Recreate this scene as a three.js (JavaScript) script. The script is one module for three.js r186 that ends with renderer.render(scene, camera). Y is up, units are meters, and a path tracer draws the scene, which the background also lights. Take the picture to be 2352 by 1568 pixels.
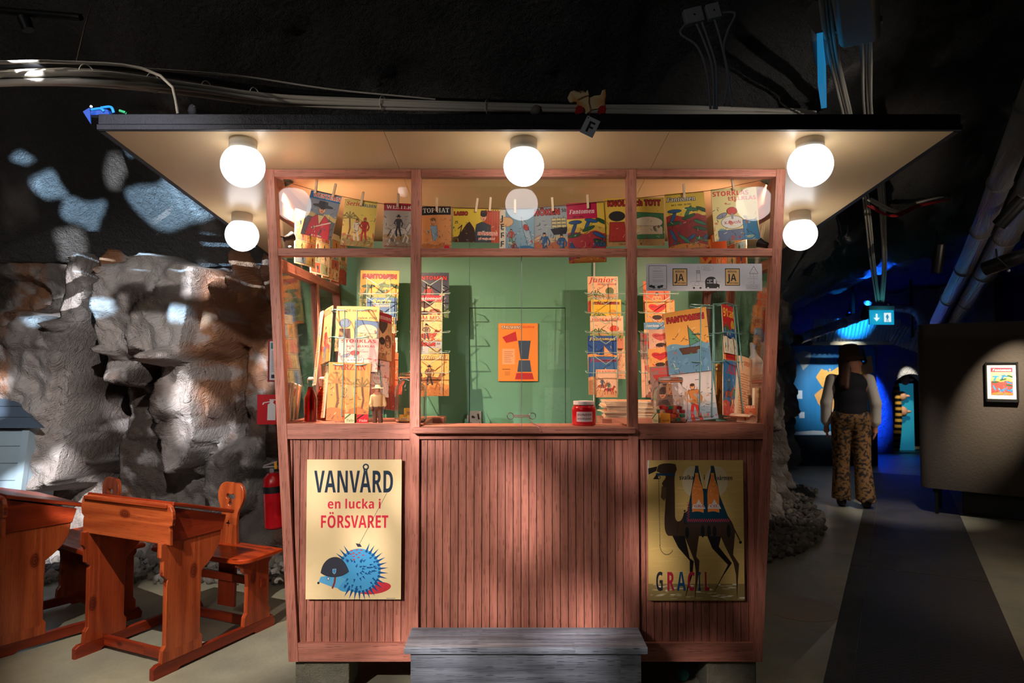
import * as THREE from 'three';
import { RoundedBoxGeometry } from 'three/addons/geometries/RoundedBoxGeometry.js';
import { mergeGeometries, mergeVertices, toCreasedNormals } from 'three/addons/utils/BufferGeometryUtils.js';
import { RectAreaLightUniformsLib } from 'three/addons/lights/RectAreaLightUniformsLib.js';

// ---------------------------------------------------------------- camera, exposure
RectAreaLightUniformsLib.init();
const scene = new THREE.Scene();
scene.background = new THREE.Color(0x000000);
const EYE = 1.48, FOCAL = 1568, TILT = Math.atan(61 / 1568);
const camera = new THREE.PerspectiveCamera(2 * Math.atan(784 / FOCAL) * 180 / Math.PI, 1.5, 0.05, 60);
camera.position.set(0, EYE, 0);
camera.rotation.x = TILT;
camera.focus = 3.15;
camera.userData.fStop = 4.2;
const renderer = new THREE.WebGLRenderer({ antialias: true });
renderer.toneMapping = THREE.LinearToneMapping;
renderer.toneMappingExposure = 1.0;
renderer.shadowMap.enabled = true;
renderer.shadowMap.type = THREE.PCFSoftShadowMap;

// ---------------------------------------------------------------- helpers
const V = (x, y, z) => new THREE.Vector3(x, y, z);
function rnd(seed) { let s = seed | 0; return () => { s = (s + 0x6d2b79f5) | 0; let t = Math.imul(s ^ (s >>> 15), 1 | s); t = (t + Math.imul(t ^ (t >>> 7), 61 | t)) ^ t; return ((t ^ (t >>> 14)) >>> 0) / 4294967296; }; }
const CT = Math.cos(TILT), ST = Math.sin(TILT);
// a measured image point at a known depth, as a point of the room
function at(px, py, d) { const u = (px - 1176) / FOCAL, v = (784 - py) / FOCAL, t = d / (CT - v * ST); return V(u * t, EYE + (v * CT + ST) * t, -d); }
function onFloor(px, py, y = 0) { const u = (px - 1176) / FOCAL, v = (784 - py) / FOCAL, t = (y - EYE) / (v * CT + ST); return V(u * t, y, -t * (CT - v * ST)); }
const used = {};
function numbered(n) { const k = (used[n] ?? -1) + 1; used[n] = k; return k ? n + '_' + String(k).padStart(3, '0') : n; }
function tag(o, label, category, group, kind) { o.userData.label = label; if (category) o.userData.category = category; if (group) o.userData.group = group; if (kind) o.userData.kind = kind; return o; }
function thing(name, label, category, pos, turn = 0, group) { const o = new THREE.Group(); o.name = numbered(name); scene.add(o); if (pos) o.position.copy(pos.isVector3 ? pos : V(...pos)); o.rotation.y = turn; return tag(o, label, category, group); }
function part(name, geo, mat, parent, label) { const m = new THREE.Mesh(Array.isArray(geo) ? join(geo) : geo, mat); m.name = name; m.castShadow = m.receiveShadow = true; parent.add(m); if (label) m.userData.label = label; return m; }
function solo(name, geo, mat, label, category, group) { const m = new THREE.Mesh(Array.isArray(geo) ? join(geo) : geo, mat); m.name = numbered(name); m.castShadow = m.receiveShadow = true; scene.add(m); return tag(m, label, category, group); }
function struct(name, geo, mat, label, category) { const m = solo(name, geo, mat, label, category); m.userData.kind = 'structure'; return m; }
function join(list) {
  const keep = ['position', 'normal', 'uv'];
  const gs = list.map((g) => { g = g.index ? g.toNonIndexed() : g; for (const k of Object.keys(g.attributes)) if (!keep.includes(k)) g.deleteAttribute(k); if (!g.attributes.uv) g.setAttribute('uv', new THREE.BufferAttribute(new Float32Array(g.attributes.position.count * 2), 2)); g.morphAttributes = {}; return g; });
  return mergeGeometries(gs);
}
function place(g, x = 0, y = 0, z = 0, rx = 0, ry = 0, rz = 0) { if (rx) g.rotateX(rx); if (ry) g.rotateY(ry); if (rz) g.rotateZ(rz); g.translate(x, y, z); return g; }
// uv in metres on any geometry: grain runs along axis g (0 x, 1 y, 2 z) and is mapped to v
function grainUV(geo, axis, r = woodR, su = 1, sv = 1) {
  geo = geo.index ? geo.toNonIndexed() : geo;
  const p = geo.attributes.position, n = p.count, uv = new Float32Array(n * 2), ou = r() * 7, ov = r() * 7, a = V(), b = V(), c = V();
  for (let i = 0; i < n; i += 3) {
    a.fromBufferAttribute(p, i); b.fromBufferAttribute(p, i + 1).sub(a); c.fromBufferAttribute(p, i + 2).sub(a); b.cross(c);
    const N = [Math.abs(b.x), Math.abs(b.y), Math.abs(b.z)]; let k = N.indexOf(Math.max(...N));
    let cross = [0, 1, 2].filter((q) => q !== axis && q !== k)[0]; let along = axis;
    if (k === axis) { [cross, along] = [0, 1, 2].filter((q) => q !== axis); }
    for (let j = 0; j < 3; j++) { const q = [p.getX(i + j), p.getY(i + j), p.getZ(i + j)]; uv[(i + j) * 2] = q[cross] * su + ou; uv[(i + j) * 2 + 1] = q[along] * sv * (k === axis ? 0.15 : 1) + ov; }
  }
  geo.setAttribute('uv', new THREE.BufferAttribute(uv, 2)); return geo;
}
// chamfered box, centre at x y z
function cbox(w, h, d, x = 0, y = 0, z = 0, b = 0.003) { const g = b > 0 ? new RoundedBoxGeometry(w, h, d, 1, Math.min(b, w / 2.01, h / 2.01, d / 2.01)) : new THREE.BoxGeometry(w, h, d); g.translate(x, y, z); return g; }
const woodR = rnd(77);
function plank(w, h, d, x, y, z, axis, b = 0.003) { return grainUV(cbox(w, h, d, x, y, z, b), axis, woodR); }
// a box bent to eight given corners: bottom ring then top ring, each (x,z) counter-clockwise seen from above
function hexa(c) {
  const q = [[0, 1, 5, 4], [1, 2, 6, 5], [2, 3, 7, 6], [3, 0, 4, 7], [4, 5, 6, 7], [3, 2, 1, 0]], pos = [];
  for (const [a, b, d, e] of q) for (const k of [a, b, d, a, d, e]) pos.push(...c[k]);
  const g = new THREE.BufferGeometry(); g.setAttribute('position', new THREE.Float32BufferAttribute(pos, 3)); g.computeVertexNormals(); return g;
}
function tube(pts, r, seg = 24, rad = 6, closed = false) { return new THREE.TubeGeometry(new THREE.CatmullRomCurve3(pts.map((p) => p.isVector3 ? p : V(...p)), closed, 'centripetal'), seg, r, rad, closed); }
function bar(a, b, r, rad = 6) { a = a.isVector3 ? a : V(...a); b = b.isVector3 ? b : V(...b); return new THREE.TubeGeometry(new THREE.LineCurve3(a, b), 1, r, rad, false); }
function wire(pts, r, closed = false, rad = 5) { const P = pts.map((p) => p.isVector3 ? p : V(...p)), out = []; for (let i = 0; i + 1 < P.length + (closed ? 1 : 0); i++) out.push(bar(P[i], P[(i + 1) % P.length], r, rad)); for (const p of P) { const s = new THREE.IcosahedronGeometry(r, 0); s.translate(p.x, p.y, p.z); out.push(s); } return join(out); }
function lathe(pts, n = 24) { return new THREE.LatheGeometry(pts.map(([x, y]) => new THREE.Vector2(x, y)), n); }
function shape2(pts) { const s = new THREE.Shape(); pts.forEach(([x, y], i) => (i ? s.lineTo(x, y) : s.moveTo(x, y))); return s; }
function extr(s, depth, bevel = 0) { return new THREE.ExtrudeGeometry(s, { depth: depth - 2 * bevel, bevelEnabled: bevel > 0, bevelSize: bevel, bevelThickness: bevel, bevelSegments: 1, curveSegments: 14 }).translate(0, 0, bevel); }

// value noise
const NT = (() => { const r = rnd(1234), a = new Float32Array(65536); for (let i = 0; i < 65536; i++) a[i] = r(); return a; })();
const hsh = (x, y, z) => NT[(Math.imul(x, 374761393) + Math.imul(y, 668265263) + Math.imul(z, 2147483647 ^ 91723) >>> 5 ^ Math.imul(x + 57 * y + 131 * z, 2654435761) >>> 11) & 65535];
const sm = (t) => t * t * t * (t * (t * 6 - 15) + 10);
function vn(x, y, z = 0) {
  const X = Math.floor(x), Y = Math.floor(y), Z = Math.floor(z), a = sm(x - X), b = sm(y - Y), c = sm(z - Z), L = (p, q, t) => p + (q - p) * t;
  return L(L(L(hsh(X, Y, Z), hsh(X + 1, Y, Z), a), L(hsh(X, Y + 1, Z), hsh(X + 1, Y + 1, Z), a), b), L(L(hsh(X, Y, Z + 1), hsh(X + 1, Y, Z + 1), a), L(hsh(X, Y + 1, Z + 1), hsh(X + 1, Y + 1, Z + 1), a), b), c);
}
function fbm(x, y, z = 0, o = 4) { let s = 0, a = 0.5, n = 0; for (let i = 0; i < o; i++) { s += a * vn(x, y, z); n += a; a *= 0.5; x = x * 2.03 + 11.3; y = y * 2.03 + 5.7; z = z * 2.03 + 3.1; } return s / n; }
// periodic 2D value noise for textures
function pn(x, y, per, seed = 0) { const X = Math.floor(x), Y = Math.floor(y), a = sm(x - X), b = sm(y - Y), m = (k) => ((k % per) + per) % per, L = (p, q, t) => p + (q - p) * t; return L(L(hsh(m(X), m(Y), seed), hsh(m(X + 1), m(Y), seed), a), L(hsh(m(X), m(Y + 1), seed), hsh(m(X + 1), m(Y + 1), seed), a), b); }
const clamp = (x, a = 0, b = 1) => Math.min(b, Math.max(a, x)), lerp = (a, b, t) => a + (b - a) * t, sstep = (a, b, x) => { const t = clamp((x - a) / (b - a)); return t * t * (3 - 2 * t); };
function dataTex(n, m, fn, srgb) {
  const d = new Uint8Array(n * m * 4);
  for (let j = 0; j < m; j++) for (let i = 0; i < n; i++) { const c = fn(i / n, j / m, i, j), o = (j * n + i) * 4; d[o] = clamp(c[0]) * 255; d[o + 1] = clamp(c[1]) * 255; d[o + 2] = clamp(c[2]) * 255; d[o + 3] = 255; }
  const t = new THREE.DataTexture(d, n, m); t.wrapS = t.wrapT = THREE.RepeatWrapping; t.magFilter = THREE.LinearFilter; t.minFilter = THREE.LinearMipmapLinearFilter; t.generateMipmaps = true; if (srgb) t.colorSpace = THREE.SRGBColorSpace; t.needsUpdate = true; return t;
}
function canvasTex(w, h, draw) { const c = document.createElement('canvas'); c.width = w; c.height = h; const x = c.getContext('2d'); draw(x, w, h); const t = new THREE.CanvasTexture(c); t.colorSpace = THREE.SRGBColorSpace; t.anisotropy = 8; return t; }
function rep(t, u, v) { const k = t.clone(); k.repeat.set(u, v); k.needsUpdate = true; return k; }
const std = (o) => new THREE.MeshStandardMaterial(o), phy = (o) => new THREE.MeshPhysicalMaterial(o);
const hex = (h) => { const c = new THREE.Color(h); return c; };

// ---------------------------------------------------------------- textures and materials
function woodMaps(seed, dark, light, rings, pore, n = 512, m = 1024, knots = false) {
  const kr = rnd(seed), KN = knots ? Array.from({ length: 2 }, () => [kr(), kr(), 0.02 + 0.025 * kr()]) : [];
  // u spans 0.25 m across the grain, v spans 1 m along it
  const f = (u, v) => {
    const warp = pn(u * 4, v * 2, 4, seed) * 0.35 + pn(u * 8, v * 4, 8, seed + 1) * 0.12;
    const ring = 0.5 + 0.5 * Math.sin((u * rings + warp * 3.2) * Math.PI * 2);
    const fine = pn(u * 64, v * 4, 64, seed + 2) * 0.6 + pn(u * 128, v * 16, 128, seed + 3) * 0.4;
    const p = pn(u * 128, v * 24, 128, seed + 4); const por = p > 0.72 ? (p - 0.72) * 3.4 * pore : 0;
    return { k: clamp(0.2 + 0.4 * ring + 0.4 * fine) , por, tone: pn(u * 2, v * 2, 2, seed + 5) };
  };
  return {
    map: dataTex(n, m, (u, v) => { const { k, por, tone } = f(u, v); let t = clamp(k * 0.8 + tone * 0.3 - por * 0.9), kd = 0; for (const [a, b, r] of KN) { const d = Math.hypot(Math.min(Math.abs(u - a), 1 - Math.abs(u - a)) * 0.25, Math.min(Math.abs(v - b), 1 - Math.abs(v - b)) * 0.55) / (r * 0.5); kd = Math.max(kd, d < 1 ? 0.75 + 0.25 * Math.sin(d * 14) : d < 1.5 ? 0.35 * (1.5 - d) * 2 : 0); } return [0, 1, 2].map((c) => lerp(dark[c], light[c], t) * (1 - kd * [0.45, 0.6, 0.6][c])); }, true),
    bump: dataTex(n, m, (u, v) => { const { k, por } = f(u, v); const t = clamp(0.6 + 0.25 * k - por * 0.8); return [t, t, t]; }),
  };
}
const oakT = woodMaps(10, [0.56, 0.34, 0.28], [0.80, 0.53, 0.45], 5, 1.0);
const oakMat = (mul) => std({ map: rep(oakT.map, 4, 1), bumpMap: rep(oakT.bump, 4, 1), bumpScale: 0.0008, roughness: 0.48, color: new THREE.Color().setRGB(mul, mul * 0.97, mul * 0.95) });
const OAKS = [oakMat(0.9), oakMat(0.82), oakMat(0.96), oakMat(0.86), oakMat(0.77)];
const pineT = woodMaps(40, [0.50, 0.18, 0.07], [0.86, 0.43, 0.20], 3, 0.35, 512, 1024, true);
const pineMat = (r, g, b, ro = 0.3) => std({ map: rep(pineT.map, 4, 1), bumpMap: rep(pineT.bump, 4, 1), bumpScale: 0.0005, roughness: ro, color: new THREE.Color().setRGB(r, g, b) });
const PINE = pineMat(0.8, 0.8, 1.0), PINE2 = pineMat(0.6, 0.47, 0.56), PINER = pineMat(0.45, 0.26, 0.32);
const greyT = woodMaps(60, [0.36, 0.39, 0.44], [0.68, 0.72, 0.78], 4, 1.2);
const GREYS = [1, 0.85, 0.92].map((k) => std({ map: rep(greyT.map, 4, 1), bumpMap: rep(greyT.bump, 4, 1), bumpScale: 0.001, roughness: 0.6, color: new THREE.Color().setRGB(k, k, k) }));
const paintT = dataTex(512, 512, (u, v) => { const a = pn(u * 8, v * 8, 8, 3), b = pn(u * 32, v * 32, 32, 4), c = pn(u * 128, v * 128, 128, 5), t = 0.5 + (a - 0.5) * 0.3 + (b - 0.5) * 0.3 + (c - 0.5) * 0.3; return [t, t, t]; });
const paint = (color, rough = 0.5, bump = 0.0006, more = {}) => std({ color: hex(color), roughness: rough, bumpMap: bump ? rep(paintT, 2, 2) : null, bumpScale: bump, ...more });
const grainT = dataTex(1024, 1024, (u, v) => { const a = pn(u * 16, v * 16, 16, 8), b = pn(u * 64, v * 64, 64, 9), c = pn(u * 200, v * 200, 200, 10), t = 0.45 * a + 0.35 * b + 0.2 * c; return [t, t, t]; });
const plastic = (color, rough = 0.35, more = {}) => std({ color: hex(color), roughness: rough, ...more });
const metal = (color, rough = 0.35) => std({ color: hex(color), roughness: rough, metalness: 0.9 });
const GLASS = phy({ color: 0xffffff, transmission: 1, thickness: 0, roughness: 0, ior: 1.5, specularIntensity: 1 });
const BLACK = plastic(0x0b0b0c, 0.5), WHITE = plastic(0xd8d6d0, 0.5), STEEL = metal(0xb9bcc0, 0.3), DARKMETAL = std({ color: hex(0x18191b), roughness: 0.45, metalness: 0.4 });

// ================================================================ the cave
const rockPath = new THREE.CatmullRomCurve3([[-7, -2.6], [-5.6, -4.5], [-4.0, -5.25], [-2.5, -5.4], [-1, -5.4], [0.6, -5.45], [1.55, -5.55], [2.15, -6.05], [2.55, -6.8], [2.9, -7.8], [3.5, -9.0], [4.0, -10.2], [4.1, -10.7]].map(([x, z]) => V(x, 0, z)), false, 'centripetal');
const PATHN = 300, pathP = rockPath.getSpacedPoints(PATHN), pathL = rockPath.getLength();
const pathNrm = pathP.map((p, i) => { const a = pathP[Math.max(0, i - 1)], b = pathP[Math.min(PATHN, i + 1)], t = b.clone().sub(a).normalize(); return V(-t.z, 0, t.x); });
pathNrm.forEach((n) => { if (n.z < 0 && n.x < 0.3) n.negate(); });
for (let i = 1; i <= PATHN; i++) if (pathNrm[i].dot(pathNrm[i - 1]) < 0) pathNrm[i].negate();
// large forms of the rock face: x, y, half width, half height, how far it stands out, mineral (p pale crust, d dark brown, o rust)
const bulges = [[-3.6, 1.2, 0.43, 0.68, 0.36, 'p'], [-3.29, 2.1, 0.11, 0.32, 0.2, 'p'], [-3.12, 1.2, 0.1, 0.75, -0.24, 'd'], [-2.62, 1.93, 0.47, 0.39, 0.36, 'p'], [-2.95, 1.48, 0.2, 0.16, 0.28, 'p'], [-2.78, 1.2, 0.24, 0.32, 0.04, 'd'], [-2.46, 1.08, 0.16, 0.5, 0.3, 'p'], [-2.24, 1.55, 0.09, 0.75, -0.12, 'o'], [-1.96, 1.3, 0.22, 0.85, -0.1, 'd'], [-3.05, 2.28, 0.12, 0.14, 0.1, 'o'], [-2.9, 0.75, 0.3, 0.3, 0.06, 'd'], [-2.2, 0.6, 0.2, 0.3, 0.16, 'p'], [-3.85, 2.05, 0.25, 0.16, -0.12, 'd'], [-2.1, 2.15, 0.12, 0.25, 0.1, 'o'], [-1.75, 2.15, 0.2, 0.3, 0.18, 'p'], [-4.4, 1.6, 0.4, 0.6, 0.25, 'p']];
const cellsAt = (gx, gy) => { const r = (k) => hsh(gx, gy, 40 + k); return [gx + 0.15 + 0.7 * r(0), gy + 0.15 + 0.7 * r(1), (r(2) - 0.5) * 0.34, (r(3) - 0.5) * 0.85, (r(4) - 0.5) * 0.8, r(5)]; };
function facet(s, y) {
  const ws = s + (fbm(s * 1.7, y * 1.7, 2.2, 3) - 0.5) * 0.5, wy = y + (fbm(s * 1.7, y * 1.7, 7.7, 3) - 0.5) * 0.4;
  const u = ws / 0.5, v = wy / 0.92, X = Math.floor(u), Y = Math.floor(v); let best = 9, second = 9, c = null;
  for (let i = -1; i < 2; i++) for (let j = -1; j < 2; j++) { const q = cellsAt(X + i, Y + j), d = Math.hypot(u - q[0], v - q[1]); if (d < best) { second = best; best = d; c = q; } else if (d < second) second = d; }
  const edge = second - best;
  return { h: c[2] + c[3] * (u - c[0]) * 0.5 + c[4] * (v - c[1]) * 0.5 - 0.1 * (1 - sstep(0, 0.11, edge)), id: c[5] };
}
const RS = 780, RY = 118, RTOP = 2.95;
{
  const pos = new Float32Array((RS + 1) * (RY + 1) * 3), col = new Float32Array((RS + 1) * (RY + 1) * 3), uv = new Float32Array((RS + 1) * (RY + 1) * 2), idx = [];
  for (let i = 0; i <= RS; i++) {
    const f = i / RS * PATHN, k = Math.min(PATHN - 1, Math.floor(f)), t = f - k, b = pathP[k].clone().lerp(pathP[k + 1], t), n = pathNrm[k].clone().lerp(pathNrm[k + 1], t).normalize(), s = i / RS * pathL;
    for (let j = 0; j <= RY; j++) {
      const y = -0.05 + j / RY * (RTOP + 0.05), o = (i * (RY + 1) + j) * 3, fc = facet(s, y);
      const hand = b.z > -5.6 && b.x < -1.2 ? 0.22 : 1;
      let h = fc.h * hand + (fbm(s * 3, y * 3, 1, 4) - 0.5) * 0.16 + (fbm(s * 11, y * 11, 5, 4) - 0.5) * 0.1 + (b.x > 1.2 ? 0.1 : 0.22) * (1 - sstep(0, 0.5, y)), pale = 0, dirt = 0, rust = 0;
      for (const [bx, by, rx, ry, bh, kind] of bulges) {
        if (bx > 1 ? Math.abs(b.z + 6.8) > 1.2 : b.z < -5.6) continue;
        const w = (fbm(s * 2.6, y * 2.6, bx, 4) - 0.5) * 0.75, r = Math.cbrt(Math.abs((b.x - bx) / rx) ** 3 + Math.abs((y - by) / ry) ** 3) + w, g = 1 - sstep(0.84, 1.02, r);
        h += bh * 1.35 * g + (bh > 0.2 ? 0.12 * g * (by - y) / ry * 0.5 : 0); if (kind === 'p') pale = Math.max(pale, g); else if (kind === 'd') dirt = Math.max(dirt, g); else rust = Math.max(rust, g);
      }
      pos[o] = b.x + n.x * h; pos[o + 1] = y + (fbm(s * 5, y * 5, 9, 2) - 0.5) * 0.06; pos[o + 2] = b.z + n.z * h;
      // mineral colours: pale lime crust, grey granite, rust streaks, dark stains
      const mott = fbm(s * 6, y * 6, 3, 4), streak = fbm(s * 3.4, y * 0.7, 13, 3), stain = fbm(s * 1.3, y * 1.1, 21, 3);
      let c = [0.24, 0.20, 0.175].map((q) => q * (0.6 + 0.8 * mott) * (0.75 + 0.5 * fc.id));
      const mixTo = (d, w) => { w = clamp(w); c = c.map((q, m) => lerp(q, d[m], w)); };
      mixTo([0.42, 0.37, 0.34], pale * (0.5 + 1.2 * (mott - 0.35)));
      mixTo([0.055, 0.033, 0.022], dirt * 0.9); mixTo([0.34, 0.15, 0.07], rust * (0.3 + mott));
      mixTo([0.30, 0.13, 0.06], sstep(0.52, 0.66, streak) * 0.85);
      mixTo([0.05, 0.045, 0.042], sstep(0.55, 0.72, stain) * 0.7);
      mixTo([0.4, 0.37, 0.35], sstep(0.56, 0.7, fbm(s * 9, y * 9, 30, 4)) * 0.7);
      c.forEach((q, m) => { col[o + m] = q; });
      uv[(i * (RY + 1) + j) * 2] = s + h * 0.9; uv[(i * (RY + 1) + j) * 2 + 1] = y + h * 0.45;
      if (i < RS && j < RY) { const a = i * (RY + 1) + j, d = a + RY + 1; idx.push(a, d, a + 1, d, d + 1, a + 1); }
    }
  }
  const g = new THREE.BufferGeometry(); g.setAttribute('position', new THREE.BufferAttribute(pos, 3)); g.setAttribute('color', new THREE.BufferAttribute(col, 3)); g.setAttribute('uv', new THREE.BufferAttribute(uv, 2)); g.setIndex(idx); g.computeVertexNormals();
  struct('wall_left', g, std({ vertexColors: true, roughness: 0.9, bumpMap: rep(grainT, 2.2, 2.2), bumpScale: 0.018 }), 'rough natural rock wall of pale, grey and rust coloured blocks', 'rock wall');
}
// sprayed concrete vault, painted almost black
{
  const x0 = -7.6, x1 = 8.6, z0 = -12.9, z1 = 4.2, NX = 300, NZ = 310, pos = [], uv = [], idx = [], col = [];
  for (let i = 0; i <= NX; i++) for (let j = 0; j <= NZ; j++) {
    const x = lerp(x0, x1, i / NX), z = lerp(z0, z1, j / NZ); let best = 1e9, bk = 0;
    for (let k = 0; k <= PATHN; k += 3) { const d = (pathP[k].x - x) ** 2 + (pathP[k].z - z) ** 2; if (d < best) { best = d; bk = k; } }
    const sgn = (x - pathP[bk].x) * pathNrm[bk].x + (z - pathP[bk].z) * pathNrm[bk].z, d = Math.sqrt(best) * Math.sign(sgn);
    const high = lerp(1.75, 0.62, sstep(-5.5, -8.0, z)), n = (fbm(x * 0.9, z * 0.9, 4, 4) - 0.5) * 0.55 + (fbm(x * 3, z * 3, 8, 4) - 0.5) * 0.2 + (fbm(x * 8, z * 8, 18, 3) - 0.5) * 0.09;
    const y = 2.34 + high * (1 - Math.exp(-Math.max(0, d - 0.12) / 0.8)) + n * sstep(0, 0.4, d) - Math.max(0, -d) * 0.1 - 0.05 * sstep(0.3, 0, Math.abs(d - 0.1));
    pos.push(x, y, z); uv.push(x, z + y);
    const m = fbm(x * 2, z * 2, 14, 4), k = 0.06 + 0.09 * m * m + 0.25 * sstep(0.72, 0.8, fbm(x * 2.2 + 3, z * 2.2, 44, 5)); col.push(k * 1.02, k, k * 0.98);
    if (i < NX && j < NZ) { const a = i * (NZ + 1) + j, b = a + NZ + 1; idx.push(a, b, a + 1, b, b + 1, a + 1); }
  }
  const g = new THREE.BufferGeometry(); g.setAttribute('position', new THREE.Float32BufferAttribute(pos, 3)); g.setAttribute('color', new THREE.Float32BufferAttribute(col, 3)); g.setAttribute('uv', new THREE.Float32BufferAttribute(uv, 2)); g.setIndex(idx); g.computeVertexNormals();
  struct('ceiling', g, std({ vertexColors: true, roughness: 0.85, bumpMap: rep(grainT, 2, 2), bumpScale: 0.045 }), 'dark painted sprayed concrete vault of the cave', 'ceiling');
}
const floorT = dataTex(1024, 1024, (u, v) => { const a = pn(u * 4, v * 4, 4, 31), b = pn(u * 16, v * 16, 16, 32), c = pn(u * 64, v * 64, 64, 33), d = pn(u * 300, v * 300, 300, 34), t = 0.55 + (a - 0.5) * 0.5 + (b - 0.5) * 0.3 + (c - 0.5) * 0.16 + (d - 0.5) * 0.08; const st = pn(u * 9, v * 9, 9, 35); return [lerp(0.46, 0.68, t) - 0.05 * st, lerp(0.45, 0.65, t) - 0.03 * st, lerp(0.38, 0.54, t)]; }, true);
const CONC = std({ map: rep(floorT, 1, 1), roughness: 0.42, bumpMap: rep(grainT, 3, 3), bumpScale: 0.0015 });
{ const g = new THREE.BoxGeometry(16.4, 0.3, 17.4); g.translate(0.5, -0.15, -4.3); const p = g.attributes.position, uv = g.attributes.uv; for (let i = 0; i < p.count; i++) uv.setXY(i, p.getX(i) / 3.1, p.getZ(i) / 3.1); struct('floor', g, CONC, 'worn beige green concrete floor', 'floor'); }
const DARKWALL = std({ color: hex(0x2a2624), roughness: 0.85, bumpMap: rep(grainT, 4, 3), bumpScale: 0.01 });
struct('wall_right', cbox(0.3, 4.6, 17.4, 8.55, 2.3, -4.3, 0), DARKWALL, 'dark side wall of the hall', 'wall');
struct('wall_side', cbox(0.3, 4.6, 9, -7.5, 2.3, -0.3, 0), DARKWALL, 'dark far side wall of the hall', 'wall');
struct('wall_front', cbox(16.4, 4.6, 0.3, 0.5, 2.3, 3.15, 0), std({ color: hex(0x55504a), roughness: 0.85 }), 'grey exhibition wall facing the kiosk', 'wall');
// loose stones along the foot of the rock
{
  const r = rnd(5), g = new THREE.IcosahedronGeometry(1, 1), p = g.attributes.position; for (let i = 0; i < p.count; i++) { const k = 0.75 + 0.5 * vn(p.getX(i) * 1.6 + 5, p.getY(i) * 1.6, p.getZ(i) * 1.6); p.setXYZ(i, p.getX(i) * k, p.getY(i) * k * 0.7, p.getZ(i) * k); } g.computeVertexNormals();
  const N = 5200, im = new THREE.InstancedMesh(g, std({ roughness: 0.9, color: 0xffffff, bumpMap: rep(grainT, 1, 1), bumpScale: 0.004 }), N), m = new THREE.Matrix4(), q = new THREE.Quaternion(), c = new THREE.Color();
  for (let i = 0; i < N; i++) {
    const k = 20 + r() * 235, f = Math.floor(k), b = pathP[f], n = pathNrm[f], w = 0.05 + Math.pow(r(), 0.9) * (b.x > 1.2 ? 0.42 : 0.62), s = 0.012 + r() * r() * 0.03;
    q.setFromEuler(new THREE.Euler(r() * 6, r() * 6, r() * 6));
    m.compose(V(b.x + n.x * w + (r() - 0.5) * 0.06, 0.01 + Math.max(0, 0.55 - w) * 0.2 * r() + s * 0.3, b.z + n.z * w + (r() - 0.5) * 0.06), q, V(s, s, s)); im.setMatrixAt(i, m);
    const t = 0.1 + r() * 0.22; im.setColorAt(i, c.setRGB(t, t * (0.86 + r() * 0.1), t * (0.74 + r() * 0.14)));
  }
  im.name = 'gravel'; im.castShadow = im.receiveShadow = true; scene.add(im); tag(im, 'loose brown gravel along the foot of the rock wall', 'gravel', null, 'stuff');
}

// ---------------------------------------------------------------- lamps of the hall
const HOUSING = std({ color: hex(0x141416), roughness: 0.4, metalness: 0.3, side: THREE.DoubleSide });
function blobShape(cx, cy, r, seed) { const p = new THREE.Path(), R = rnd(seed), n = 9, k = Array.from({ length: n }, () => 0.5 + 0.68 * R()), pts = []; for (let i = 0; i < n; i++) { const a = -i / n * Math.PI * 2; pts.push(new THREE.Vector2(cx + Math.cos(a) * r * k[i] * 1.25, cy + Math.sin(a) * r * k[i] * 0.8)); } p.moveTo(pts[0].x, pts[0].y); p.splineThru([...pts.slice(1), pts[0]]); return p; }
// a track spotlight: housing, yoke, bulb, and (if it throws a pattern) a steel plate with cut-out blobs
function spotLamp(label, pos, target, color, intensity, deg, opt = {}) {
  const g = thing('track_spotlight', label, 'spotlight', pos); const d = V(...target).sub(g.position).normalize();
  g.quaternion.setFromUnitVectors(V(0, 0, 1), d);
  const R = opt.r ?? 0.05, len = opt.len ?? 0.2;
  part('housing', place(lathe([[R * 0.3, -0.07], [R, -0.06], [R, len], [R - 0.004, len], [R - 0.004, -0.055], [R * 0.3, -0.065]], 24), 0, 0, 0, Math.PI / 2), HOUSING, g);
  { const up = V(0, 1, 0).applyQuaternion(g.quaternion.clone().invert()), side = V(up.x, up.y, 0); if (side.length() < 0.05) side.set(0, 1, 0); side.normalize().multiplyScalar(R + 0.001); side.z = -0.03; part('yoke', bar(side, side.clone().addScaledVector(up, 0.15), 0.007), HOUSING, g); }
  const bulb = part('bulb', new THREE.SphereGeometry(0.008, 12, 8), std({ color: 0xffffff, emissive: new THREE.Color(...color), emissiveIntensity: opt.glow ?? 1 }), g);
  const L = new THREE.SpotLight(new THREE.Color().setRGB(...color), intensity, 0, deg * Math.PI / 180, opt.pen ?? 0.4, 2);
  L.name = 'spot'; L.position.set(0, 0, 0); L.castShadow = true; L.shadow.radius = opt.soft ?? 0.6; L.shadow.mapSize.set(1024, 1024); L.shadow.camera.near = 0.02; g.add(L);
  const T = new THREE.Object3D(); T.position.set(0, 0, 1); g.add(T); L.target = T;
  if (opt.gobo) {
    const s = new THREE.Shape(); s.absarc(0, 0, R - 0.003, 0, Math.PI * 2, false); for (const [x, y, r, sd] of opt.gobo) s.holes.push(blobShape(x * R, y * R, r * R, sd));
    part('pattern_plate', place(new THREE.ExtrudeGeometry(s, { depth: 0.0008, bevelEnabled: false, curveSegments: 3 }), 0, 0, len - 0.03), DARKMETAL, g);
  }
  return g;
}

// ================================================================ the kiosk
const KX = 0.06, ZF = -3.1, ZB = -4.25, YB = 0.17;
const hw = (y) => 1.057 + (y - YB) * 0.0631, ysoff = (z) => 2.701 + 0.099 * z;
const kiosk = thing('kiosk', 'oak framed comic kiosk with flared sides, glass windows and wide flat roof', 'kiosk', [KX, 0, 0]);
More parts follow.
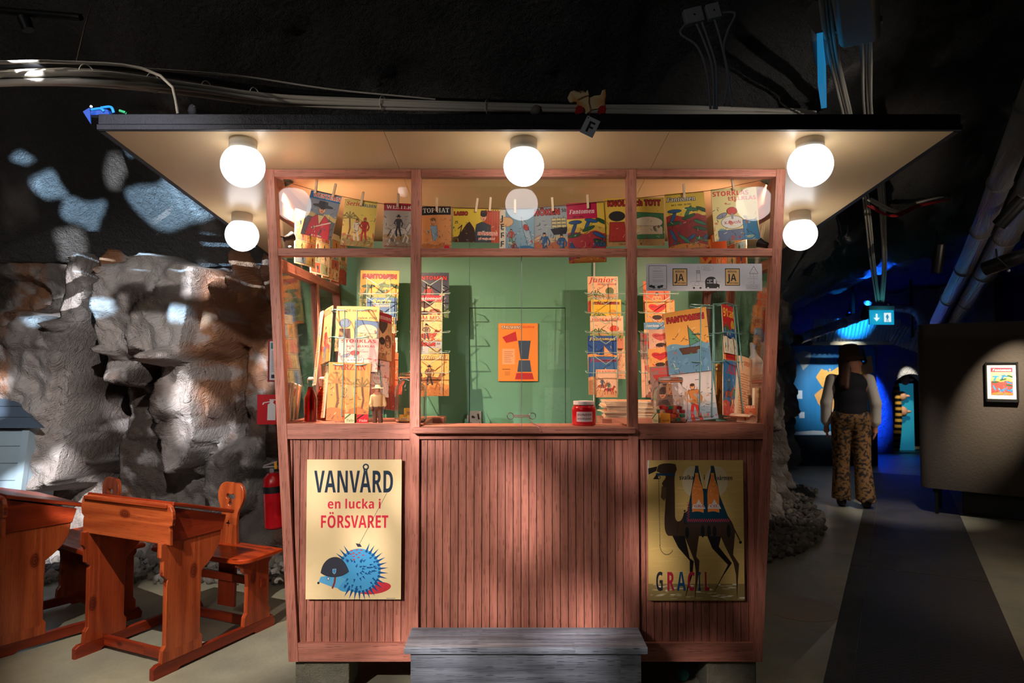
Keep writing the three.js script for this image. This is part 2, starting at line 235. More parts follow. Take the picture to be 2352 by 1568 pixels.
// x below is relative to the kiosk's middle line
const PW = 0.043, PD = 0.05;
const edge = (sgn, y) => sgn * (hw(y) - PW);           // inner face of an outer post
function slab(x0b, x1b, x0t, x1t, y0, y1, zf, zb) { return hexa([[x0b, y0, zf], [x1b, y0, zf], [x1b, y0, zb], [x0b, y0, zb], [x0t, y1, zf], [x1t, y1, zf], [x1t, y1, zb], [x0t, y1, zb]]); }
const IPX = [-0.501, 0.489], IPW = 0.044, ytopF = ysoff(ZF) - 0.002;
for (const s of [-1, 1]) {
  const a = s < 0 ? [-hw(YB), -hw(YB) + PW, -hw(ytopF), -hw(ytopF) + PW] : [hw(YB) - PW, hw(YB), hw(ytopF) - PW, hw(ytopF)];
  part('corner_post', grainUV(slab(...a, YB, ytopF, ZF, ZF - PD), 1, woodR), OAKS[s < 0 ? 0 : 3], kiosk);
  const yb = ysoff(ZB) - 0.002, b = s < 0 ? [-hw(YB), -hw(YB) + PW, -hw(yb), -hw(yb) + PW] : [hw(YB) - PW, hw(YB), hw(yb) - PW, hw(yb)];
  part('corner_post', grainUV(slab(...b, YB, yb, ZB + PD, ZB), 1, woodR), OAKS[1], kiosk);
}
for (const x of IPX) part('middle_post', plank(IPW, ytopF - YB - 0.001, PD, x, (ytopF + YB) / 2, ZF - PD / 2, 1, 0.002), OAKS[x < 0 ? 2 : 0], kiosk);
// rails of the three bays
const bays = [[(y) => edge(-1, y), () => IPX[0] - IPW / 2], [() => IPX[0] + IPW / 2, () => IPX[1] - IPW / 2], [() => IPX[1] + IPW / 2, (y) => edge(1, y)]];
const rails = [['top_rail', 2.358, ytopF], ['transom_rail', 1.993, 2.027], ['sill_rail', 1.1595, 1.228], ['bottom_rail', YB, 0.2515]];
bays.forEach(([L, R], b) => {
  for (const [name, y0, y1] of rails) { const top = b === 1 && name === 'sill_rail' ? 1.187 : y1; part(name, grainUV(slab(L(y0), R(y0), L(top), R(top), y0, top, ZF - 0.003, ZF - PD + 0.004), 0, woodR), OAKS[(b + rails.findIndex((q) => q[0] === name)) % 4], kiosk); }
});
part('serving_ledge', plank(1.0, 0.027, 0.055, -0.006, 1.2005, ZF + 0.0125, 0, 0.006), OAKS[1], kiosk); part('inner_ledge', plank(0.944, 0.026, 0.19, -0.006, 1.201, ZF - 0.111, 0, 0.003), OAKS[2], kiosk);
// vertical matchboard, one board after another
const BW = 0.0355;
bays.forEach(([L, R], b) => {
  const panel = new THREE.Group(); panel.name = 'front_panel'; kiosk.add(panel);
  const y0 = 0.25, y1 = 1.162, xa = Math.min(L(y0), L(y1)) , xb = Math.max(R(y0), R(y1)); let k = 0;
  const start = b === 0 ? xb - Math.ceil((xb - xa) / BW) * BW : xa;
  for (let x = start; x < xb - 0.004; x += BW, k++) {
    const l0 = Math.max(x, L(y0) - 0.01), l1 = Math.max(x, L(y1) - 0.01), r0 = Math.min(x + BW - 0.003, R(y0) + 0.01), r1 = Math.min(x + BW - 0.003, R(y1) + 0.01);
    if (r1 - l1 < 0.002 && r0 - l0 < 0.002) continue;
    const z = ZF - 0.02 - 0.0008 * hsh(k, b, 3);
    const body = slab(Math.min(l0, r0 - 0.001), r0, Math.min(l1, r1 - 0.001), r1, y0, y1, z, z - 0.012);
    part('board', grainUV(body, 1, woodR), OAKS[Math.floor(hsh(k, b, 9) * 5)], panel);
  }
  part('backing', slab(L(y0) , R(y0), L(y1), R(y1), y0, y1, ZF - 0.036, ZF - 0.044), std({ color: hex(0x120a07), roughness: 0.8 }), panel, 'dark backing board');
});
// glass of the front
const gz = ZF - 0.026;
bays.forEach(([L, R], b) => {
  part('window_pane', slab(L(2.026), R(2.026), L(2.359), R(2.359), 2.026, 2.359, gz, gz - 0.004), GLASS, kiosk);
  if (b !== 1) part('window_pane', slab(L(1.227), R(1.227), L(1.994), R(1.994), 1.227, 1.994, gz, gz - 0.004), GLASS, kiosk);
});
const SPLIT = 0.0435 - KX;
part('sliding_pane', cbox(SPLIT - (IPX[0] + IPW / 2) - 0.001, 0.783, 0.005, (SPLIT + IPX[0] + IPW / 2) / 2, 1.604, gz - 0.002, 0.0008), GLASS, kiosk);
part('sliding_pane', cbox(IPX[1] - IPW / 2 - SPLIT + 0.004, 0.783, 0.005, (SPLIT + IPX[1] - IPW / 2) / 2 - 0.002, 1.604, gz + 0.006, 0.0008), GLASS, kiosk);
part('pane_edge', cbox(0.003, 0.783, 0.0052, SPLIT + 0.0005, 1.604, gz - 0.002, 0), plastic(0xb9cfc6, 0.2), kiosk, 'polished edge of the sliding glass');
// sides: lower panel, rails, a middle post and glass, all leaning outwards
for (const s of [-1, 1]) {
  const side = new THREE.Group(); side.name = 'side_wall'; kiosk.add(side);
  const pl = (y0, y1, z0, z1, t0, t1) => { const o = (y) => s * (hw(y) - t0), i = (y) => s * (hw(y) - t1), [a, c] = s < 0 ? [o, i] : [i, o]; return slab(a(y0), c(y0), a(y1), c(y1), y0, y1, z0, z1); };
  const za = ZF - PD, zb = ZB + PD, zm = -3.72;
  for (let q = 0, n = 28; q < n; q++) part('board', grainUV(pl(0.25, 1.16, lerp(za, zb, q / n) - 0.001, lerp(za, zb, (q + 1) / n) + 0.0012, 0.014, 0.028), 1, woodR), OAKS[q % 5], side);
  part('bottom_rail', grainUV(pl(YB, 0.2515, za, zb, 0.002, PW), 2, woodR), OAKS[1], side);
  part('sill_rail', grainUV(pl(1.16, 1.228, za, zb, 0.002, PW), 2, woodR), OAKS[0], side);
  part('transom_rail', grainUV(pl(1.94, 1.985, za, zb, 0.002, PW), 2, woodR), OAKS[2], side);
  part('top_rail', grainUV(pl(2.2, 2.265, za, zb, 0.002, PW), 2, woodR), OAKS[0], side);
  part('middle_post', grainUV(pl(1.228, 2.2, zm, zm - 0.04, 0.004, PW - 0.002), 1, woodR), OAKS[3], side);
  for (const [a, b] of [[za, zm], [zm - 0.04, zb]]) { part('window_pane', pl(1.227, 1.941, a, b, 0.02, 0.024), GLASS, side); part('window_pane', pl(1.984, 2.201, a, b, 0.02, 0.024), GLASS, side); }
  const o = (y) => s * (hw(y) - 0.01), i = (y) => s * (hw(y) - 0.03); // filler under the sloping soffit
  part('head_board', hexa((s < 0 ? [[o, za], [i, za], [i, zb], [o, zb]] : [[i, za], [o, za], [o, zb], [i, zb]]).map(([f, z]) => [f(2.262), 2.262, z]).concat((s < 0 ? [[o, za], [i, za], [i, zb], [o, zb]] : [[i, za], [o, za], [o, zb], [i, zb]]).map(([f, z]) => [f(ysoff(z)), ysoff(z) - 0.001, z]))), OAKS[0], side);
}
// green back wall with a hatch door in it
const GREEN = paint(0x619b80, 0.38, 0.0008);
{
  const back = new THREE.Group(); back.name = 'back_wall'; kiosk.add(back);
  const z = ZB + 0.03, dl = at(1079, 707, 4.22), dr = at(1299, 960, 4.22), x0 = dl.x - KX, x1 = dr.x - KX, yt = dl.y, in_ = (y) => hw(y) - PW - 0.002, yt2 = 2.268;
  part('wall_panel', slab(-in_(YB), x0 - 0.003, -in_(yt2), x0 - 0.003, YB, yt2, z, z - 0.03), GREEN, back);
  part('wall_panel', slab(x1 + 0.002, in_(YB), x1 + 0.002, in_(yt2), YB, yt2, z, z - 0.03), GREEN, back);
  part('wall_panel', cbox(x1 - x0 + 0.003, yt2 - yt - 0.002, 0.03, (x0 + x1) / 2, (yt2 + yt + 0.002) / 2, z - 0.015, 0), GREEN, back);
  part('hatch_door', cbox(x1 - x0 - 0.002, yt - YB - 0.004, 0.03, (x0 + x1) / 2, (yt + YB) / 2 - 0.001, z - 0.0155, 0.0012), GREEN, back, 'green hatch door flush with the wall');
  part('backing', cbox(2 * in_(YB), yt2 - YB, 0.008, 0, (yt2 + YB) / 2, z - 0.036, 0), std({ color: hex(0x0c0d0c), roughness: 0.9 }), back, 'black backing seen in the gaps round the hatch');
}
// counter shelf behind the glass, and floor
for (const s of [-1, 1]) { const a = (y) => s < 0 ? -hw(y) + 0.05 : IPX[1] - 0.03, b = (y) => s < 0 ? IPX[0] + 0.03 : hw(y) - 0.05; part('display_shelf', slab(a(1.195), b(1.195), a(1.2215), b(1.2215), 1.195, 1.2215, ZF - PD - 0.001, -3.56), OAKS[2], kiosk); }
part('kiosk_floor', cbox(2 * hw(YB) - 0.1, 0.03, 1.04, 0, YB + 0.016, (ZF + ZB) / 2, 0), OAKS[4], kiosk);
// roof: cream soffit in three panels, two-step dark fascia all round
const RX0 = -1.659 - KX, RX1 = 1.8 - KX, RZ0 = -2.7, RZ1 = -4.72;
const CREAM = phy({ color: new THREE.Color().setRGB(0.63, 0.455, 0.255), roughness: 0.42, bumpMap: rep(paintT, 3, 3), bumpScale: 0.0008, clearcoat: 0.35, clearcoatRoughness: 0.22 });
{
  const roof = new THREE.Group(); roof.name = 'roof'; kiosk.add(roof);
  const xs = [RX0 + 0.02, at(880, 300, 2.7).x - KX, at(1540, 300, 2.7).x - KX, RX1 - 0.02], z0 = RZ0 - 0.016, z1 = RZ1 + 0.016;
  for (let i = 0; i < 3; i++) { const a = xs[i] + 0.0008, b = xs[i + 1] - 0.0008; const g = hexa([[a, ysoff(z0), z0], [b, ysoff(z0), z0], [b, ysoff(z1), z1], [a, ysoff(z1), z1], [a, ysoff(z0) + 0.02, z0], [b, ysoff(z0) + 0.02, z0], [b, ysoff(z1) + 0.02, z1], [a, ysoff(z1) + 0.02, z1]]); part('soffit_panel', grainUV(g, 2, woodR), CREAM, roof); }
  const FASC = std({ color: hex(0x10131f), roughness: 0.42, bumpMap: rep(paintT, 2, 2), bumpScale: 0.0015 });
  for (const [lo, hi, out] of [[-0.001, 0.021, 0.004], [0.022, 0.064, 0]]) {
    const y = ysoff(RZ0);
    part('fascia_board', grainUV(cbox(RX1 - RX0 + 2 * out, hi - lo, 0.02 + out, (RX0 + RX1) / 2, y + (lo + hi) / 2, RZ0 - 0.01 + out / 2, 0.002), 0, woodR), FASC, roof);
    for (const s of [-1, 1]) { const x = s < 0 ? RX0 : RX1 - 0.02, zA = RZ0 - 0.02, zB = RZ1, o = s * out; const Y = (z, q) => ysoff(z) + q; part('fascia_board', hexa([[x + Math.min(0, o), Y(zA, lo), zA], [x + 0.02 + Math.max(0, o), Y(zA, lo), zA], [x + 0.02 + Math.max(0, o), Y(zB, lo), zB], [x + Math.min(0, o), Y(zB, lo), zB], [x + Math.min(0, o), Y(zA, hi), zA], [x + 0.02 + Math.max(0, o), Y(zA, hi), zA], [x + 0.02 + Math.max(0, o), Y(zB, hi), zB], [x + Math.min(0, o), Y(zB, hi), zB]]), FASC, roof); }
    part('fascia_board', cbox(RX1 - RX0, hi - lo, 0.02, (RX0 + RX1) / 2, ysoff(RZ1) + (lo + hi) / 2, RZ1 + 0.006, 0.002), FASC, roof);
  }
  const zA = RZ0 - 0.02, zB = RZ1 + 0.016; part('roof_felt', hexa([[RX0 + 0.02, ysoff(zA) + 0.045, zA], [RX1 - 0.02, ysoff(zA) + 0.045, zA], [RX1 - 0.02, ysoff(zB) + 0.045, zB], [RX0 + 0.02, ysoff(zB) + 0.045, zB], [RX0 + 0.02, ysoff(zA) + 0.058, zA], [RX1 - 0.02, ysoff(zA) + 0.058, zA], [RX1 - 0.02, ysoff(zB) + 0.058, zB], [RX0 + 0.02, ysoff(zB) + 0.058, zB]]), std({ color: hex(0x15161a), roughness: 0.9 }), roof);
}
// frosted globe lamps under the roof
const GLOBE = std({ color: 0xffffff, roughness: 0.2, emissive: new THREE.Color().setRGB(1, 0.97, 0.96), emissiveIntensity: 5 });
for (const [px, py, d, r, label] of [[558, 381, 2.8, 0.0875, 'white globe lamp under the front left corner of the kiosk roof'], [1203, 381, 2.8, 0.0835, 'white globe lamp under the roof in front of the middle window'], [1861, 379, 2.8, 0.089, 'white globe lamp under the front right corner of the kiosk roof'], [556, 540, 3.75, 0.0885, 'white globe lamp under the roof beside the left side wall'], [1838, 538, 3.72, 0.0885, 'white globe lamp under the roof beside the right side wall']]) {
  const c = at(px, py, d), top = ysoff(c.z), g = thing('globe_lamp', label, 'lamp', [c.x, top, c.z]), cy = c.y - top;
  const th = Math.asin(0.052 / r), mh = -cy - r * Math.cos(th);
  part('lamp_mount', place(lathe([[0.0, 0], [0.056, 0], [0.056, -mh - 0.006], [0.05, -mh - 0.008], [0.0, -mh - 0.004]], 32), 0, -0.0005, 0, -Math.atan(0.099)), plastic(0xcfc6b6, 0.45), g);
  const S = new THREE.SphereGeometry(r, 64, 44, 0, Math.PI * 2, th * 0.95, Math.PI - th * 0.95); S.translate(0, cy, 0); part('globe', S, GLOBE, g);
  const L = new THREE.PointLight(new THREE.Color().setRGB(1, 0.86, 0.7), 0.26, 0, 2); L.name = 'globe_light'; L.position.set(0, cy, 0); L.castShadow = true; L.shadow.radius = 3.5; g.add(L);
}
// concrete blocks that carry the kiosk
const blockMat = std({ map: rep(floorT, 1, 1), color: hex(0xb9b9b9), roughness: 0.9, bumpMap: rep(grainT, 3, 3), bumpScale: 0.006 });
for (const [x0, x1, lab] of [[-0.98, -0.735, 'grey concrete block under the left front corner of the kiosk'], [0.88, 1.105, 'grey concrete block under the right front corner of the kiosk']]) for (const [z, back] of [[-3.25, 0], [-4.1, 1]]) solo('concrete_block', grainUV(cbox(x1 - x0, 0.169, 0.22, (x0 + x1) / 2, 0.0845, z, 0.008), 0, woodR), blockMat, back ? lab.replace('front', 'rear') : lab, 'block', 'blocks under the kiosk');
{ const b = solo('ball', new THREE.SphereGeometry(0.03, 20, 14).translate(0.81, 0.03, -3.3), plastic(0x2f8f86, 0.5), 'small teal ball lying under the kiosk', 'ball'); }

// step bench in front
{
  const g = thing('step_bench', 'low grey painted plank step bench in front of the kiosk', 'bench', [0.0575, 0, -2.969]);
  for (let i = 0; i < 3; i++) part('top_plank', plank(1.005, 0.028, 0.0725, 0, 0.316, 0.0735 - i * 0.0735, 0, 0.003), GREYS[i], g);
  part('front_board', plank(0.955, 0.3, 0.022, 0, 0.151, 0.083, 0, 0.002), GREYS[1], g);
  for (const s of [-1, 1]) part('end_board', plank(0.022, 0.3, 0.16, s * 0.4665, 0.151, -0.009, 1, 0.002), GREYS[2], g);
}

// ================================================================ school desks
function uprightShape(pts) { return extr(shape2(pts), 0.028, 0.003); }
function makeDesk() {
  const g = new THREE.Group(), W = 0.574, X = W / 2;
  const turned = (geo, x) => { geo.rotateY(-Math.PI / 2); geo.translate(x + 0.014, 0, 0); return geo; }; // profile (x -> z toward the seat is -z)
  const prof = (pts) => extr(shape2(pts.map(([s, y]) => [-s, y])), 0.028, 0.003);
  for (const s of [-1, 1]) {
    const x = s * X;
    part('skid', grainUV(turned(prof([[-0.01, 0.0], [0.12, 0.0], [0.14, 0.014], [0.62, 0.014], [0.64, 0], [0.77, 0], [0.775, 0.03], [0.755, 0.062], [0.01, 0.062], [-0.01, 0.05]]), x), 2, woodR), PINER, g);
    part('desk_upright', grainUV(turned(prof([[0.035, 0.06], [0.04, 0.12], [0.055, 0.14], [0.055, 0.44], [0.06, 0.455], [0.035, 0.48], [0.035, 0.55], [0.02, 0.57], [0.02, 0.632], [0.375, 0.632], [0.368, 0.57], [0.33, 0.51], [0.29, 0.475], [0.255, 0.45], [0.25, 0.3], [0.25, 0.14], [0.265, 0.12], [0.265, 0.06]].reverse()), x), 1, woodR), s > 0 ? PINE : PINE2, g);
    part('seat_upright', grainUV(turned(prof([[0.545, 0.06], [0.55, 0.11], [0.565, 0.13], [0.57, 0.3], [0.565, 0.345], [0.54, 0.36], [0.53, 0.385], [0.5, 0.4], [0.5, 0.425], [0.735, 0.425], [0.735, 0.39], [0.72, 0.37], [0.72, 0.13], [0.735, 0.11], [0.735, 0.06]].reverse()), x), 1, woodR), PINE2, g);
    // sides of the desk box
    part('box_side', grainUV(turned(prof([[0.06, 0.632], [0.38, 0.632], [0.40, 0.70], [0.06, 0.802]].reverse()), x * 1.02), 2, woodR), PINER, g);
  }
  // tall front board with scalloped ends
  { const w = X + 0.045, s = new THREE.Shape(), e = [[w - 0.012, 0.627], [w - 0.012, 0.69], [w - 0.018, 0.71], [w + 0.0, 0.722], [w + 0.006, 0.75], [w + 0.002, 0.785], [w - 0.01, 0.806], [w - 0.035, 0.816]]; s.moveTo(-e[0][0], e[0][1]); e.forEach(([x, y]) => s.lineTo(x, y)); e.slice().reverse().forEach(([x, y]) => s.lineTo(-x, y)); part('front_board', grainUV(place(extr(s, 0.022, 0.004), 0, 0, -0.066), 0, woodR), PINE, g); }
  part('box_floor', plank(W, 0.012, 0.31, 0, 0.638, -0.225, 0), PINER, g);
  part('box_end', plank(W, 0.065, 0.016, 0, 0.667, -0.385, 0), PINER, g);
  { const L = 0.395, a = Math.atan2(0.102, 0.36); part('lid', grainUV(place(cbox(W + 0.07, 0.02, L, 0, 0, 0, 0.006), 0, 0.7665, -0.2535, -a), 0, woodR), PINER, g, 'dark red glossy sloping lid'); }
  part('pen_rail', plank(W + 0.04, 0.018, 0.06, 0, 0.809, -0.062, 0, 0.004), PINE2, g);
  // seat plank with rounded front corners
  { const s = new THREE.Shape(), w = X + 0.08, d = 0.145; s.moveTo(-w, -d); s.lineTo(w, -d); s.lineTo(w + 0.005, d - 0.07); s.quadraticCurveTo(w, d, w - 0.08, d); s.lineTo(-w + 0.08, d); s.quadraticCurveTo(-w, d, -w - 0.005, d - 0.07); s.closePath(); part('seat', grainUV(place(extr(s, 0.026, 0.006), 0, 0.452, -0.60, Math.PI / 2), 0, woodR), pineMat(0.7, 0.42, 0.38, 0.22), g); }
  // shaped backrest with trefoil and star cut-outs
  {
    const s = new THREE.Shape(); s.moveTo(-0.07, 0.0); s.bezierCurveTo(-0.075, 0.08, -0.055, 0.1, -0.058, 0.2); s.bezierCurveTo(-0.058, 0.24, -0.075, 0.25, -0.08, 0.27); s.bezierCurveTo(-0.11, 0.31, -0.11, 0.385, -0.05, 0.4); s.lineTo(0.05, 0.4); s.bezierCurveTo(0.11, 0.385, 0.11, 0.31, 0.08, 0.27); s.bezierCurveTo(0.075, 0.25, 0.058, 0.24, 0.058, 0.2); s.bezierCurveTo(0.055, 0.1, 0.075, 0.08, 0.07, 0); s.closePath();
    const tre = new THREE.Path(); tre.moveTo(-0.008, 0.285); tre.absarc(0, 0.28, 0.017, Math.PI * 0.8, Math.PI * 2.2, false); tre.absarc(0.02, 0.32, 0.018, -Math.PI * 0.6, Math.PI * 0.7, false); tre.absarc(-0.02, 0.32, 0.018, Math.PI * 0.3, Math.PI * 1.6, false); tre.closePath(); s.holes.push(tre);
    const st = new THREE.Path(), n = 4; for (let i = 0; i <= 8; i++) { const a = i / 8 * Math.PI * 2, r = i % 2 ? 0.009 : 0.024; (i ? st.lineTo : st.moveTo).call(st, Math.sin(a) * r, 0.165 + Math.cos(a) * r); } s.holes.push(st);
    part('backrest', grainUV(place(extr(s, 0.022, 0.003), 0, 0.40, -0.715, -0.07), 1, woodR), PINE, g);
    part('back_brace', grainUV(place(cbox(0.13, 0.36, 0.02, 0, 0, 0), 0, 0.27, -0.705, -0.02), 1, woodR), PINER, g);
  }
  part('stretcher', plank(W - 0.03, 0.05, 0.024, 0, 0.045, -0.15, 0), PINER, g);
  part('stretcher', plank(W - 0.03, 0.05, 0.022, 0, 0.045, -0.66, 0), PINER, g);
  part('stretcher', plank(W + 0.04, 0.045, 0.024, 0, 0.27, -0.67, 0), PINER, g);
  return g;
}
{
  const yaw = 24.6 * Math.PI / 180, d = makeDesk(); d.name = numbered('school_desk'); scene.add(d);
  const put = (o, corner, a = yaw) => { o.position.copy(corner).addScaledVector(V(Math.cos(a), 0, Math.sin(a)), -0.287); o.position.y = 0; o.rotation.y = -a; };
  put(d, V(-1.704, 0, -3.303)); tag(d, 'red stained pine school desk with attached seat, the one nearer the kiosk', 'school desk', 'old school desks');
  const e = d.clone(); e.name = numbered('school_desk'); scene.add(e); put(e, V(-2.66, 0, -3.5), 35 * Math.PI / 180); tag(e, 'red stained pine school desk cut by the left edge of the photo', 'school desk', 'old school desks');
}
// a little playhouse behind the far desk
{
  const g = thing('playhouse', 'pale blue wooden playhouse with grey roof and pink arched door', 'playhouse', [-3.45, 0, -4.75]);
  const WB = paint(0x9fb4c0, 0.5, 0.0005), SLATE = paint(0x4b5a6b, 0.55, 0.001), PINK = paint(0x9c2f48, 0.4, 0.0004);
  const xr = (y) => -0.006 + y * 0.115, n = 9, y1 = 1.06; // right edge of the wall flares upwards
  for (let i = 0; i < n; i++) { const a = i / n * y1, b = (i + 1) / n * y1 - 0.004; part('cladding_board', hexa([[-1.1, a, 0], [xr(a), a, 0], [xr(a), a, -0.03], [-1.1, a, -0.03], [-1.1, b, 0.005], [xr(b), b, 0.005], [xr(b), b, -0.03], [-1.1, b, -0.03]]), WB, g); }
  const bar4 = (x0, x1, z0, z1) => hexa([[xr(0) + x0, 0, z0], [xr(0) + x1, 0, z0], [xr(0) + x1, 0, z1], [xr(0) + x0, 0, z1], [xr(y1) + x0, y1, z0], [xr(y1) + x1, y1, z0], [xr(y1) + x1, y1, z1], [xr(y1) + x0, y1, z1]]);
  part('corner_trim', bar4(-0.045, 0.004, 0.018, -0.03), WB, g); part('side_wall', bar4(-0.03, 0, -0.03, -0.34), WB, g);
  for (let i = 0; i < 6; i++) { const t0 = i / 6, t1 = (i + 1) / 6, zz = (t) => lerp(0.06, -0.3, t), yy = (t) => lerp(1.07, 1.5, t), xx = (t) => lerp(0.235, -0.5, t); part('roof_board', hexa([[-1.2, yy(t0), zz(t0)], [xx(t0), yy(t0), zz(t0)], [xx(t0), yy(t0) - 0.001, zz(t0) - 0.03], [-1.2, yy(t0) - 0.001, zz(t0) - 0.03], [-1.2, yy(t1) - 0.003, zz(t1) + 0.004], [xx(t1), yy(t1) - 0.003, zz(t1) + 0.004], [xx(t1), yy(t1) - 0.003, zz(t1) - 0.03], [-1.2, yy(t1) - 0.003, zz(t1) - 0.03]]), SLATE, g); }
  const arch = (w, h) => { const s = new THREE.Shape(); s.moveTo(-w, 0.04); s.lineTo(w, 0.04); s.lineTo(w + 0.05, h - w); s.absarc(0.05, h - w, w, 0, Math.PI, false); s.closePath(); return s; };
  part('door_frame', place(extr(arch(0.27, 1.0), 0.03, 0.004), -0.42, 0, 0.002), SLATE, g); part('door', place(extr(arch(0.225, 0.95), 0.02, 0.004), -0.42, 0, 0.02), PINK, g);
}
// fire extinguisher and notices on the rock beside the kiosk
{
  const g = thing('fire_extinguisher', 'red fire extinguisher hanging on the rock beside the kiosk', 'fire extinguisher', at(632, 1212, 4.75)), R = plastic(0xb3101c, 0.25);
  g.rotation.z = 0.06;
  part('cylinder', lathe([[0, 0], [0.06, 0.0], [0.068, 0.015], [0.068, 0.3], [0.062, 0.345], [0.035, 0.375], [0.02, 0.38], [0, 0.38]], 28), R, g);
  part('label_band', lathe([[0.0685, 0.245], [0.0685, 0.29]], 28), BLACK, g); part('valve', [cbox(0.03, 0.03, 0.03, 0, 0.395, 0), cbox(0.11, 0.012, 0.02, -0.01, 0.42, 0), place(cbox(0.1, 0.012, 0.02, 0, 0, 0), -0.01, 0.442, 0, 0, 0, 0.25)], STEEL, g);
  part('hose', tube([[0.02, 0.395, 0], [0.08, 0.38, 0.02], [0.095, 0.25, 0.03], [0.085, 0.08, 0.03]], 0.009, 16, 6), BLACK, g); part('safety_tag', cbox(0.018, 0.05, 0.003, 0.03, 0.43, 0.02, 0), plastic(0xd9a11c), g);
}
const signTex = (w, h, draw) => std({ map: canvasTex(w, h, draw), roughness: 0.5 });
{
  const p = at(612, 940, 4.85);
  const m = signTex(256, 384, (c, w, h) => { c.fillStyle = '#c2121f'; c.fillRect(0, 0, w, h); c.fillStyle = '#d9dad8'; c.beginPath(); c.moveTo(95, 130); c.quadraticCurveTo(130, 80, 165, 130); c.lineTo(168, 330); c.lineTo(92, 330); c.closePath(); c.fill(); c.fillRect(115, 75, 30, 40); c.lineWidth = 12; c.strokeStyle = '#d9dad8'; c.beginPath(); c.moveTo(150, 85); c.lineTo(60, 105); c.lineTo(50, 130); c.stroke(); c.fillRect(110, 60, 60, 14); });
  solo('extinguisher_sign', cbox(0.2, 0.21, 0.006, p.x + 0.035, p.y, p.z, 0).toNonIndexed(), m, 'red square sign with white fire extinguisher symbol on the rock', 'sign');
  const q = at(632, 828, 4.85), f = thing('notice_frame', 'narrow red framed paper notice on the rock beside the kiosk', 'notice', q);
  part('frame', cbox(0.14, 0.30, 0.015, 0.02, 0, 0, 0.003), plastic(0x8c2a30), f);
  part('paper', cbox(0.115, 0.275, 0.004, 0.022, 0, 0.008, 0), signTex(128, 256, (c, w, h) => { c.fillStyle = '#c9ced2'; c.fillRect(0, 0, w, h); c.fillStyle = '#2b7c80'; c.fillRect(8, 10, 60, 40); c.fillStyle = '#555'; for (let i = 0; i < 14; i++) c.fillRect(14, 66 + i * 10, 60 + 40 * hsh(i, 3, 1), 2.5); c.fillStyle = '#223'; c.fillRect(14, 220, 40, 24); }), f);
}

// spotlights of the hall
const dots = (seed, n, rr, spread = 0.8) => { const r = rnd(seed), out = []; for (let k = 0; k < 3000 && out.length < n; k++) { const a = r() * 6.283, q = Math.sqrt(r()) * spread, s = rr * (0.45 + 1.2 * r()), x = Math.cos(a) * q, y = Math.sin(a) * q; if (Math.hypot(x, y) + s * 1.45 < 0.94 && out.every((o) => Math.hypot(o[0] - x, o[1] - y) > (o[2] + s) * 1.49)) out.push([x, y, s, Math.floor(r() * 9999)]); } return out; };
spotLamp('black spotlight throwing a leafy pattern on the rock wall', [-1.7, 2.95, -1.2], [-3.0, 1.45, -5.2], [0.95, 0.95, 1.0], 170, 27, { gobo: dots(13, 70, 0.12, 0.92), soft: 0.07, len: 0.17, r: 0.07 });
spotLamp('black spotlight throwing bluish spots on the vault', [-3.15, 2.75, -0.7], [-3.15, 2.55, -4.9], [0.45, 0.72, 1.0], 330, 21, { gobo: [[0.3, -0.08, 0.15, 3], [0.43, 0.1, 0.12, 5], [-0.13, -0.13, 0.06, 7], [-0.03, -0.05, 0.07, 9], [0.19, 0.12, 0.065, 11], [-0.03, 0.12, 0.075, 13], [0.205, -0.25, 0.035, 15], [-0.2, -0.22, 0.03, 17], [0.1, 0.3, 0.045, 21], [-0.14, 0.33, 0.04, 23], [0.37, 0.33, 0.045, 25], [0.56, -0.1, 0.06, 27]], soft: 0.05, len: 0.17, r: 0.07 });
spotLamp('black spotlight aimed at the left half of the kiosk front', [-2.3, 2.75, 0.75], [-0.85, 0.8, -3.1], [1.0, 0.87, 0.8], 60, 20, { soft: 1, pen: 1 });
spotLamp('black spotlight with pattern aimed at the middle of the kiosk front', [-1.9, 2.8, 0.75], [-0.05, 0.62, -3.1], [1.0, 0.87, 0.84], 120, 13, { gobo: dots(45, 40, 0.062, 0.5), soft: 0.16, len: 0.17, r: 0.07, pen: 0.6 });
spotLamp('black spotlight aimed down at the school desks', [-1.85, 3.1, -1.75], [-1.75, 0.4, -3.7], [1.0, 0.9, 0.8], 36, 32, { soft: 0.5, pen: 0.7 });
spotLamp('black spotlight over the aisle right of the kiosk', [3.3, 3.1, -2.0], [3.3, 0, -4.4], [1, 0.84, 0.66], 12, 32, { soft: 1, pen: 1 });
spotLamp('black spotlight aimed at the visitor in the corridor', [4.9, 2.5, -5.0], [3.55, 0.95, -7.25], [1, 0.85, 0.72], 9, 13, { soft: 1, pen: 0.8 });
spotLamp('black spotlight grazing the cables over the kiosk', [-3.6, 2.95, -1.2], [-2.05, 2.8, -3.1], [1, 0.86, 0.74], 16, 11, { soft: 1, pen: 1 });
spotLamp('added fill spotlight washing the rock wall beside the kiosk', [-0.75, 2.9, -0.9], [-2.95, 1.25, -5.2], [0.98, 0.95, 0.94], 42, 24, { soft: 1, pen: 1 });  // added fill lamp, evens out the light over the rock face
spotLamp('added spotlight brightening the rock corner right of the kiosk', [3.75, 2.7, -5.0], [2.75, 0.8, -6.6], [1, 0.84, 0.68], 7, 26, { soft: 1, pen: 1 });  // lamp added to lighten the rock corner
spotLamp('added uplight brightening the overhead cables', [3.2, 1.95, -1.7], [2.15, 3.0, -4.5], [1, 0.88, 0.78], 7, 28, { soft: 1, pen: 1 });  // uplight added out of view so the cables show
spotLamp('black spotlight aimed at the racks behind the left window', [-0.35, 2.7, 1.0], [-0.72, 1.5, -3.35], [1, 0.74, 0.56], 24, 5.2, { soft: 1, pen: 0.8 });
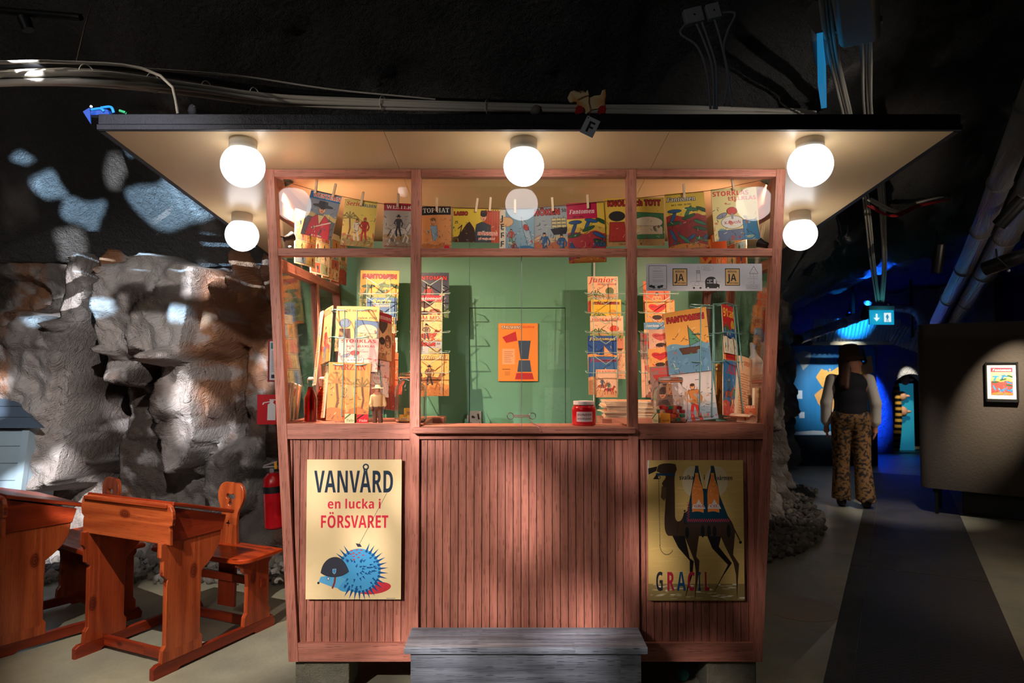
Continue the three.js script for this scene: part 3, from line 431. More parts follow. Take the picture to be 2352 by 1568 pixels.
spotLamp('black spotlight aimed at the racks behind the right window', [0.35, 2.7, 1.0], [0.93, 1.48, -3.35], [1, 0.74, 0.56], 48, 5.2, { soft: 1, pen: 0.8 });
spotLamp('added warm light brightening the silver ducts', [4.6, 1.9, -2.6], [3.75, 2.6, -5.0], [1, 0.82, 0.66], 12, 30, { soft: 1, pen: 1 });  // warm lamp added out of view to light the ducts
// added ambient fill in the shape of a fluorescent fitting, unseen behind the camera
{ const p = V(-3.4, 3.45, 1.0), t = V(-0.4, 1.0, -4.0), g = thing('fluorescent_fitting', 'added ambient fill shaped as a fluorescent fitting high behind the camera', 'lamp', p); g.lookAt(t); part('tray', cbox(1.24, 0.14, 0.06, 0, 0, -0.035, 0.006), plastic(0x9a9c9c, 0.5), g); part('fill_tube', new THREE.CylinderGeometry(0.018, 0.018, 1.18, 16).rotateZ(Math.PI / 2).translate(0, 0, 0.014), std({ color: 0xffffff, emissive: new THREE.Color().setRGB(1, 0.95, 0.9), emissiveIntensity: 1.2 }), g);
  const L = new THREE.RectAreaLight(new THREE.Color().setRGB(1, 0.93, 0.88), 48, 1.18, 0.12); L.name = 'ambient_fill_light'; L.position.set(0, 0, 0.036); L.rotation.y = Math.PI; g.add(L); }

// ================================================================ printed matter: covers drawn from flat shapes and lettering
const A = {
  poly(c, pts, f, o) { c.beginPath(); pts.forEach(([x, y], i) => (i ? c.lineTo(x, y) : c.moveTo(x, y))); c.closePath(); if (f) { c.fillStyle = f; c.fill(); } if (o) { c.strokeStyle = o; c.lineWidth = 2.5; c.stroke(); } },
  ell(c, x, y, rx, ry, f, o, rot = 0) { c.beginPath(); c.ellipse(x, y, rx, ry, rot, 0, Math.PI * 2); if (f) { c.fillStyle = f; c.fill(); } if (o) { c.strokeStyle = o; c.lineWidth = 2.5; c.stroke(); } },
  line(c, pts, col, w) { c.strokeStyle = col; c.lineWidth = w; c.lineCap = c.lineJoin = 'round'; c.beginPath(); pts.forEach(([x, y], i) => (i ? c.lineTo(x, y) : c.moveTo(x, y))); c.stroke(); },
  // a small standing person: feet at x,y, height s
  person(c, x, y, s, k) {
    const sk = k.skin ?? '#e0a070', o = '#2a1a14';
    A.line(c, [[x - s * 0.03, y - s * 0.45], [x - s * 0.09, y - s * 0.22], [x - s * 0.07, y]], k.legs ?? '#34476b', s * 0.085); A.line(c, [[x + s * 0.03, y - s * 0.45], [x + s * 0.08, y - s * 0.2], [x + s * 0.13, y]], k.legs ?? '#34476b', s * 0.085);
    A.poly(c, [[x - s * 0.12, y - s * 0.8], [x + s * 0.12, y - s * 0.8], [x + s * 0.08, y - s * 0.42], [x - s * 0.08, y - s * 0.42]], k.shirt ?? '#b33', o);
    A.line(c, [[x - s * 0.12, y - s * 0.77], [x - s * 0.2, y - s * 0.6], [x - s * (k.arm ?? 0.1), y - s * 0.5]], k.shirt ?? '#b33', s * 0.06); A.line(c, [[x + s * 0.12, y - s * 0.77], [x + s * 0.2, y - s * 0.58], [x + s * 0.16, y - s * 0.45]], k.shirt ?? '#b33', s * 0.06);
    A.ell(c, x, y - s * 0.88, s * 0.06, s * 0.075, sk, o); A.ell(c, x, y - s * 0.93, s * 0.062, s * 0.04, k.hair ?? '#3a2218');
    if (k.hat) { A.ell(c, x, y - s * 0.93, s * 0.13, s * 0.025, k.hat); A.poly(c, [[x - s * 0.06, y - s * 0.93], [x - s * 0.05, y - s * 1.02], [x + s * 0.05, y - s * 1.02], [x + s * 0.06, y - s * 0.93]], k.hat); }
  },
  face(c, x, y, r, k) { A.ell(c, x, y, r * 0.75, r, k.skin ?? '#e8ab80', '#4a2a1c'); A.ell(c, x, y - r * 0.55, r * 0.85, r * 0.55, k.hair ?? '#5a3018'); if (k.long) { A.ell(c, x - r * 0.75, y, r * 0.28, r * 0.9, k.hair); A.ell(c, x + r * 0.75, y, r * 0.28, r * 0.9, k.hair); } A.ell(c, x - r * 0.28, y + r * 0.02, r * 0.1, r * 0.06, '#222'); A.ell(c, x + r * 0.28, y + r * 0.02, r * 0.1, r * 0.06, '#222'); A.line(c, [[x, y], [x - r * 0.06, y + r * 0.28], [x + r * 0.06, y + r * 0.3]], '#9a5a3c', 2); A.ell(c, x, y + r * 0.55, r * 0.26, r * 0.09, '#b3262b'); },
  horse(c, x, y, s, col) { const o = '#33261c'; A.ell(c, x, y, s * 0.5, s * 0.2, col, o); A.poly(c, [[x + s * 0.32, y - s * 0.1], [x + s * 0.55, y - s * 0.5], [x + s * 0.78, y - s * 0.32], [x + s * 0.62, y - s * 0.25], [x + s * 0.5, y + s * 0.06]], col, o); for (const [a, b] of [[-0.38, -0.5], [-0.28, -0.2], [0.3, 0.5], [0.36, 0.28]]) A.line(c, [[x + a * s, y + s * 0.12], [x + b * s, y + s * 0.38], [x + (b - 0.06) * s, y + s * 0.6]], col, s * 0.08); A.line(c, [[x - s * 0.48, y - s * 0.05], [x - s * 0.66, y + s * 0.3]], o, s * 0.06); },
  hills(c, w, h, y, cols) { cols.forEach((q, i) => { const yy = y + i * h * 0.09; c.beginPath(); c.moveTo(0, h); c.lineTo(0, yy); c.bezierCurveTo(w * 0.25, yy - h * 0.1, w * 0.4, yy + h * 0.08, w * 0.6, yy - h * 0.02); c.bezierCurveTo(w * 0.8, yy - h * 0.09, w * 0.9, yy + h * 0.05, w, yy); c.lineTo(w, h); c.closePath(); c.fillStyle = q; c.fill(); }); },
  palm(c, x, y, s, col) { A.line(c, [[x, y], [x + s * 0.08, y - s * 0.5], [x + s * 0.02, y - s]], '#7a4b25', s * 0.07); for (let i = 0; i < 7; i++) { const a = Math.PI * (0.95 + i * 0.18); A.line(c, [[x + s * 0.02, y - s], [x + s * 0.02 + Math.cos(a) * s * 0.3, y - s + Math.sin(a) * s * 0.28], [x + s * 0.02 + Math.cos(a) * s * 0.5, y - s + Math.sin(a) * s * 0.2 + s * 0.12]], col, s * 0.05); } },
};
const ART = {
  cowboy(c, w, h, p) { A.hills(c, w, h, h * 0.5, [p[1], p[2]]); A.poly(c, [[w * 0.14, h], [w * 0.2, h * 0.6], [w * 0.38, h * 0.5], [w * 0.64, h * 0.5], [w * 0.84, h * 0.62], [w * 0.9, h]], p[3], '#231'); A.poly(c, [[w * 0.4, h * 0.5], [w * 0.5, h * 0.72], [w * 0.62, h * 0.5]], '#e8d38a', '#321'); A.face(c, w * 0.5, h * 0.37, h * 0.1, { hair: '#3a2415' }); A.ell(c, w * 0.5, h * 0.3, w * 0.32, h * 0.035, p[4], '#111'); A.poly(c, [[w * 0.34, h * 0.3], [w * 0.37, h * 0.2], [w * 0.63, h * 0.2], [w * 0.66, h * 0.3]], p[4], '#111'); A.line(c, [[w * 0.3, h * 0.8], [w * 0.6, h * 0.7], [w * 0.84, h * 0.62]], '#ddd0b5', 9); },
  rider(c, w, h, p) { A.hills(c, w, h, h * 0.72, [p[1], p[2]]); A.horse(c, w * 0.5, h * 0.62, w * 0.52, p[3]); A.person(c, w * 0.46, h * 0.72, h * 0.45, { shirt: p[4], legs: '#2a2a30', hat: '#222' }); },
  couple(c, w, h, p) { A.hills(c, w, h, h * 0.78, [p[1], p[2]]); A.palm(c, w * 0.2, h * 0.85, h * 0.45, '#8a7a2c'); A.person(c, w * 0.45, h * 0.86, h * 0.46, { shirt: '#e6ddc6', legs: '#e6ddc6', hair: '#7a3c1c' }); A.person(c, w * 0.68, h * 0.86, h * 0.5, { shirt: p[3], legs: p[3], skin: '#b8723f', hair: p[3] }); for (let i = 0; i < 5; i++) A.line(c, [[w * (0.1 + i * 0.2), h * 0.98], [w * (0.16 + i * 0.2), h * 0.88]], p[4], 5); },
  swim(c, w, h, p) { A.hills(c, w, h, h * 0.86, [p[1]]); A.face(c, w * 0.4, h * 0.34, h * 0.07, { hair: '#8a5a2c' }); A.poly(c, [[w * 0.3, h * 0.44], [w * 0.52, h * 0.44], [w * 0.56, h * 0.76], [w * 0.38, h * 0.78]], p[3], '#556'); A.line(c, [[w * 0.5, h * 0.78], [w * 0.72, h * 0.56], [w * 0.8, h * 0.84]], '#dd9c6c', 17); A.line(c, [[w * 0.31, h * 0.47], [w * 0.24, h * 0.66], [w * 0.3, h * 0.84]], '#dd9c6c', 10); A.ell(c, w * 0.84, h * 0.94, w * 0.09, w * 0.09, '#d2193c'); },
  fort(c, w, h, p) { A.hills(c, w, h, h * 0.85, [p[1]]); for (let i = 0; i < 7; i++) A.poly(c, [[w * (0.62 + i * 0.06), h], [w * (0.66 + i * 0.05), h * 0.12], [w * (0.7 + i * 0.05), h * 0.05], [w * (0.73 + i * 0.05), h * 0.12], [w * (0.71 + i * 0.06), h]], p[2], '#5a1c10'); A.poly(c, [[w * 0.44, h], [w * 0.5, h * 0.48], [w * 0.62, h * 0.4], [w * 0.8, h * 0.5], [w * 0.82, h]], p[3], '#111'); A.face(c, w * 0.65, h * 0.26, h * 0.12, { hair: '#2a1a12' }); A.poly(c, [[w * 0.58, h * 0.16], [w * 0.6, h * 0.08], [w * 0.7, h * 0.08], [w * 0.73, h * 0.16]], '#4a1c1c', '#111'); A.poly(c, [[w * 0.04, h], [w * 0.14, h * 0.78], [w * 0.3, h * 0.45], [w * 0.36, h * 0.4], [w * 0.46, h * 0.6], [w * 0.5, h]], '#3a2018'); A.line(c, [[w * 0.12, h * 0.6], [w * 0.2, h * 0.5], [w * 0.16, h * 0.75]], '#1a120e', 9); },
  rocket(c, w, h, p) { for (let i = 0; i < 40; i++) A.ell(c, w * hsh(i, 2, 3), h * hsh(i, 7, 3), 1.5, 1.5, '#eee'); A.ell(c, w * 0.2, h * 0.3, w * 0.2, w * 0.14, '#e6b37c', '#7a4c2a'); const R = [[0.95, 0.75], [0.8, 0.35], [0.62, 0.2], [0.66, 0.42], [0.82, 0.82]]; A.poly(c, R.map(([x, y]) => [x * w, y * h]), '#9fb2bd', '#234'); A.ell(c, w * 0.76, h * 0.42, w * 0.07, h * 0.07, p[3], '#222', -0.5); A.person(c, w * 0.34, h * 0.78, h * 0.34, { shirt: '#c23c26', legs: '#4f7a4a', arm: 0.25 }); A.person(c, w * 0.42, h, h * 0.3, { shirt: '#7a2a1c', legs: '#a33' }); A.ell(c, w * 0.75, h * 0.9, w * 0.3, h * 0.1, p[2]); },
  ship(c, w, h, p) { A.hills(c, w, h, h * 0.62, [p[1], p[2]]); A.poly(c, [[w * 0.48, h * 0.46], [w * 0.95, h * 0.42], [w * 0.88, h * 0.56], [w * 0.56, h * 0.57]], '#23262c', '#000'); for (let i = 0; i < 3; i++) { const x = w * (0.58 + i * 0.13); A.line(c, [[x, h * 0.46], [x, h * 0.22]], '#4a3424', 3); for (let j = 0; j < 3; j++) A.poly(c, [[x - w * 0.06, h * (0.25 + j * 0.065)], [x + w * 0.06, h * (0.25 + j * 0.065)], [x + w * 0.07, h * (0.3 + j * 0.065)], [x - w * 0.07, h * (0.3 + j * 0.065)]], '#d8c68a', '#654'); } A.person(c, w * 0.3, h * 0.98, h * 0.48, { shirt: '#28558a', legs: '#1e3c66', hair: '#222' }); A.person(c, w * 0.76, h, h * 0.45, { shirt: '#2a5c92', legs: '#224a78', hair: '#222' }); A.ell(c, w * 0.42, h * 0.96, w * 0.17, h * 0.09, '#27527f', '#112'); for (let i = 0; i < 6; i++) A.line(c, [[w * 0.02, h * (0.62 + i * 0.06)], [w * 0.2, h * (0.56 + i * 0.07)]], '#c3542c', 4); },
  hills(c, w, h, p) { A.ell(c, w * 0.72, h * 0.4, w * 0.14, w * 0.14, p[4]); A.hills(c, w, h, h * 0.5, [p[1], p[2], p[3]]); A.palm(c, w * 0.25, h * 0.92, h * 0.42, '#2f6a3a'); },
  jungle(c, w, h, p) { A.hills(c, w, h, h * 0.42, [p[1], p[2]]); for (let i = 0; i < 16; i++) { const x = w * hsh(i, 5, 1), y = h * (0.3 + 0.7 * hsh(i, 6, 1)), a = hsh(i, 7, 1) * 6.28; A.ell(c, x, y, w * 0.17, h * 0.03, [p[3], p[4], '#2c5a34'][i % 3], '#16301c', a); } A.ell(c, w * 0.5, h * 0.98, w * 0.5, h * 0.08, '#c07a32'); },
  heart(c, w, h, p) { const x = w * 0.42, y = h * 0.26, s = w * 0.36; c.fillStyle = p[3]; c.beginPath(); c.moveTo(x, y + s * 0.75); c.bezierCurveTo(x - s * 1.4, y - s * 0.1, x - s * 0.7, y - s * 0.75, x, y - s * 0.2); c.bezierCurveTo(x + s * 0.7, y - s * 0.75, x + s * 1.4, y - s * 0.1, x, y + s * 0.75); c.fill(); A.face(c, w * 0.4, h * 0.68, h * 0.14, { hair: '#2e1c12' }); A.face(c, w * 0.74, h * 0.6, h * 0.13, { hair: p[4], long: 1 }); A.poly(c, [[w * 0.1, h], [w * 0.25, h * 0.85], [w * 0.6, h * 0.85], [w * 0.7, h]], p[2]); },
  room(c, w, h, p) { A.poly(c, [[0, h * 0.75], [w, h * 0.75], [w, h], [0, h]], '#b89058'); A.poly(c, [[w * 0.45, h * 0.3], [w * 0.98, h * 0.34], [w * 0.98, h * 0.85], [w * 0.45, h * 0.85]], p[2], '#123'); A.ell(c, w * 0.72, h * 0.52, w * 0.24, h * 0.12, '#e6d4b4', '#765'); A.poly(c, [[w * 0.48, h * 0.58], [w * 0.96, h * 0.6], [w * 0.96, h * 0.76], [w * 0.48, h * 0.76]], '#dcc6a0', '#765'); A.poly(c, [[w * 0.08, h * 0.9], [w * 0.1, h * 0.5], [w * 0.34, h * 0.5], [w * 0.38, h * 0.9]], p[3], '#421'); A.ell(c, w * 0.22, h * 0.38, w * 0.13, h * 0.1, p[4], '#421'); },
  bowl(c, w, h, p) { A.poly(c, [[w * 0.1, h], [w * 0.1, h * 0.8], [w * 0.7, h * 0.78], [w * 0.7, h]], p[2], '#345'); A.ell(c, w * 0.42, h * 0.65, w * 0.24, h * 0.12, '#e9e7df', '#444'); c.fillStyle = '#c1443a'; c.font = 'bold 24px serif'; c.textAlign = 'center'; c.fillText('KANON', w * 0.42, h * 0.68); A.ell(c, w * 0.42, h * 0.44, w * 0.11, h * 0.07, p[3], '#511'); A.line(c, [[w * 0.42, h * 0.5], [w * 0.42, h * 0.58]], '#999', 12); A.poly(c, [[w * 0.66, h], [w * 0.64, h * 0.62], [w * 0.94, h * 0.62], [w, h]], p[4], '#234'); A.ell(c, w * 0.2, h * 0.52, w * 0.12, h * 0.04, '#8a8fa8', '#334', -0.5); for (const [x, y] of [[0.3, 0.34], [0.5, 0.3]]) { c.fillStyle = '#d0392b'; c.font = 'bold 30px sans-serif'; c.fillText('*', x * w, y * h); } },
  sea(c, w, h, p) { A.hills(c, w, h, h * 0.55, [p[1], p[2]]); A.poly(c, [[w * 0.3, h * 0.6], [w * 0.8, h * 0.6], [w * 0.7, h * 0.7], [w * 0.38, h * 0.7]], '#5a3320', '#211'); A.poly(c, [[w * 0.55, h * 0.58], [w * 0.55, h * 0.28], [w * 0.8, h * 0.52]], p[3], '#543'); A.line(c, [[w * 0.55, h * 0.6], [w * 0.55, h * 0.26]], '#432', 4); },
  knights(c, w, h, p) { A.hills(c, w, h, h * 0.75, [p[1]]); A.horse(c, w * 0.3, h * 0.6, w * 0.38, '#b65a34'); A.horse(c, w * 0.62, h * 0.72, w * 0.38, p[3]); A.person(c, w * 0.3, h * 0.66, h * 0.34, { shirt: '#4a6c86', hair: '#888' }); A.person(c, w * 0.6, h * 0.78, h * 0.34, { shirt: '#3c7a70', hair: '#888' }); A.line(c, [[w * 0.1, h * 0.3], [w * 0.45, h * 0.5]], '#554', 4); },
  dude(c, w, h, p) { A.hills(c, w, h, h * 0.7, [p[1], p[2]]); A.person(c, w * 0.5, h * 0.98, h * 0.66, { shirt: p[3], legs: p[4], hair: '#4a2a18' }); },
  strong(c, w, h, p) { A.hills(c, w, h, h * 0.9, [p[1]]); A.palm(c, w * 0.2, h * 0.95, h * 0.6, '#b5803c'); A.palm(c, w * 0.8, h * 0.9, h * 0.5, '#9a7a3a'); A.hills(c, w, h, h * 0.8, [p[2]]); A.ell(c, w * 0.5, h * 0.5, w * 0.16, w * 0.16, p[3]); },
  text(c, w, h, p) { c.fillStyle = p[1]; for (let i = 0; i < 16; i++) c.fillRect(w * 0.1, h * (0.3 + i * 0.04), w * (0.5 + 0.3 * hsh(i, 1, 8)), h * 0.014); },
  strip(c, w, h, p) { for (let i = 0; i < 4; i++) for (let j = 0; j < 2; j++) { const x = w * (0.06 + j * 0.46), y = h * (0.14 + i * 0.21); c.fillStyle = [p[1], p[2], p[3], p[4]][(i * 3 + j) % 4]; c.fillRect(x, y, w * 0.42, h * 0.19); c.strokeStyle = '#222'; c.lineWidth = 2; c.strokeRect(x, y, w * 0.42, h * 0.19); A.person(c, x + w * (0.12 + 0.2 * hsh(i, j, 4)), y + h * 0.19, h * 0.16, { shirt: ['#274b7a', '#a3322a', '#3c6a3a'][(i + j) % 3] }); } },
};
function fitText(c, s, x, y, w, maxh, font, col, stroke) { let k = maxh; c.font = font.replace('#', k); const m = c.measureText(s).width; if (m > w) k = k * w / m; c.font = font.replace('#', k); c.textAlign = 'center'; c.textBaseline = 'middle'; if (stroke) { c.strokeStyle = stroke; c.lineWidth = k * 0.16; c.lineJoin = 'round'; c.strokeText(s, x, y); } c.fillStyle = col; c.fillText(s, x, y); }
const FONT = { b: 'bold #px sans-serif', s: 'bold #px serif', i: 'italic bold #px serif', m: 'bold #px monospace' };
function drawCover(c, X, Y, w, h, k) {
  c.save(); c.beginPath(); c.rect(X, Y, w, h); c.clip(); c.translate(X, Y); c.fillStyle = k.p[0]; c.fillRect(0, 0, w, h);
  if (k.side) { c.fillStyle = k.side[1]; c.fillRect(0, 0, w * 0.18, h); }
  c.save(); ART[k.art](c, w, h, k.p); c.restore();
  { const q = rnd(Math.floor(X + Y * 5 + 3)); for (let i = 0; i < 16; i++) { c.fillStyle = k.p[1 + Math.floor(q() * 4)] || k.p[0]; c.globalAlpha = 0.55; c.beginPath(); c.ellipse(q() * w, h * (0.55 + 0.45 * q()), 4 + q() * 20, 3 + q() * 9, q() * 3, 0, 7); c.fill(); } c.globalAlpha = 1; for (let i = 0; i < 46; i++) { c.strokeStyle = i % 4 ? '#2a1a16' : '#f2e4c8'; c.lineWidth = 1 + q() * 2.2; c.beginPath(); const x = q() * w, y = h * (0.28 + 0.7 * q()), a = q() * 3.1, l = 6 + q() * 22; c.moveTo(x, y); c.quadraticCurveTo(x + Math.cos(a) * l * 0.5 + 4, y + Math.sin(a) * l * 0.5, x + Math.cos(a) * l, y + Math.sin(a) * l); c.stroke(); } }
  if (k.band) { c.fillStyle = k.band; c.fillRect(0, 0, w * (k.bw ?? 1), h * (k.bh ?? 0.2)); }
  if (k.t) fitText(c, k.t, w * (k.tx ?? 0.5), h * (k.ty ?? 0.11), w * (k.tw ?? 0.88), h * (k.th ?? 0.2), FONT[k.f ?? 'b'], k.tc, k.ts);
  if (k.side) { c.save(); c.fillStyle = '#1d2a3c'; [...k.side[0]].forEach((q, i) => { c.font = 'bold 58px sans-serif'; c.textAlign = 'center'; c.textBaseline = 'middle'; c.fillText(q, w * 0.09, h * (0.22 + i * 0.18)); }); c.restore(); }
  for (const [s, x, y, ww, hh, col, f, st] of k.extra ?? []) fitText(c, s, x * w, y * h, ww * w, hh * h, FONT[f ?? 'b'], col, st);
  // printed paper: a few scuffs along the edges
  const r = rnd(Math.floor(X * 3 + Y * 7 + 1)); c.strokeStyle = 'rgba(240,228,205,0.5)'; for (let i = 0; i < 10; i++) { c.lineWidth = 0.6 + r(); c.beginPath(); const x = r() * w, y = r() < 0.5 ? r() * 10 : h - r() * 10; c.moveTo(x, y); c.lineTo(x + (r() - 0.5) * 30, y + (r() - 0.5) * 10); c.stroke(); }
  c.restore();
}
const O = '#f0a23c', Y1 = '#f2d25a', CR = '#efd9a8', PK = '#f2b7a0';
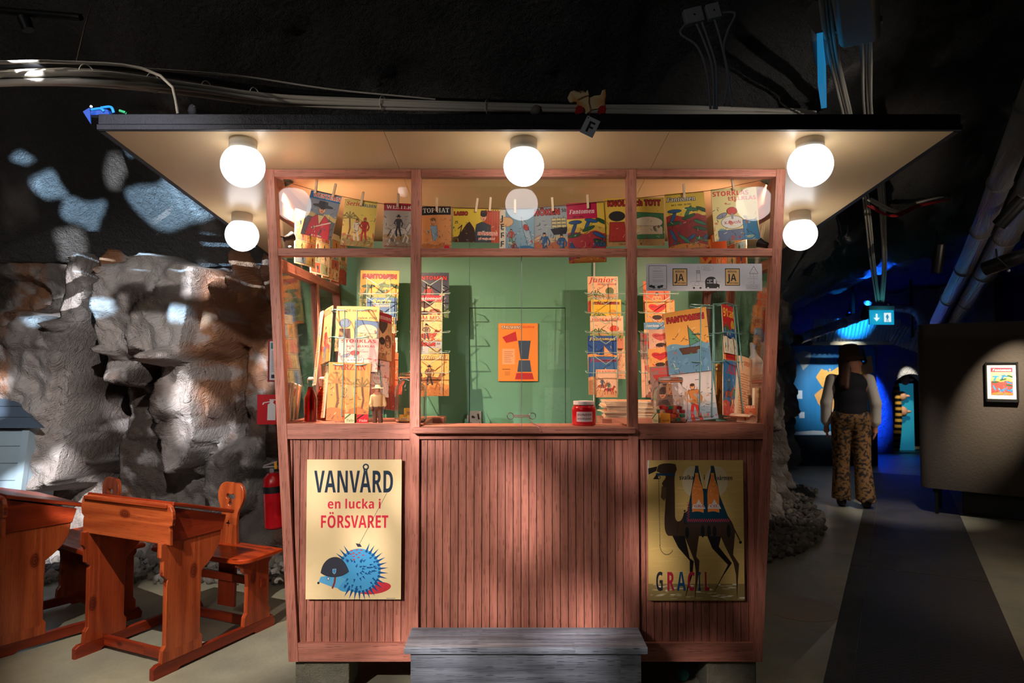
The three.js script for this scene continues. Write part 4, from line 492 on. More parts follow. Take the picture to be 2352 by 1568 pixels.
const COVERS = {
  western1: { p: ['#7f8a96', '#c9b36a', '#5b5f63', '#c51f36', '#2b2d33'], art: 'cowboy', band: '#1568a8', bh: 0.17, t: 'WESTERN', tc: '#d92b3a', ts: '#f3e9d0', ty: 0.085, tx: 0.55, f: 's', extra: [['Nr 5  1954', 0.5, 0.96, 0.6, 0.05, '#f6e8c8']] },
  varlden: { p: ['#e9cf63', '#b8a352', '#8d8a4a', '#b52a22', '#b14a2a'], art: 'couple', t: 'VÄRLDEN', tc: '#1e4f86', tx: 0.72, ty: 0.12, tw: 0.5, extra: [['Serie', 0.28, 0.1, 0.45, 0.12, '#d42a2a', 'i']] },
  western2: { p: ['#b9b3a6', '#a98a5a', '#9a8a72', '#dcd8cc', '#3b3f46'], art: 'rider', band: '#b81c2b', bh: 0.17, t: 'WESTERN', tc: '#f3efe4', ty: 0.09, tx: 0.52, f: 's', extra: [['ARIZONA JIM och FARLIGT GULD', 0.5, 0.955, 0.9, 0.05, '#8a1d14']] },
  tophat: { p: ['#e59a5a', '#c57a44', 0, '#8fb0c8', 0], art: 'swim', band: '#171a22', bh: 0.2, t: 'TOP HAT', tc: '#e9e3d0', ty: 0.1, f: 's' },
  lasso: { wide: 1, p: ['#e8c73c', '#6b4a22', '#c8481f', '#39404a', 0], art: 'fort', t: 'LASSO', tc: '#c8201e', ts: '#2a1410', tx: 0.17, ty: 0.17, tw: 0.3, th: 0.2, extra: [['SPÄNNING', 0.74, 0.74, 0.42, 0.15, '#e23427', 'b', '#f4e6cc'], ['på varje sida!', 0.72, 0.88, 0.34, 0.08, '#e23427', 'b', '#f4e6cc'], ['25', 0.08, 0.42, 0.1, 0.1, '#2a1410']] },
  jeff: { p: ['#7fa3b5', '#e6d7a8', '#2b6c9b', '#b32626', 0], art: 'rocket', side: ['JEFF', '#e9dcc0'], tc: '#222' },
  hoken: { p: ['#9fa9ad', '#c9b48a', '#b96a45', 0, 0], art: 'ship', t: 'HÖKEN', tc: '#d0342c', ts: '#5a1512', ty: 0.12, tw: 0.72, tx: 0.4, extra: [['50', 0.86, 0.1, 0.16, 0.09, '#2a2a20']] },
  fant1: { p: ['#ecc94f', '#d9b24a', '#b0323c', '#2d5c9a', '#244d86'], art: 'jungle', band: '#c4124a', bh: 0.27, bw: 0.8, t: 'Fantomen', tc: '#f6efe2', ty: 0.15, tx: 0.4, tw: 0.66, f: 'i', extra: [['SERIER I', 0.84, 0.62, 0.3, 0.06, '#1a2028'], ['FYRA', 0.84, 0.7, 0.3, 0.1, '#2d6ea0', 'b', '#10202c'], ['FÄRGER', 0.84, 0.79, 0.3, 0.06, '#1a2028'], ['NR 1  1950', 0.3, 0.235, 0.4, 0.04, '#2a0c18']] },
  knoll: { wide: 1, p: ['#e6bf4b', '#d8a845', '#3f7d4d', '#b13328', '#2a2a2a'], art: 'room', t: 'KNOLL och TOTT', tc: '#c8281f', ts: '#4a120e', ty: 0.12, tw: 0.92, th: 0.16, extra: [['1950', 0.44, 0.3, 0.14, 0.11, '#c8281f'], ['SVENSKA JOURNALENS', 0.3, 0.9, 0.34, 0.05, '#4a3420'], ['FÖRLAG', 0.3, 0.955, 0.2, 0.05, '#4a3420']] },
  fant2: { p: ['#e8c548', '#a3352c', '#8a2a26', '#3c7a58', '#2e5c8c'], art: 'jungle', t: 'Fantomen', tc: '#f4ecd8', ts: '#2a2018', ty: 0.12, tx: 0.4, tw: 0.7, f: 'i', extra: [['NR 5  1950   50 ÖRE', 0.4, 0.22, 0.56, 0.04, '#2a2018']] },
  stork: { p: ['#ecdc96', 0, '#5d6f92', '#d33a2c', '#2b7fb0'], art: 'bowl', t: 'STORKLAS', tc: '#e0342a', ty: 0.11, tx: 0.42, tw: 0.8, th: 0.12, extra: [['och', 0.4, 0.195, 0.1, 0.04, '#333'], ['LILLKLAS', 0.66, 0.21, 0.62, 0.11, '#e0342a']] },
  fantO: { p: ['#f1a63e', '#e59a3a', '#7c8a4a', '#4d7a4f', '#3a6a4a'], art: 'jungle', t: 'FANTOMEN', tc: '#cf2028', ts: '#3a0c10', ty: 0.13, th: 0.19 },
  serie: { p: ['#3f6f9d', '#e9a648', '#c98c44', '#bf2b2b', '#e4b25a'], art: 'dude', t: 'Serie', tc: '#f0d040', f: 'i', ty: 0.1, tw: 0.6, extra: [['MAGASINET', 0.5, 0.22, 0.6, 0.07, '#f4e8cc', 'b', '#b02222']] },
  plain1: { p: ['#efbf86', '#d79a62', '#b97148', '#a34430', '#5a4a3a'], art: 'rider', t: 'TOM MIX', tc: '#c9302a', ty: 0.1 },
  buffalo: { p: ['#e9b468', '#c98b4c', '#a9713c', '#8b5a34', '#6a4a30'], art: 'rider', t: 'Buffalo Bill', tc: '#f1d49a', ts: '#6a3a18', f: 'i', ty: 0.09 },
  fantD: { p: ['#2f3b4c', '#3f5a52', '#4f6a44', '#bfae8a', '#8a2a24'], art: 'rider', t: 'FANTOMEN', tc: '#c7242a', ts: '#1b0c10', ty: 0.13 },
  fantR: { p: ['#edb884', '#c99468', '#b57a50', '#4a3a34', '#7a4a34'], art: 'heart', band: '#c1233a', bh: 0.2, t: 'Fantomen', tc: '#f6eadc', f: 'i', ty: 0.11 },
  junior: { p: ['#f0c79a', '#cfa070', '#9cab6a', '#b84a3a', '#6a7a4a'], art: 'hills', t: 'Junior-', tc: '#c8283a', f: 'i', ty: 0.1, extra: [['magasinet', 0.62, 0.21, 0.6, 0.09, '#c8283a', 'i'], ['COWBOY', 0.5, 0.6, 0.7, 0.1, '#f6ecd8', 'b', '#2a1c16']] },
  stal: { p: ['#e9c33c', '#f1d98c', '#e0b080', '#c83a2c', '#d8a030'], art: 'hills', t: 'STÅLMANNEN', tc: '#cf2a2a', ts: '#16203a', ty: 0.12 },
  gnide: { p: ['#f0c9a0', '#b9a86a', '#7f9a5a', '#d88a6a', '#e0503a'], art: 'hills', t: 'PIGGE & GNIDE', tc: '#cf3a34', ty: 0.12 },
  fantB: { p: ['#25549a', '#e5a45a', '#c98a50', '#e8b07a', '#e4a84a'], art: 'sea', t: 'Fantomen', tc: '#f0d040', f: 'i', ty: 0.1 },
  fantB2: { p: ['#3a6ea5', '#d9a06a', '#b8845a', '#e4c49a', '#a0542c'], art: 'sea', t: 'Fantomen', tc: '#d63034', f: 'i', ty: 0.1 },
  ivanhoe: { p: ['#efc9a6', '#d8a878', 0, '#c43a34', 0], art: 'knights', t: 'IVANHOE', tc: '#e05a2c', ty: 0.1, f: 's' },
  heartO: { p: ['#f0a85a', '#e39a50', '#b5543c', '#d42a2c', '#8a4a2a'], art: 'heart', extra: [['Romantik', 0.42, 0.24, 0.5, 0.07, '#7a1018', 'i']] },
  heartP: { p: ['#f1c0a0', '#e3a080', '#a86a54', '#e0605a', '#6a3a24'], art: 'heart', extra: [['Romantik', 0.42, 0.24, 0.5, 0.07, '#8a2018', 'i']] },
  nytt: { p: ['#f1b887', '#5e9acb', '#3a6a9a', '#f3e2c8', '#c85a3c'], art: 'sea', band: '#5e9ac9', bh: 0.24, t: 'Serien NYTT', tc: '#f6eedc', f: 'i', ty: 0.12 },
  pigge: { p: ['#f3bf74', '#e7a95e', '#5d7fae', '#5a3a30', '#6f86a8'], art: 'room', t: 'PIGGE och GNIDDE', tc: '#d8302c', ty: 0.1, th: 0.13, extra: [['julen 1951', 0.72, 0.26, 0.44, 0.08, '#3a2a1c', 'i']] },
  storkP: { p: ['#f1c3bb', 0, '#e6a8a0', '#d8544a', '#f0d0c0'], art: 'bowl', t: 'STORKLAS', tc: '#d8322e', ty: 0.09, th: 0.13, extra: [['och LILLKLAS', 0.56, 0.24, 0.7, 0.12, '#d8322e'], ['— Nu går det undan!', 0.45, 0.4, 0.6, 0.05, '#333']] },
  tarzan: { p: ['#f2a44e', '#df8f40', '#c67a38', '#e9b26a', '#a85a2c'], art: 'strong', t: 'TARZAN', tc: '#c9242a', ty: 0.09, th: 0.13, f: 's', extra: [['NR 12', 0.2, 0.19, 0.2, 0.04, '#5a2a14'], ['25 öre', 0.5, 0.93, 0.7, 0.06, '#d0302c']] },
  kumla: { p: ['#ee9c6a', '#d0504a', '#b8863c', '#c8302c', '#2e6aa0'], art: 'dude', t: 'Kumla', tc: '#b8202a', f: 'i', ty: 0.08 },
  fantX: { p: ['#f4b455', '#6fa6c8', '#5a8fb5', '#4f9a7a', '#d95a44'], art: 'sea', t: 'FANTOMEN', tc: '#d8242c', ts: '#5a1016', ty: 0.14, th: 0.2 },
  skatt: { p: ['#d9d3d6', '#b9c2cc', '#8fa6bd', '#c98040', '#d0302c'], art: 'dude', t: 'Skattjägaren', tc: '#d2463c', f: 'i', ty: 0.1, extra: [['HANS ÄVENTYRSRESA', 0.5, 0.95, 0.85, 0.05, '#5a2a14']] },
  symp: { p: ['#8a6f66', '#6a4f48', '#4a3a38', '#b0302c', '#caa07a'], art: 'heart', band: '#8b6a62', bh: 0.22, t: 'Sympatiska', tc: '#d8262c', ty: 0.08, extra: [['KRAFTER', 0.55, 0.18, 0.6, 0.08, '#d8262c']] },
  nio: { p: ['#c8222c', '#3f7fc0', '#2c62a0', '#f0ead6', '#e6c23a'], art: 'hills', t: '91:an', tc: '#f2d23c', ty: 0.16, th: 0.28 },
  bluered: { p: ['#3a76ad', '#c8524a', '#b03c3a', '#e2a070', '#2c5a8a'], art: 'knights', t: 'Alla', tc: '#c8282e', ty: 0.16, th: 0.24, f: 'i' },
  pale: { p: ['#f0bf94', '#c98060', 0, 0, 0], art: 'text', t: 'SERIER', tc: '#b84a34', ty: 0.12, th: 0.1 },
  strip1: { p: ['#efe0bc', '#e8b46a', '#8fb0c0', '#e2cf8a', '#d98a6a'], art: 'strip', t: 'SÖNDAG', tc: '#444', ty: 0.06, th: 0.07 },
  strip2: { p: ['#f1e4c4', '#e6c27a', '#c86a50', '#9fb58a', '#e4d2a4'], art: 'strip', t: 'SERIESIDAN', tc: '#8a2a20', ty: 0.06, th: 0.07 },
  strip3: { p: ['#ecdab0', '#8fb5c4', '#d9a05a', '#e6d7b0', '#b85c44'], art: 'strip' },
  redtop: { p: ['#d9683c', '#c44a34', '#a83a30', '#e2a070', '#7a3a24'], art: 'dude', t: 'VILDA', tc: '#f3dcb0', ty: 0.1 },
};
const CW = 256, CH = 352, keysC = Object.keys(COVERS); const slots = {}; { let q = 0; for (const k of keysC) { const n = COVERS[k].wide ? 2 : 1; if (n === 2 && q % 8 === 7) q++; if (q % 40 + n > 40) q = Math.ceil(q / 40) * 40; slots[k] = q; q += n; } }
const sheets = [0, 1].map((s) => canvasTex(2048, 2048, (c) => { c.fillStyle = '#e8d9bb'; c.fillRect(0, 0, 2048, 2048); for (const k of keysC) { const q = slots[k]; if (Math.floor(q / 40) !== s) continue; const l = q % 40; drawCover(c, (l % 8) * CW, Math.floor(l / 8) * CH, COVERS[k].wide ? CW * 2 : CW, CH, COVERS[k]); } }));
const PRINT = sheets.map((t) => std({ map: t, roughness: 0.5 }));
// a thin magazine, slightly bowed; its front shows cover k, its edges and back plain paper. Origin at the middle of its front.
function magazineGeo(k, w, h, thick = 0.004, bow = 0.004) {
  const nx = 6, ny = 4, g = new THREE.BoxGeometry(w, h, thick, nx, ny, 1), p = g.attributes.position, uv = g.attributes.uv, n = g.attributes.normal, q = slots[k] % 40, cw = COVERS[k].wide ? 2 : 1;
  const u0 = (q % 8) / 8, v0 = 1 - (Math.floor(q / 8) * CH) / 2048, du = cw * CW / 2048, dv = CH / 2048;
  for (let i = 0; i < p.count; i++) {
    const x = p.getX(i) / w, y = p.getY(i) / h; if (n.getZ(i) > 0.5) uv.setXY(i, u0 + (0.01 + 0.98 * (x + 0.5)) * du, v0 - (0.01 + 0.98 * (0.5 - y)) * dv); else uv.setXY(i, 0.5 + x * 0.05, 0.06 + y * 0.05);
    p.setZ(i, p.getZ(i) - thick / 2 - bow * (4 * x * x) + bow * 0.6 * Math.sin(y * 3 + x * 2));
  }
  g.computeVertexNormals(); return g;
}
const sheetOf = (k) => PRINT[Math.floor(slots[k] / 40)];
// cover k, seen at px,py with size pw x ph (photo pixels) at depth d, turned by yaw, tipped by pitch, rolled by roll degrees
function magazine(k, px, py, pw, ph, d, label, group, o = {}) {
  const c = at(px, py, d), s = d / FOCAL / CT, cy = Math.cos((o.yaw ?? 0) * Math.PI / 180);
  const m = solo('magazine', magazineGeo(k, pw * s / (o.foreshort ? 1 : cy), ph * s, o.thick ?? 0.004, o.bow ?? 0.003), sheetOf(k), label, 'magazine', group);
  m.position.copy(c); m.rotation.set((o.pitch ?? 0) * Math.PI / 180, (o.yaw ?? 0) * Math.PI / 180, (o.roll ?? 0) * Math.PI / 180, 'YXZ'); return m;
}

// ================================================================ posters and signs on the kiosk
function capText(c, s, x0, yb, x1, cap, col, font = 'bold 100px sans-serif') { c.save(); c.font = font; c.textAlign = 'left'; c.textBaseline = 'alphabetic'; const w = c.measureText(s).width; c.translate(x0, yb); c.scale((x1 - x0) / w, cap / 71.4); c.fillStyle = col; c.fillText(s, 0, 0); c.restore(); }
const frontUV = (geo) => { const p = geo.attributes.position, n = geo.attributes.normal, uv = geo.attributes.uv; geo.computeBoundingBox(); const b = geo.boundingBox; for (let i = 0; i < p.count; i++) { if (n.getZ(i) > 0.5) uv.setXY(i, (p.getX(i) - b.min.x) / (b.max.x - b.min.x), (p.getY(i) - b.min.y) / (b.max.y - b.min.y)); else uv.setXY(i, 0.012, 0.5); } return geo; };
function board(name, w, h, t, mat, pos, label, cat, roll = 0) { const m = solo(name, frontUV(new THREE.BoxGeometry(w, h, t, 8, 8, 1)), mat, label, cat); m.position.copy(pos); m.rotation.z = roll; return m; }
const hedgehogTex = canvasTex(880, 1280, (c, W, H) => {
  c.scale(W / 584, H / 852); c.translate(-173, -200); c.fillStyle = '#f0d9a6'; c.fillRect(173, 200, 584, 852);
  const r = rnd(8); for (let i = 0; i < 60; i++) { c.fillStyle = `rgba(${200 + r() * 40 | 0},${160 + r() * 40 | 0},100,0.05)`; c.beginPath(); c.ellipse(173 + r() * 584, 200 + r() * 852, 20 + r() * 70, 10 + r() * 50, r() * 3, 0, 7); c.fill(); }
  const N = '#243648', R = '#dc3348';
  capText(c, 'VANVÅRD', 218, 402, 710, 134, N); c.lineWidth = 9; c.strokeStyle = N; A.ell(c, 536, 245, 16, 16, '#f0d9a6'); c.lineWidth = 9; c.beginPath(); c.arc(536, 245, 15, 0, 7); c.stroke();
  capText(c, 'en lucka i', 300, 500, 634, 56, R); capText(c, 'FÖRSVARET', 256, 618, 678, 76, R);
  A.line(c, [[666, 406], [497, 722]], '#222', 2); A.poly(c, [[477, 712], [505, 716], [515, 734], [490, 734]], '#3a3a48');
  A.ell(c, 590, 984, 106, 36, '#d23a44', null, -0.12); A.ell(c, 500, 878, 132, 134, '#4da3d6'); A.ell(c, 415, 940, 62, 66, '#4da3d6');
  A.poly(c, [[265, 915], [252, 946], [330, 975], [370, 985], [420, 930], [360, 900]], '#5fb0dd'); A.ell(c, 251, 953, 7, 7, '#222'); A.ell(c, 311, 927, 6, 9, '#eee', '#223'); A.line(c, [[354, 912], [350, 950], [338, 982]], '#8a3a34', 11);
  const spike = (x, y, a, l, w) => A.poly(c, [[x + Math.cos(a) * l, y + Math.sin(a) * l], [x + Math.cos(a + 1.57) * w, y + Math.sin(a + 1.57) * w], [x - Math.cos(a + 1.57) * w, y - Math.sin(a + 1.57) * w]], '#17538f');
  for (let k = 0; k < 26; k++) { const a = -2.5 + k / 25 * 4.6; if (a > -1.95 && a < -1.25) continue; spike(500 + Math.cos(a) * 118, 880 + Math.sin(a) * 120, a, 62, 8); }
  const q = rnd(4); for (let k = 0; k < 60; k++) { const a = q() * 6.28, d = Math.sqrt(q()) * 112, x = 500 + Math.cos(a) * d, y = 890 + Math.sin(a) * d; if (y < 820 && Math.abs(x - 490) < 60) continue; if (x < 430 && y < 920) continue; spike(x, y, Math.atan2(y - 860, x - 480), 24, 6); }
  for (const [x, y] of [[452, 756], [485, 752], [512, 754], [465, 772], [500, 770], [524, 784], [448, 778], [483, 780], [466, 792], [496, 798], [466, 810]]) A.ell(c, x, y, 7, 3.6, '#d23a44');
  c.fillStyle = '#3d3f4c'; c.beginPath(); c.moveTo(266, 892); c.bezierCurveTo(275, 820, 320, 795, 358, 797); c.bezierCurveTo(400, 800, 425, 850, 436, 884); c.bezierCurveTo(390, 925, 310, 925, 266, 892); c.fill(); c.strokeStyle = '#24262e'; c.lineWidth = 3; c.stroke(); A.poly(c, [[338, 870], [358, 868], [356, 890], [348, 898], [339, 890]], '#3d8fd0', '#cfd8e0');
  c.fillStyle = '#777'; c.fillRect(668, 1044, 55, 3);
});
const camelTex = canvasTex(880, 1280, (c, W, H) => {
  c.scale(W / 592, H / 854); c.translate(-124, -203); c.fillStyle = '#d3b36a'; c.fillRect(124, 203, 592, 854); const r = rnd(9);
  for (let i = 0; i < 150; i++) { c.fillStyle = `rgba(235,205,130,${0.15 + r() * 0.3})`; c.fillRect(124 + r() * 560, 215 + r() * 720, 30 + r() * 140, 2 + r() * 4); }
  c.fillStyle = '#9a8450'; c.fillRect(124, 955, 592, 102); for (let i = 0; i < 60; i++) { c.fillStyle = i % 3 ? '#c3b184' : '#e6e0cc'; c.beginPath(); c.ellipse(130 + r() * 580, 950 + r() * 100, 8 + r() * 22, 2 + r() * 3, 0, 0, 7); c.fill(); }
  A.ell(c, 400, 330, 62, 92, '#dcc9a2'); A.ell(c, 550, 330, 70, 92, '#dcc9a2'); A.poly(c, [[124, 203], [136, 203], [128, 300], [118, 380]], '#d9d6cc');
  const B = '#4a372c', D = '#231e20', T = '#143f52';
  A.poly(c, [[270, 655], [350, 660], [380, 800], [405, 818], [396, 900], [346, 1055], [380, 900], [380, 815], [310, 735]], D); A.poly(c, [[345, 655], [440, 655], [420, 790], [440, 815], [434, 900], [408, 1055], [416, 880], [408, 815], [385, 755]], B);
  A.poly(c, [[485, 655], [580, 650], [560, 730], [640, 830], [590, 900], [498, 1057], [615, 840], [520, 740]], D); A.poly(c, [[565, 650], [662, 640], [648, 780], [684, 835], [676, 930], [668, 1057], [664, 900], [650, 830], [600, 730]], B);
  c.fillStyle = B; c.beginPath(); c.moveTo(188, 240); c.bezierCurveTo(200, 215, 270, 220, 298, 226); c.lineTo(306, 260); c.bezierCurveTo(285, 290, 292, 340, 292, 420); c.lineTo(292, 540); c.bezierCurveTo(292, 590, 335, 590, 345, 530); c.lineTo(420, 470); c.lineTo(600, 520); c.bezierCurveTo(660, 590, 668, 640, 655, 668); c.lineTo(250, 664); c.bezierCurveTo(215, 640, 228, 560, 232, 480); c.bezierCurveTo(238, 400, 225, 370, 212, 345); c.bezierCurveTo(225, 320, 245, 310, 232, 295); c.lineTo(180, 270); c.closePath(); c.fill();
  A.poly(c, [[185, 240], [128, 252], [130, 290], [178, 268]], '#2d2422'); A.poly(c, [[185, 280], [158, 318], [192, 318]], '#2d2422'); A.line(c, [[182, 288], [288, 292]], '#1c4468', 14); A.poly(c, [[212, 360], [205, 430], [225, 452], [238, 420], [240, 370]], '#6a5138');
  c.strokeStyle = '#2a221c'; c.lineWidth = 4; c.beginPath(); c.arc(194, 307, 9, 0, 7); c.stroke(); const dot = (x, y) => A.ell(c, x, y, 2.6, 2.6, '#1d1a18'); for (let y = 322; y < 720; y += 9) dot(193 + (y - 322) * 0.012, y); for (let k = 0; k <= 18; k++) { const a = Math.PI - k / 18 * 2.5; dot(240 + Math.cos(a) * 43, 720 + Math.sin(a) * 58); } for (let y = 585; y < 700; y += 9) dot(314 - (y - 585) * 0.2, y);
  A.poly(c, [[420, 245], [438, 245], [465, 375], [490, 378], [520, 245], [538, 245], [570, 420], [635, 585], [352, 585], [392, 400]], T);
  for (const x of [429, 526]) { c.fillStyle = '#e8873f'; c.beginPath(); c.moveTo(x - 9, 290); c.bezierCurveTo(x - 14, 340, x - 32, 350, x - 33, 420); c.lineTo(x - 31, 520); c.quadraticCurveTo(x + 6, 508, x + 40, 524); c.lineTo(x + 40, 420); c.bezierCurveTo(x + 38, 350, x + 15, 340, x + 10, 290); c.closePath(); c.fill(); c.fillStyle = '#33424f'; c.fillRect(x - 10, 236, 20, 44); c.fillStyle = '#e0a33c'; c.fillRect(x - 10, 280, 20, 12); A.poly(c, [[x - 33, 498], [x - 20, 470], [x - 5, 470], [x + 10, 440], [x + 28, 470], [x + 42, 478], [x + 52, 500]], '#d9cfc4'); for (let k = 0; k < 14; k++) { c.fillStyle = '#f0b06a'; c.fillRect(x - 26 + r() * 50, 330 + r() * 100, 12, 3); } }
  capText(c, 'GRA', 410, 490, 474, 15, '#b6303c', 'bold 100px serif'); capText(c, 'CIL', 508, 490, 560, 15, '#b6303c', 'bold 100px serif');
  c.strokeStyle = '#c23a48'; c.lineWidth = 3.4; c.beginPath(); for (let k = 0; k <= 40; k++) { const x = 366 + k * 6.6, y = k % 2 ? 580 : 560; k ? c.lineTo(x, y) : c.moveTo(x, y); } c.stroke(); c.beginPath(); for (let k = 0; k <= 14; k++) { const y = 460 + k * 8; c.lineTo(k % 2 ? 382 : 368, y); } c.stroke(); for (let k = 0; k < 24; k++) dot(360 + k * 12, 590); for (let k = 0; k < 6; k++) A.ell(c, 352, 512 + k * 15, 6, 6, '#1c2a30');
  for (const [x, y, h] of [[366, 645, 36], [462, 636, 38], [500, 634, 36], [535, 636, 34], [622, 636, 40]]) A.ell(c, x, y, 12, h, '#1b2126'); A.line(c, [[640, 592], [690, 690]], B, 7); A.ell(c, 694, 703, 9, 9, '#1d1a18');
  capText(c, 'svalka', 320, 321, 411, 26, '#1e2226'); capText(c, 'i', 471, 321, 480, 28, '#1e2226'); capText(c, 'värmen', 553, 324, 650, 26, '#1e2226');
  [['G', 168, 218, '#2a2a34'], ['R', 234, 285, '#b3243e'], ['A', 300, 354, '#174a74'], ['C', 362, 412, '#b3243e'], ['I', 430, 448, '#174a74'], ['L', 466, 502, '#b3243e']].forEach(([s, a, b, col]) => capText(c, s, a, 997, b, 114, col));
});
{
  const zf = ZF + 0.004, p = at(813, 1214.5, 3.096), s = 3.096 / FOCAL / CT;
  board('enamel_sign', 219 * s * 0.985, 319 * s * 0.985, 0.006, std({ map: hedgehogTex, roughness: 0.32 }), V(p.x, p.y, zf), 'cream poster of a blue hedgehog wearing a grey helmet', 'poster');
  const q = at(1598, 1217, 3.096); board('enamel_sign', 221 * s * 0.985, 320 * s * 0.985, 0.006, std({ map: camelTex, roughness: 0.32 }), V(q.x, q.y, zf), 'yellow poster of a brown camel carrying two bottles', 'poster');
}
const stripTex = canvasTex(1600, 380, (c, W, H) => {
  c.scale(W / 2260, H / 535); c.translate(-25, -75); c.fillStyle = '#c9c8d2'; c.fillRect(0, 0, 2352, 700); c.textAlign = 'center'; const K = '#25252c';
  c.strokeStyle = K; c.lineWidth = 8; c.strokeRect(78, 115, 345, 460); const scrib = (x, y, w, n, dy) => { for (let i = 0; i < n; i++) A.line(c, Array.from({ length: 12 }, (_, k) => [x + w * (k / 11), y + i * dy + (hsh(k, i, Math.floor(x)) - 0.5) * 14]), K, 3); };
  scrib(170, 160, 130, 1, 20); c.font = '46px sans-serif'; c.fillStyle = '#777'; c.fillText('SVERIGES', 250, 240); scrib(150, 275, 210, 3, 34); scrib(150, 400, 220, 2, 30); for (let k = 0; k < 6; k++) A.ell(c, 120 + k * 52, 520 + (k % 2) * 14, 36, 26, k % 3 === 2 ? '#c9c8d2' : K, K);
  for (const x of [683, 1707]) { c.fillStyle = K; c.fillRect(x - 144, 168, 288, 340); c.fillStyle = '#dcb074'; c.fillRect(x - 130, 184, 260, 310); capText(c, 'RÖSTA', x - 92, 250, x + 84, 38, K); capText(c, 'JA', x - 92, 418, x + 76, 140, K); capText(c, '16 OKTOBER', x - 118, 472, x + 116, 28, K); }
  A.line(c, [[880, 440], [940, 420], [1060, 425], [1200, 435], [1480, 432]], K, 3); A.line(c, [[1008, 270], [1008, 420], [1078, 420], [1078, 270]], K, 4); for (let k = 0; k < 5; k++) { A.line(c, [[1002 + k * 18, 200], [1004 + k * 17, 272]], K, 3); A.line(c, [[1002, 205 + k * 16], [1078, 205 + k * 16]], K, 3); } A.ell(c, 1042, 150, 18, 22, null, K); A.ell(c, 1220, 160, 118, 52, null, K); scrib(1140, 140, 130, 3, 24);
  A.poly(c, [[930, 505], [1110, 505], [1112, 555], [930, 555]], '#d2d1d8', K); A.ell(c, 1014, 475, 44, 40, null, K); A.ell(c, 955, 552, 20, 20, K); A.ell(c, 1082, 552, 20, 20, K);
  c.fillStyle = '#222228'; c.beginPath(); c.moveTo(1180, 560); c.lineTo(1172, 420); c.bezierCurveTo(1190, 330, 1280, 325, 1330, 335); c.bezierCurveTo(1390, 350, 1400, 400, 1402, 465); c.lineTo(1455, 485); c.lineTo(1450, 560); c.closePath(); c.fill(); c.fillStyle = '#c9c8d2'; c.fillRect(1338, 375, 50, 92); c.font = 'bold 34px sans-serif'; c.fillText('ALBIN', 1262, 410); c.fillText('&', 1266, 436); c.fillText('OLZON', 1264, 464); A.ell(c, 1230, 558, 24, 24, '#c9c8d2', K); A.ell(c, 1418, 556, 22, 22, '#c9c8d2', K);
  A.poly(c, [[2125, 125], [2040, 265], [2205, 265]], '#d6d5dc', K); c.lineWidth = 7; c.stroke(); scrib(2085, 190, 80, 3, 25); c.lineWidth = 3; c.strokeStyle = '#666'; c.strokeRect(2050, 288, 140, 48); A.line(c, [[2120, 265], [2125, 480]], '#777', 3); scrib(2000, 370, 200, 1, 20); A.ell(c, 2085, 455, 44, 24, null, '#666'); c.strokeRect(1970, 490, 260, 90); scrib(1985, 510, 220, 4, 18);
});
{ const p = at(1618.5, 636, 3.115); board('strip_sign', 268 * p.z / -FOCAL * 1.0, 63 * p.z / -FOCAL, 0.002, std({ map: stripTex, roughness: 0.6 }), V(p.x, p.y, gz + 0.0016), 'white cartoon strip sign taped on the right window', 'sign'); }
// club poster on the green back wall: lettering and a plain stand-in drawing
{
  const t = canvasTex(360, 528, (c, W, H) => { c.fillStyle = '#df8a32'; c.fillRect(0, 0, W, H); fitText(c, 'STÅLMANS', W * 0.33, H * 0.07, W * 0.5, H * 0.07, FONT.b, '#e9dcc6', '#23242e'); fitText(c, 'klubben', W * 0.76, H * 0.06, W * 0.3, H * 0.06, FONT.i, '#c02a30'); c.fillStyle = '#e6a372'; c.fillRect(W * 0.1, H * 0.44, W * 0.32, H * 0.27); c.fillStyle = '#5a3420'; for (let i = 0; i < 6; i++) c.fillRect(W * 0.15, H * (0.49 + i * 0.035), W * (0.15 + 0.08 * hsh(i, 2, 2)), 3); c.fillRect(W * 0.1, H * 0.79, W * 0.2, 6); for (let i = 0; i < 3; i++) c.fillRect(W * 0.16, H * (0.84 + i * 0.025), W * 0.14, 3); A.poly(c, [[W * 0.5, H * 0.3], [W * 0.82, H * 0.3], [W * 0.76, H * 0.62], [W * 0.56, H * 0.62]], '#2b4660'); A.poly(c, [[W * 0.52, H * 0.64], [W * 0.8, H * 0.64], [W * 0.84, H * 0.84], [W * 0.48, H * 0.84]], '#34506a'); A.poly(c, [[W * 0.46, H * 0.86], [W * 0.86, H * 0.86], [W * 0.9, H * 0.97], [W * 0.42, H * 0.97]], '#b0282e'); A.poly(c, [[W * 0.1, H * 0.24], [W * 0.44, H * 0.14], [W * 0.48, H * 0.3], [W * 0.2, H * 0.34]], '#b0222c'); });
  const p = at(1190, 808.5, 4.2); board('club_poster', 91 * 4.2 / FOCAL, 133 * 4.2 / FOCAL, 0.006, std({ map: t, roughness: 0.55 }), V(p.x, p.y, -4.2155), 'orange club poster in the middle of the green back wall', 'poster');
}

// ================================================================ what the kiosk sells
const dL = 3.2;
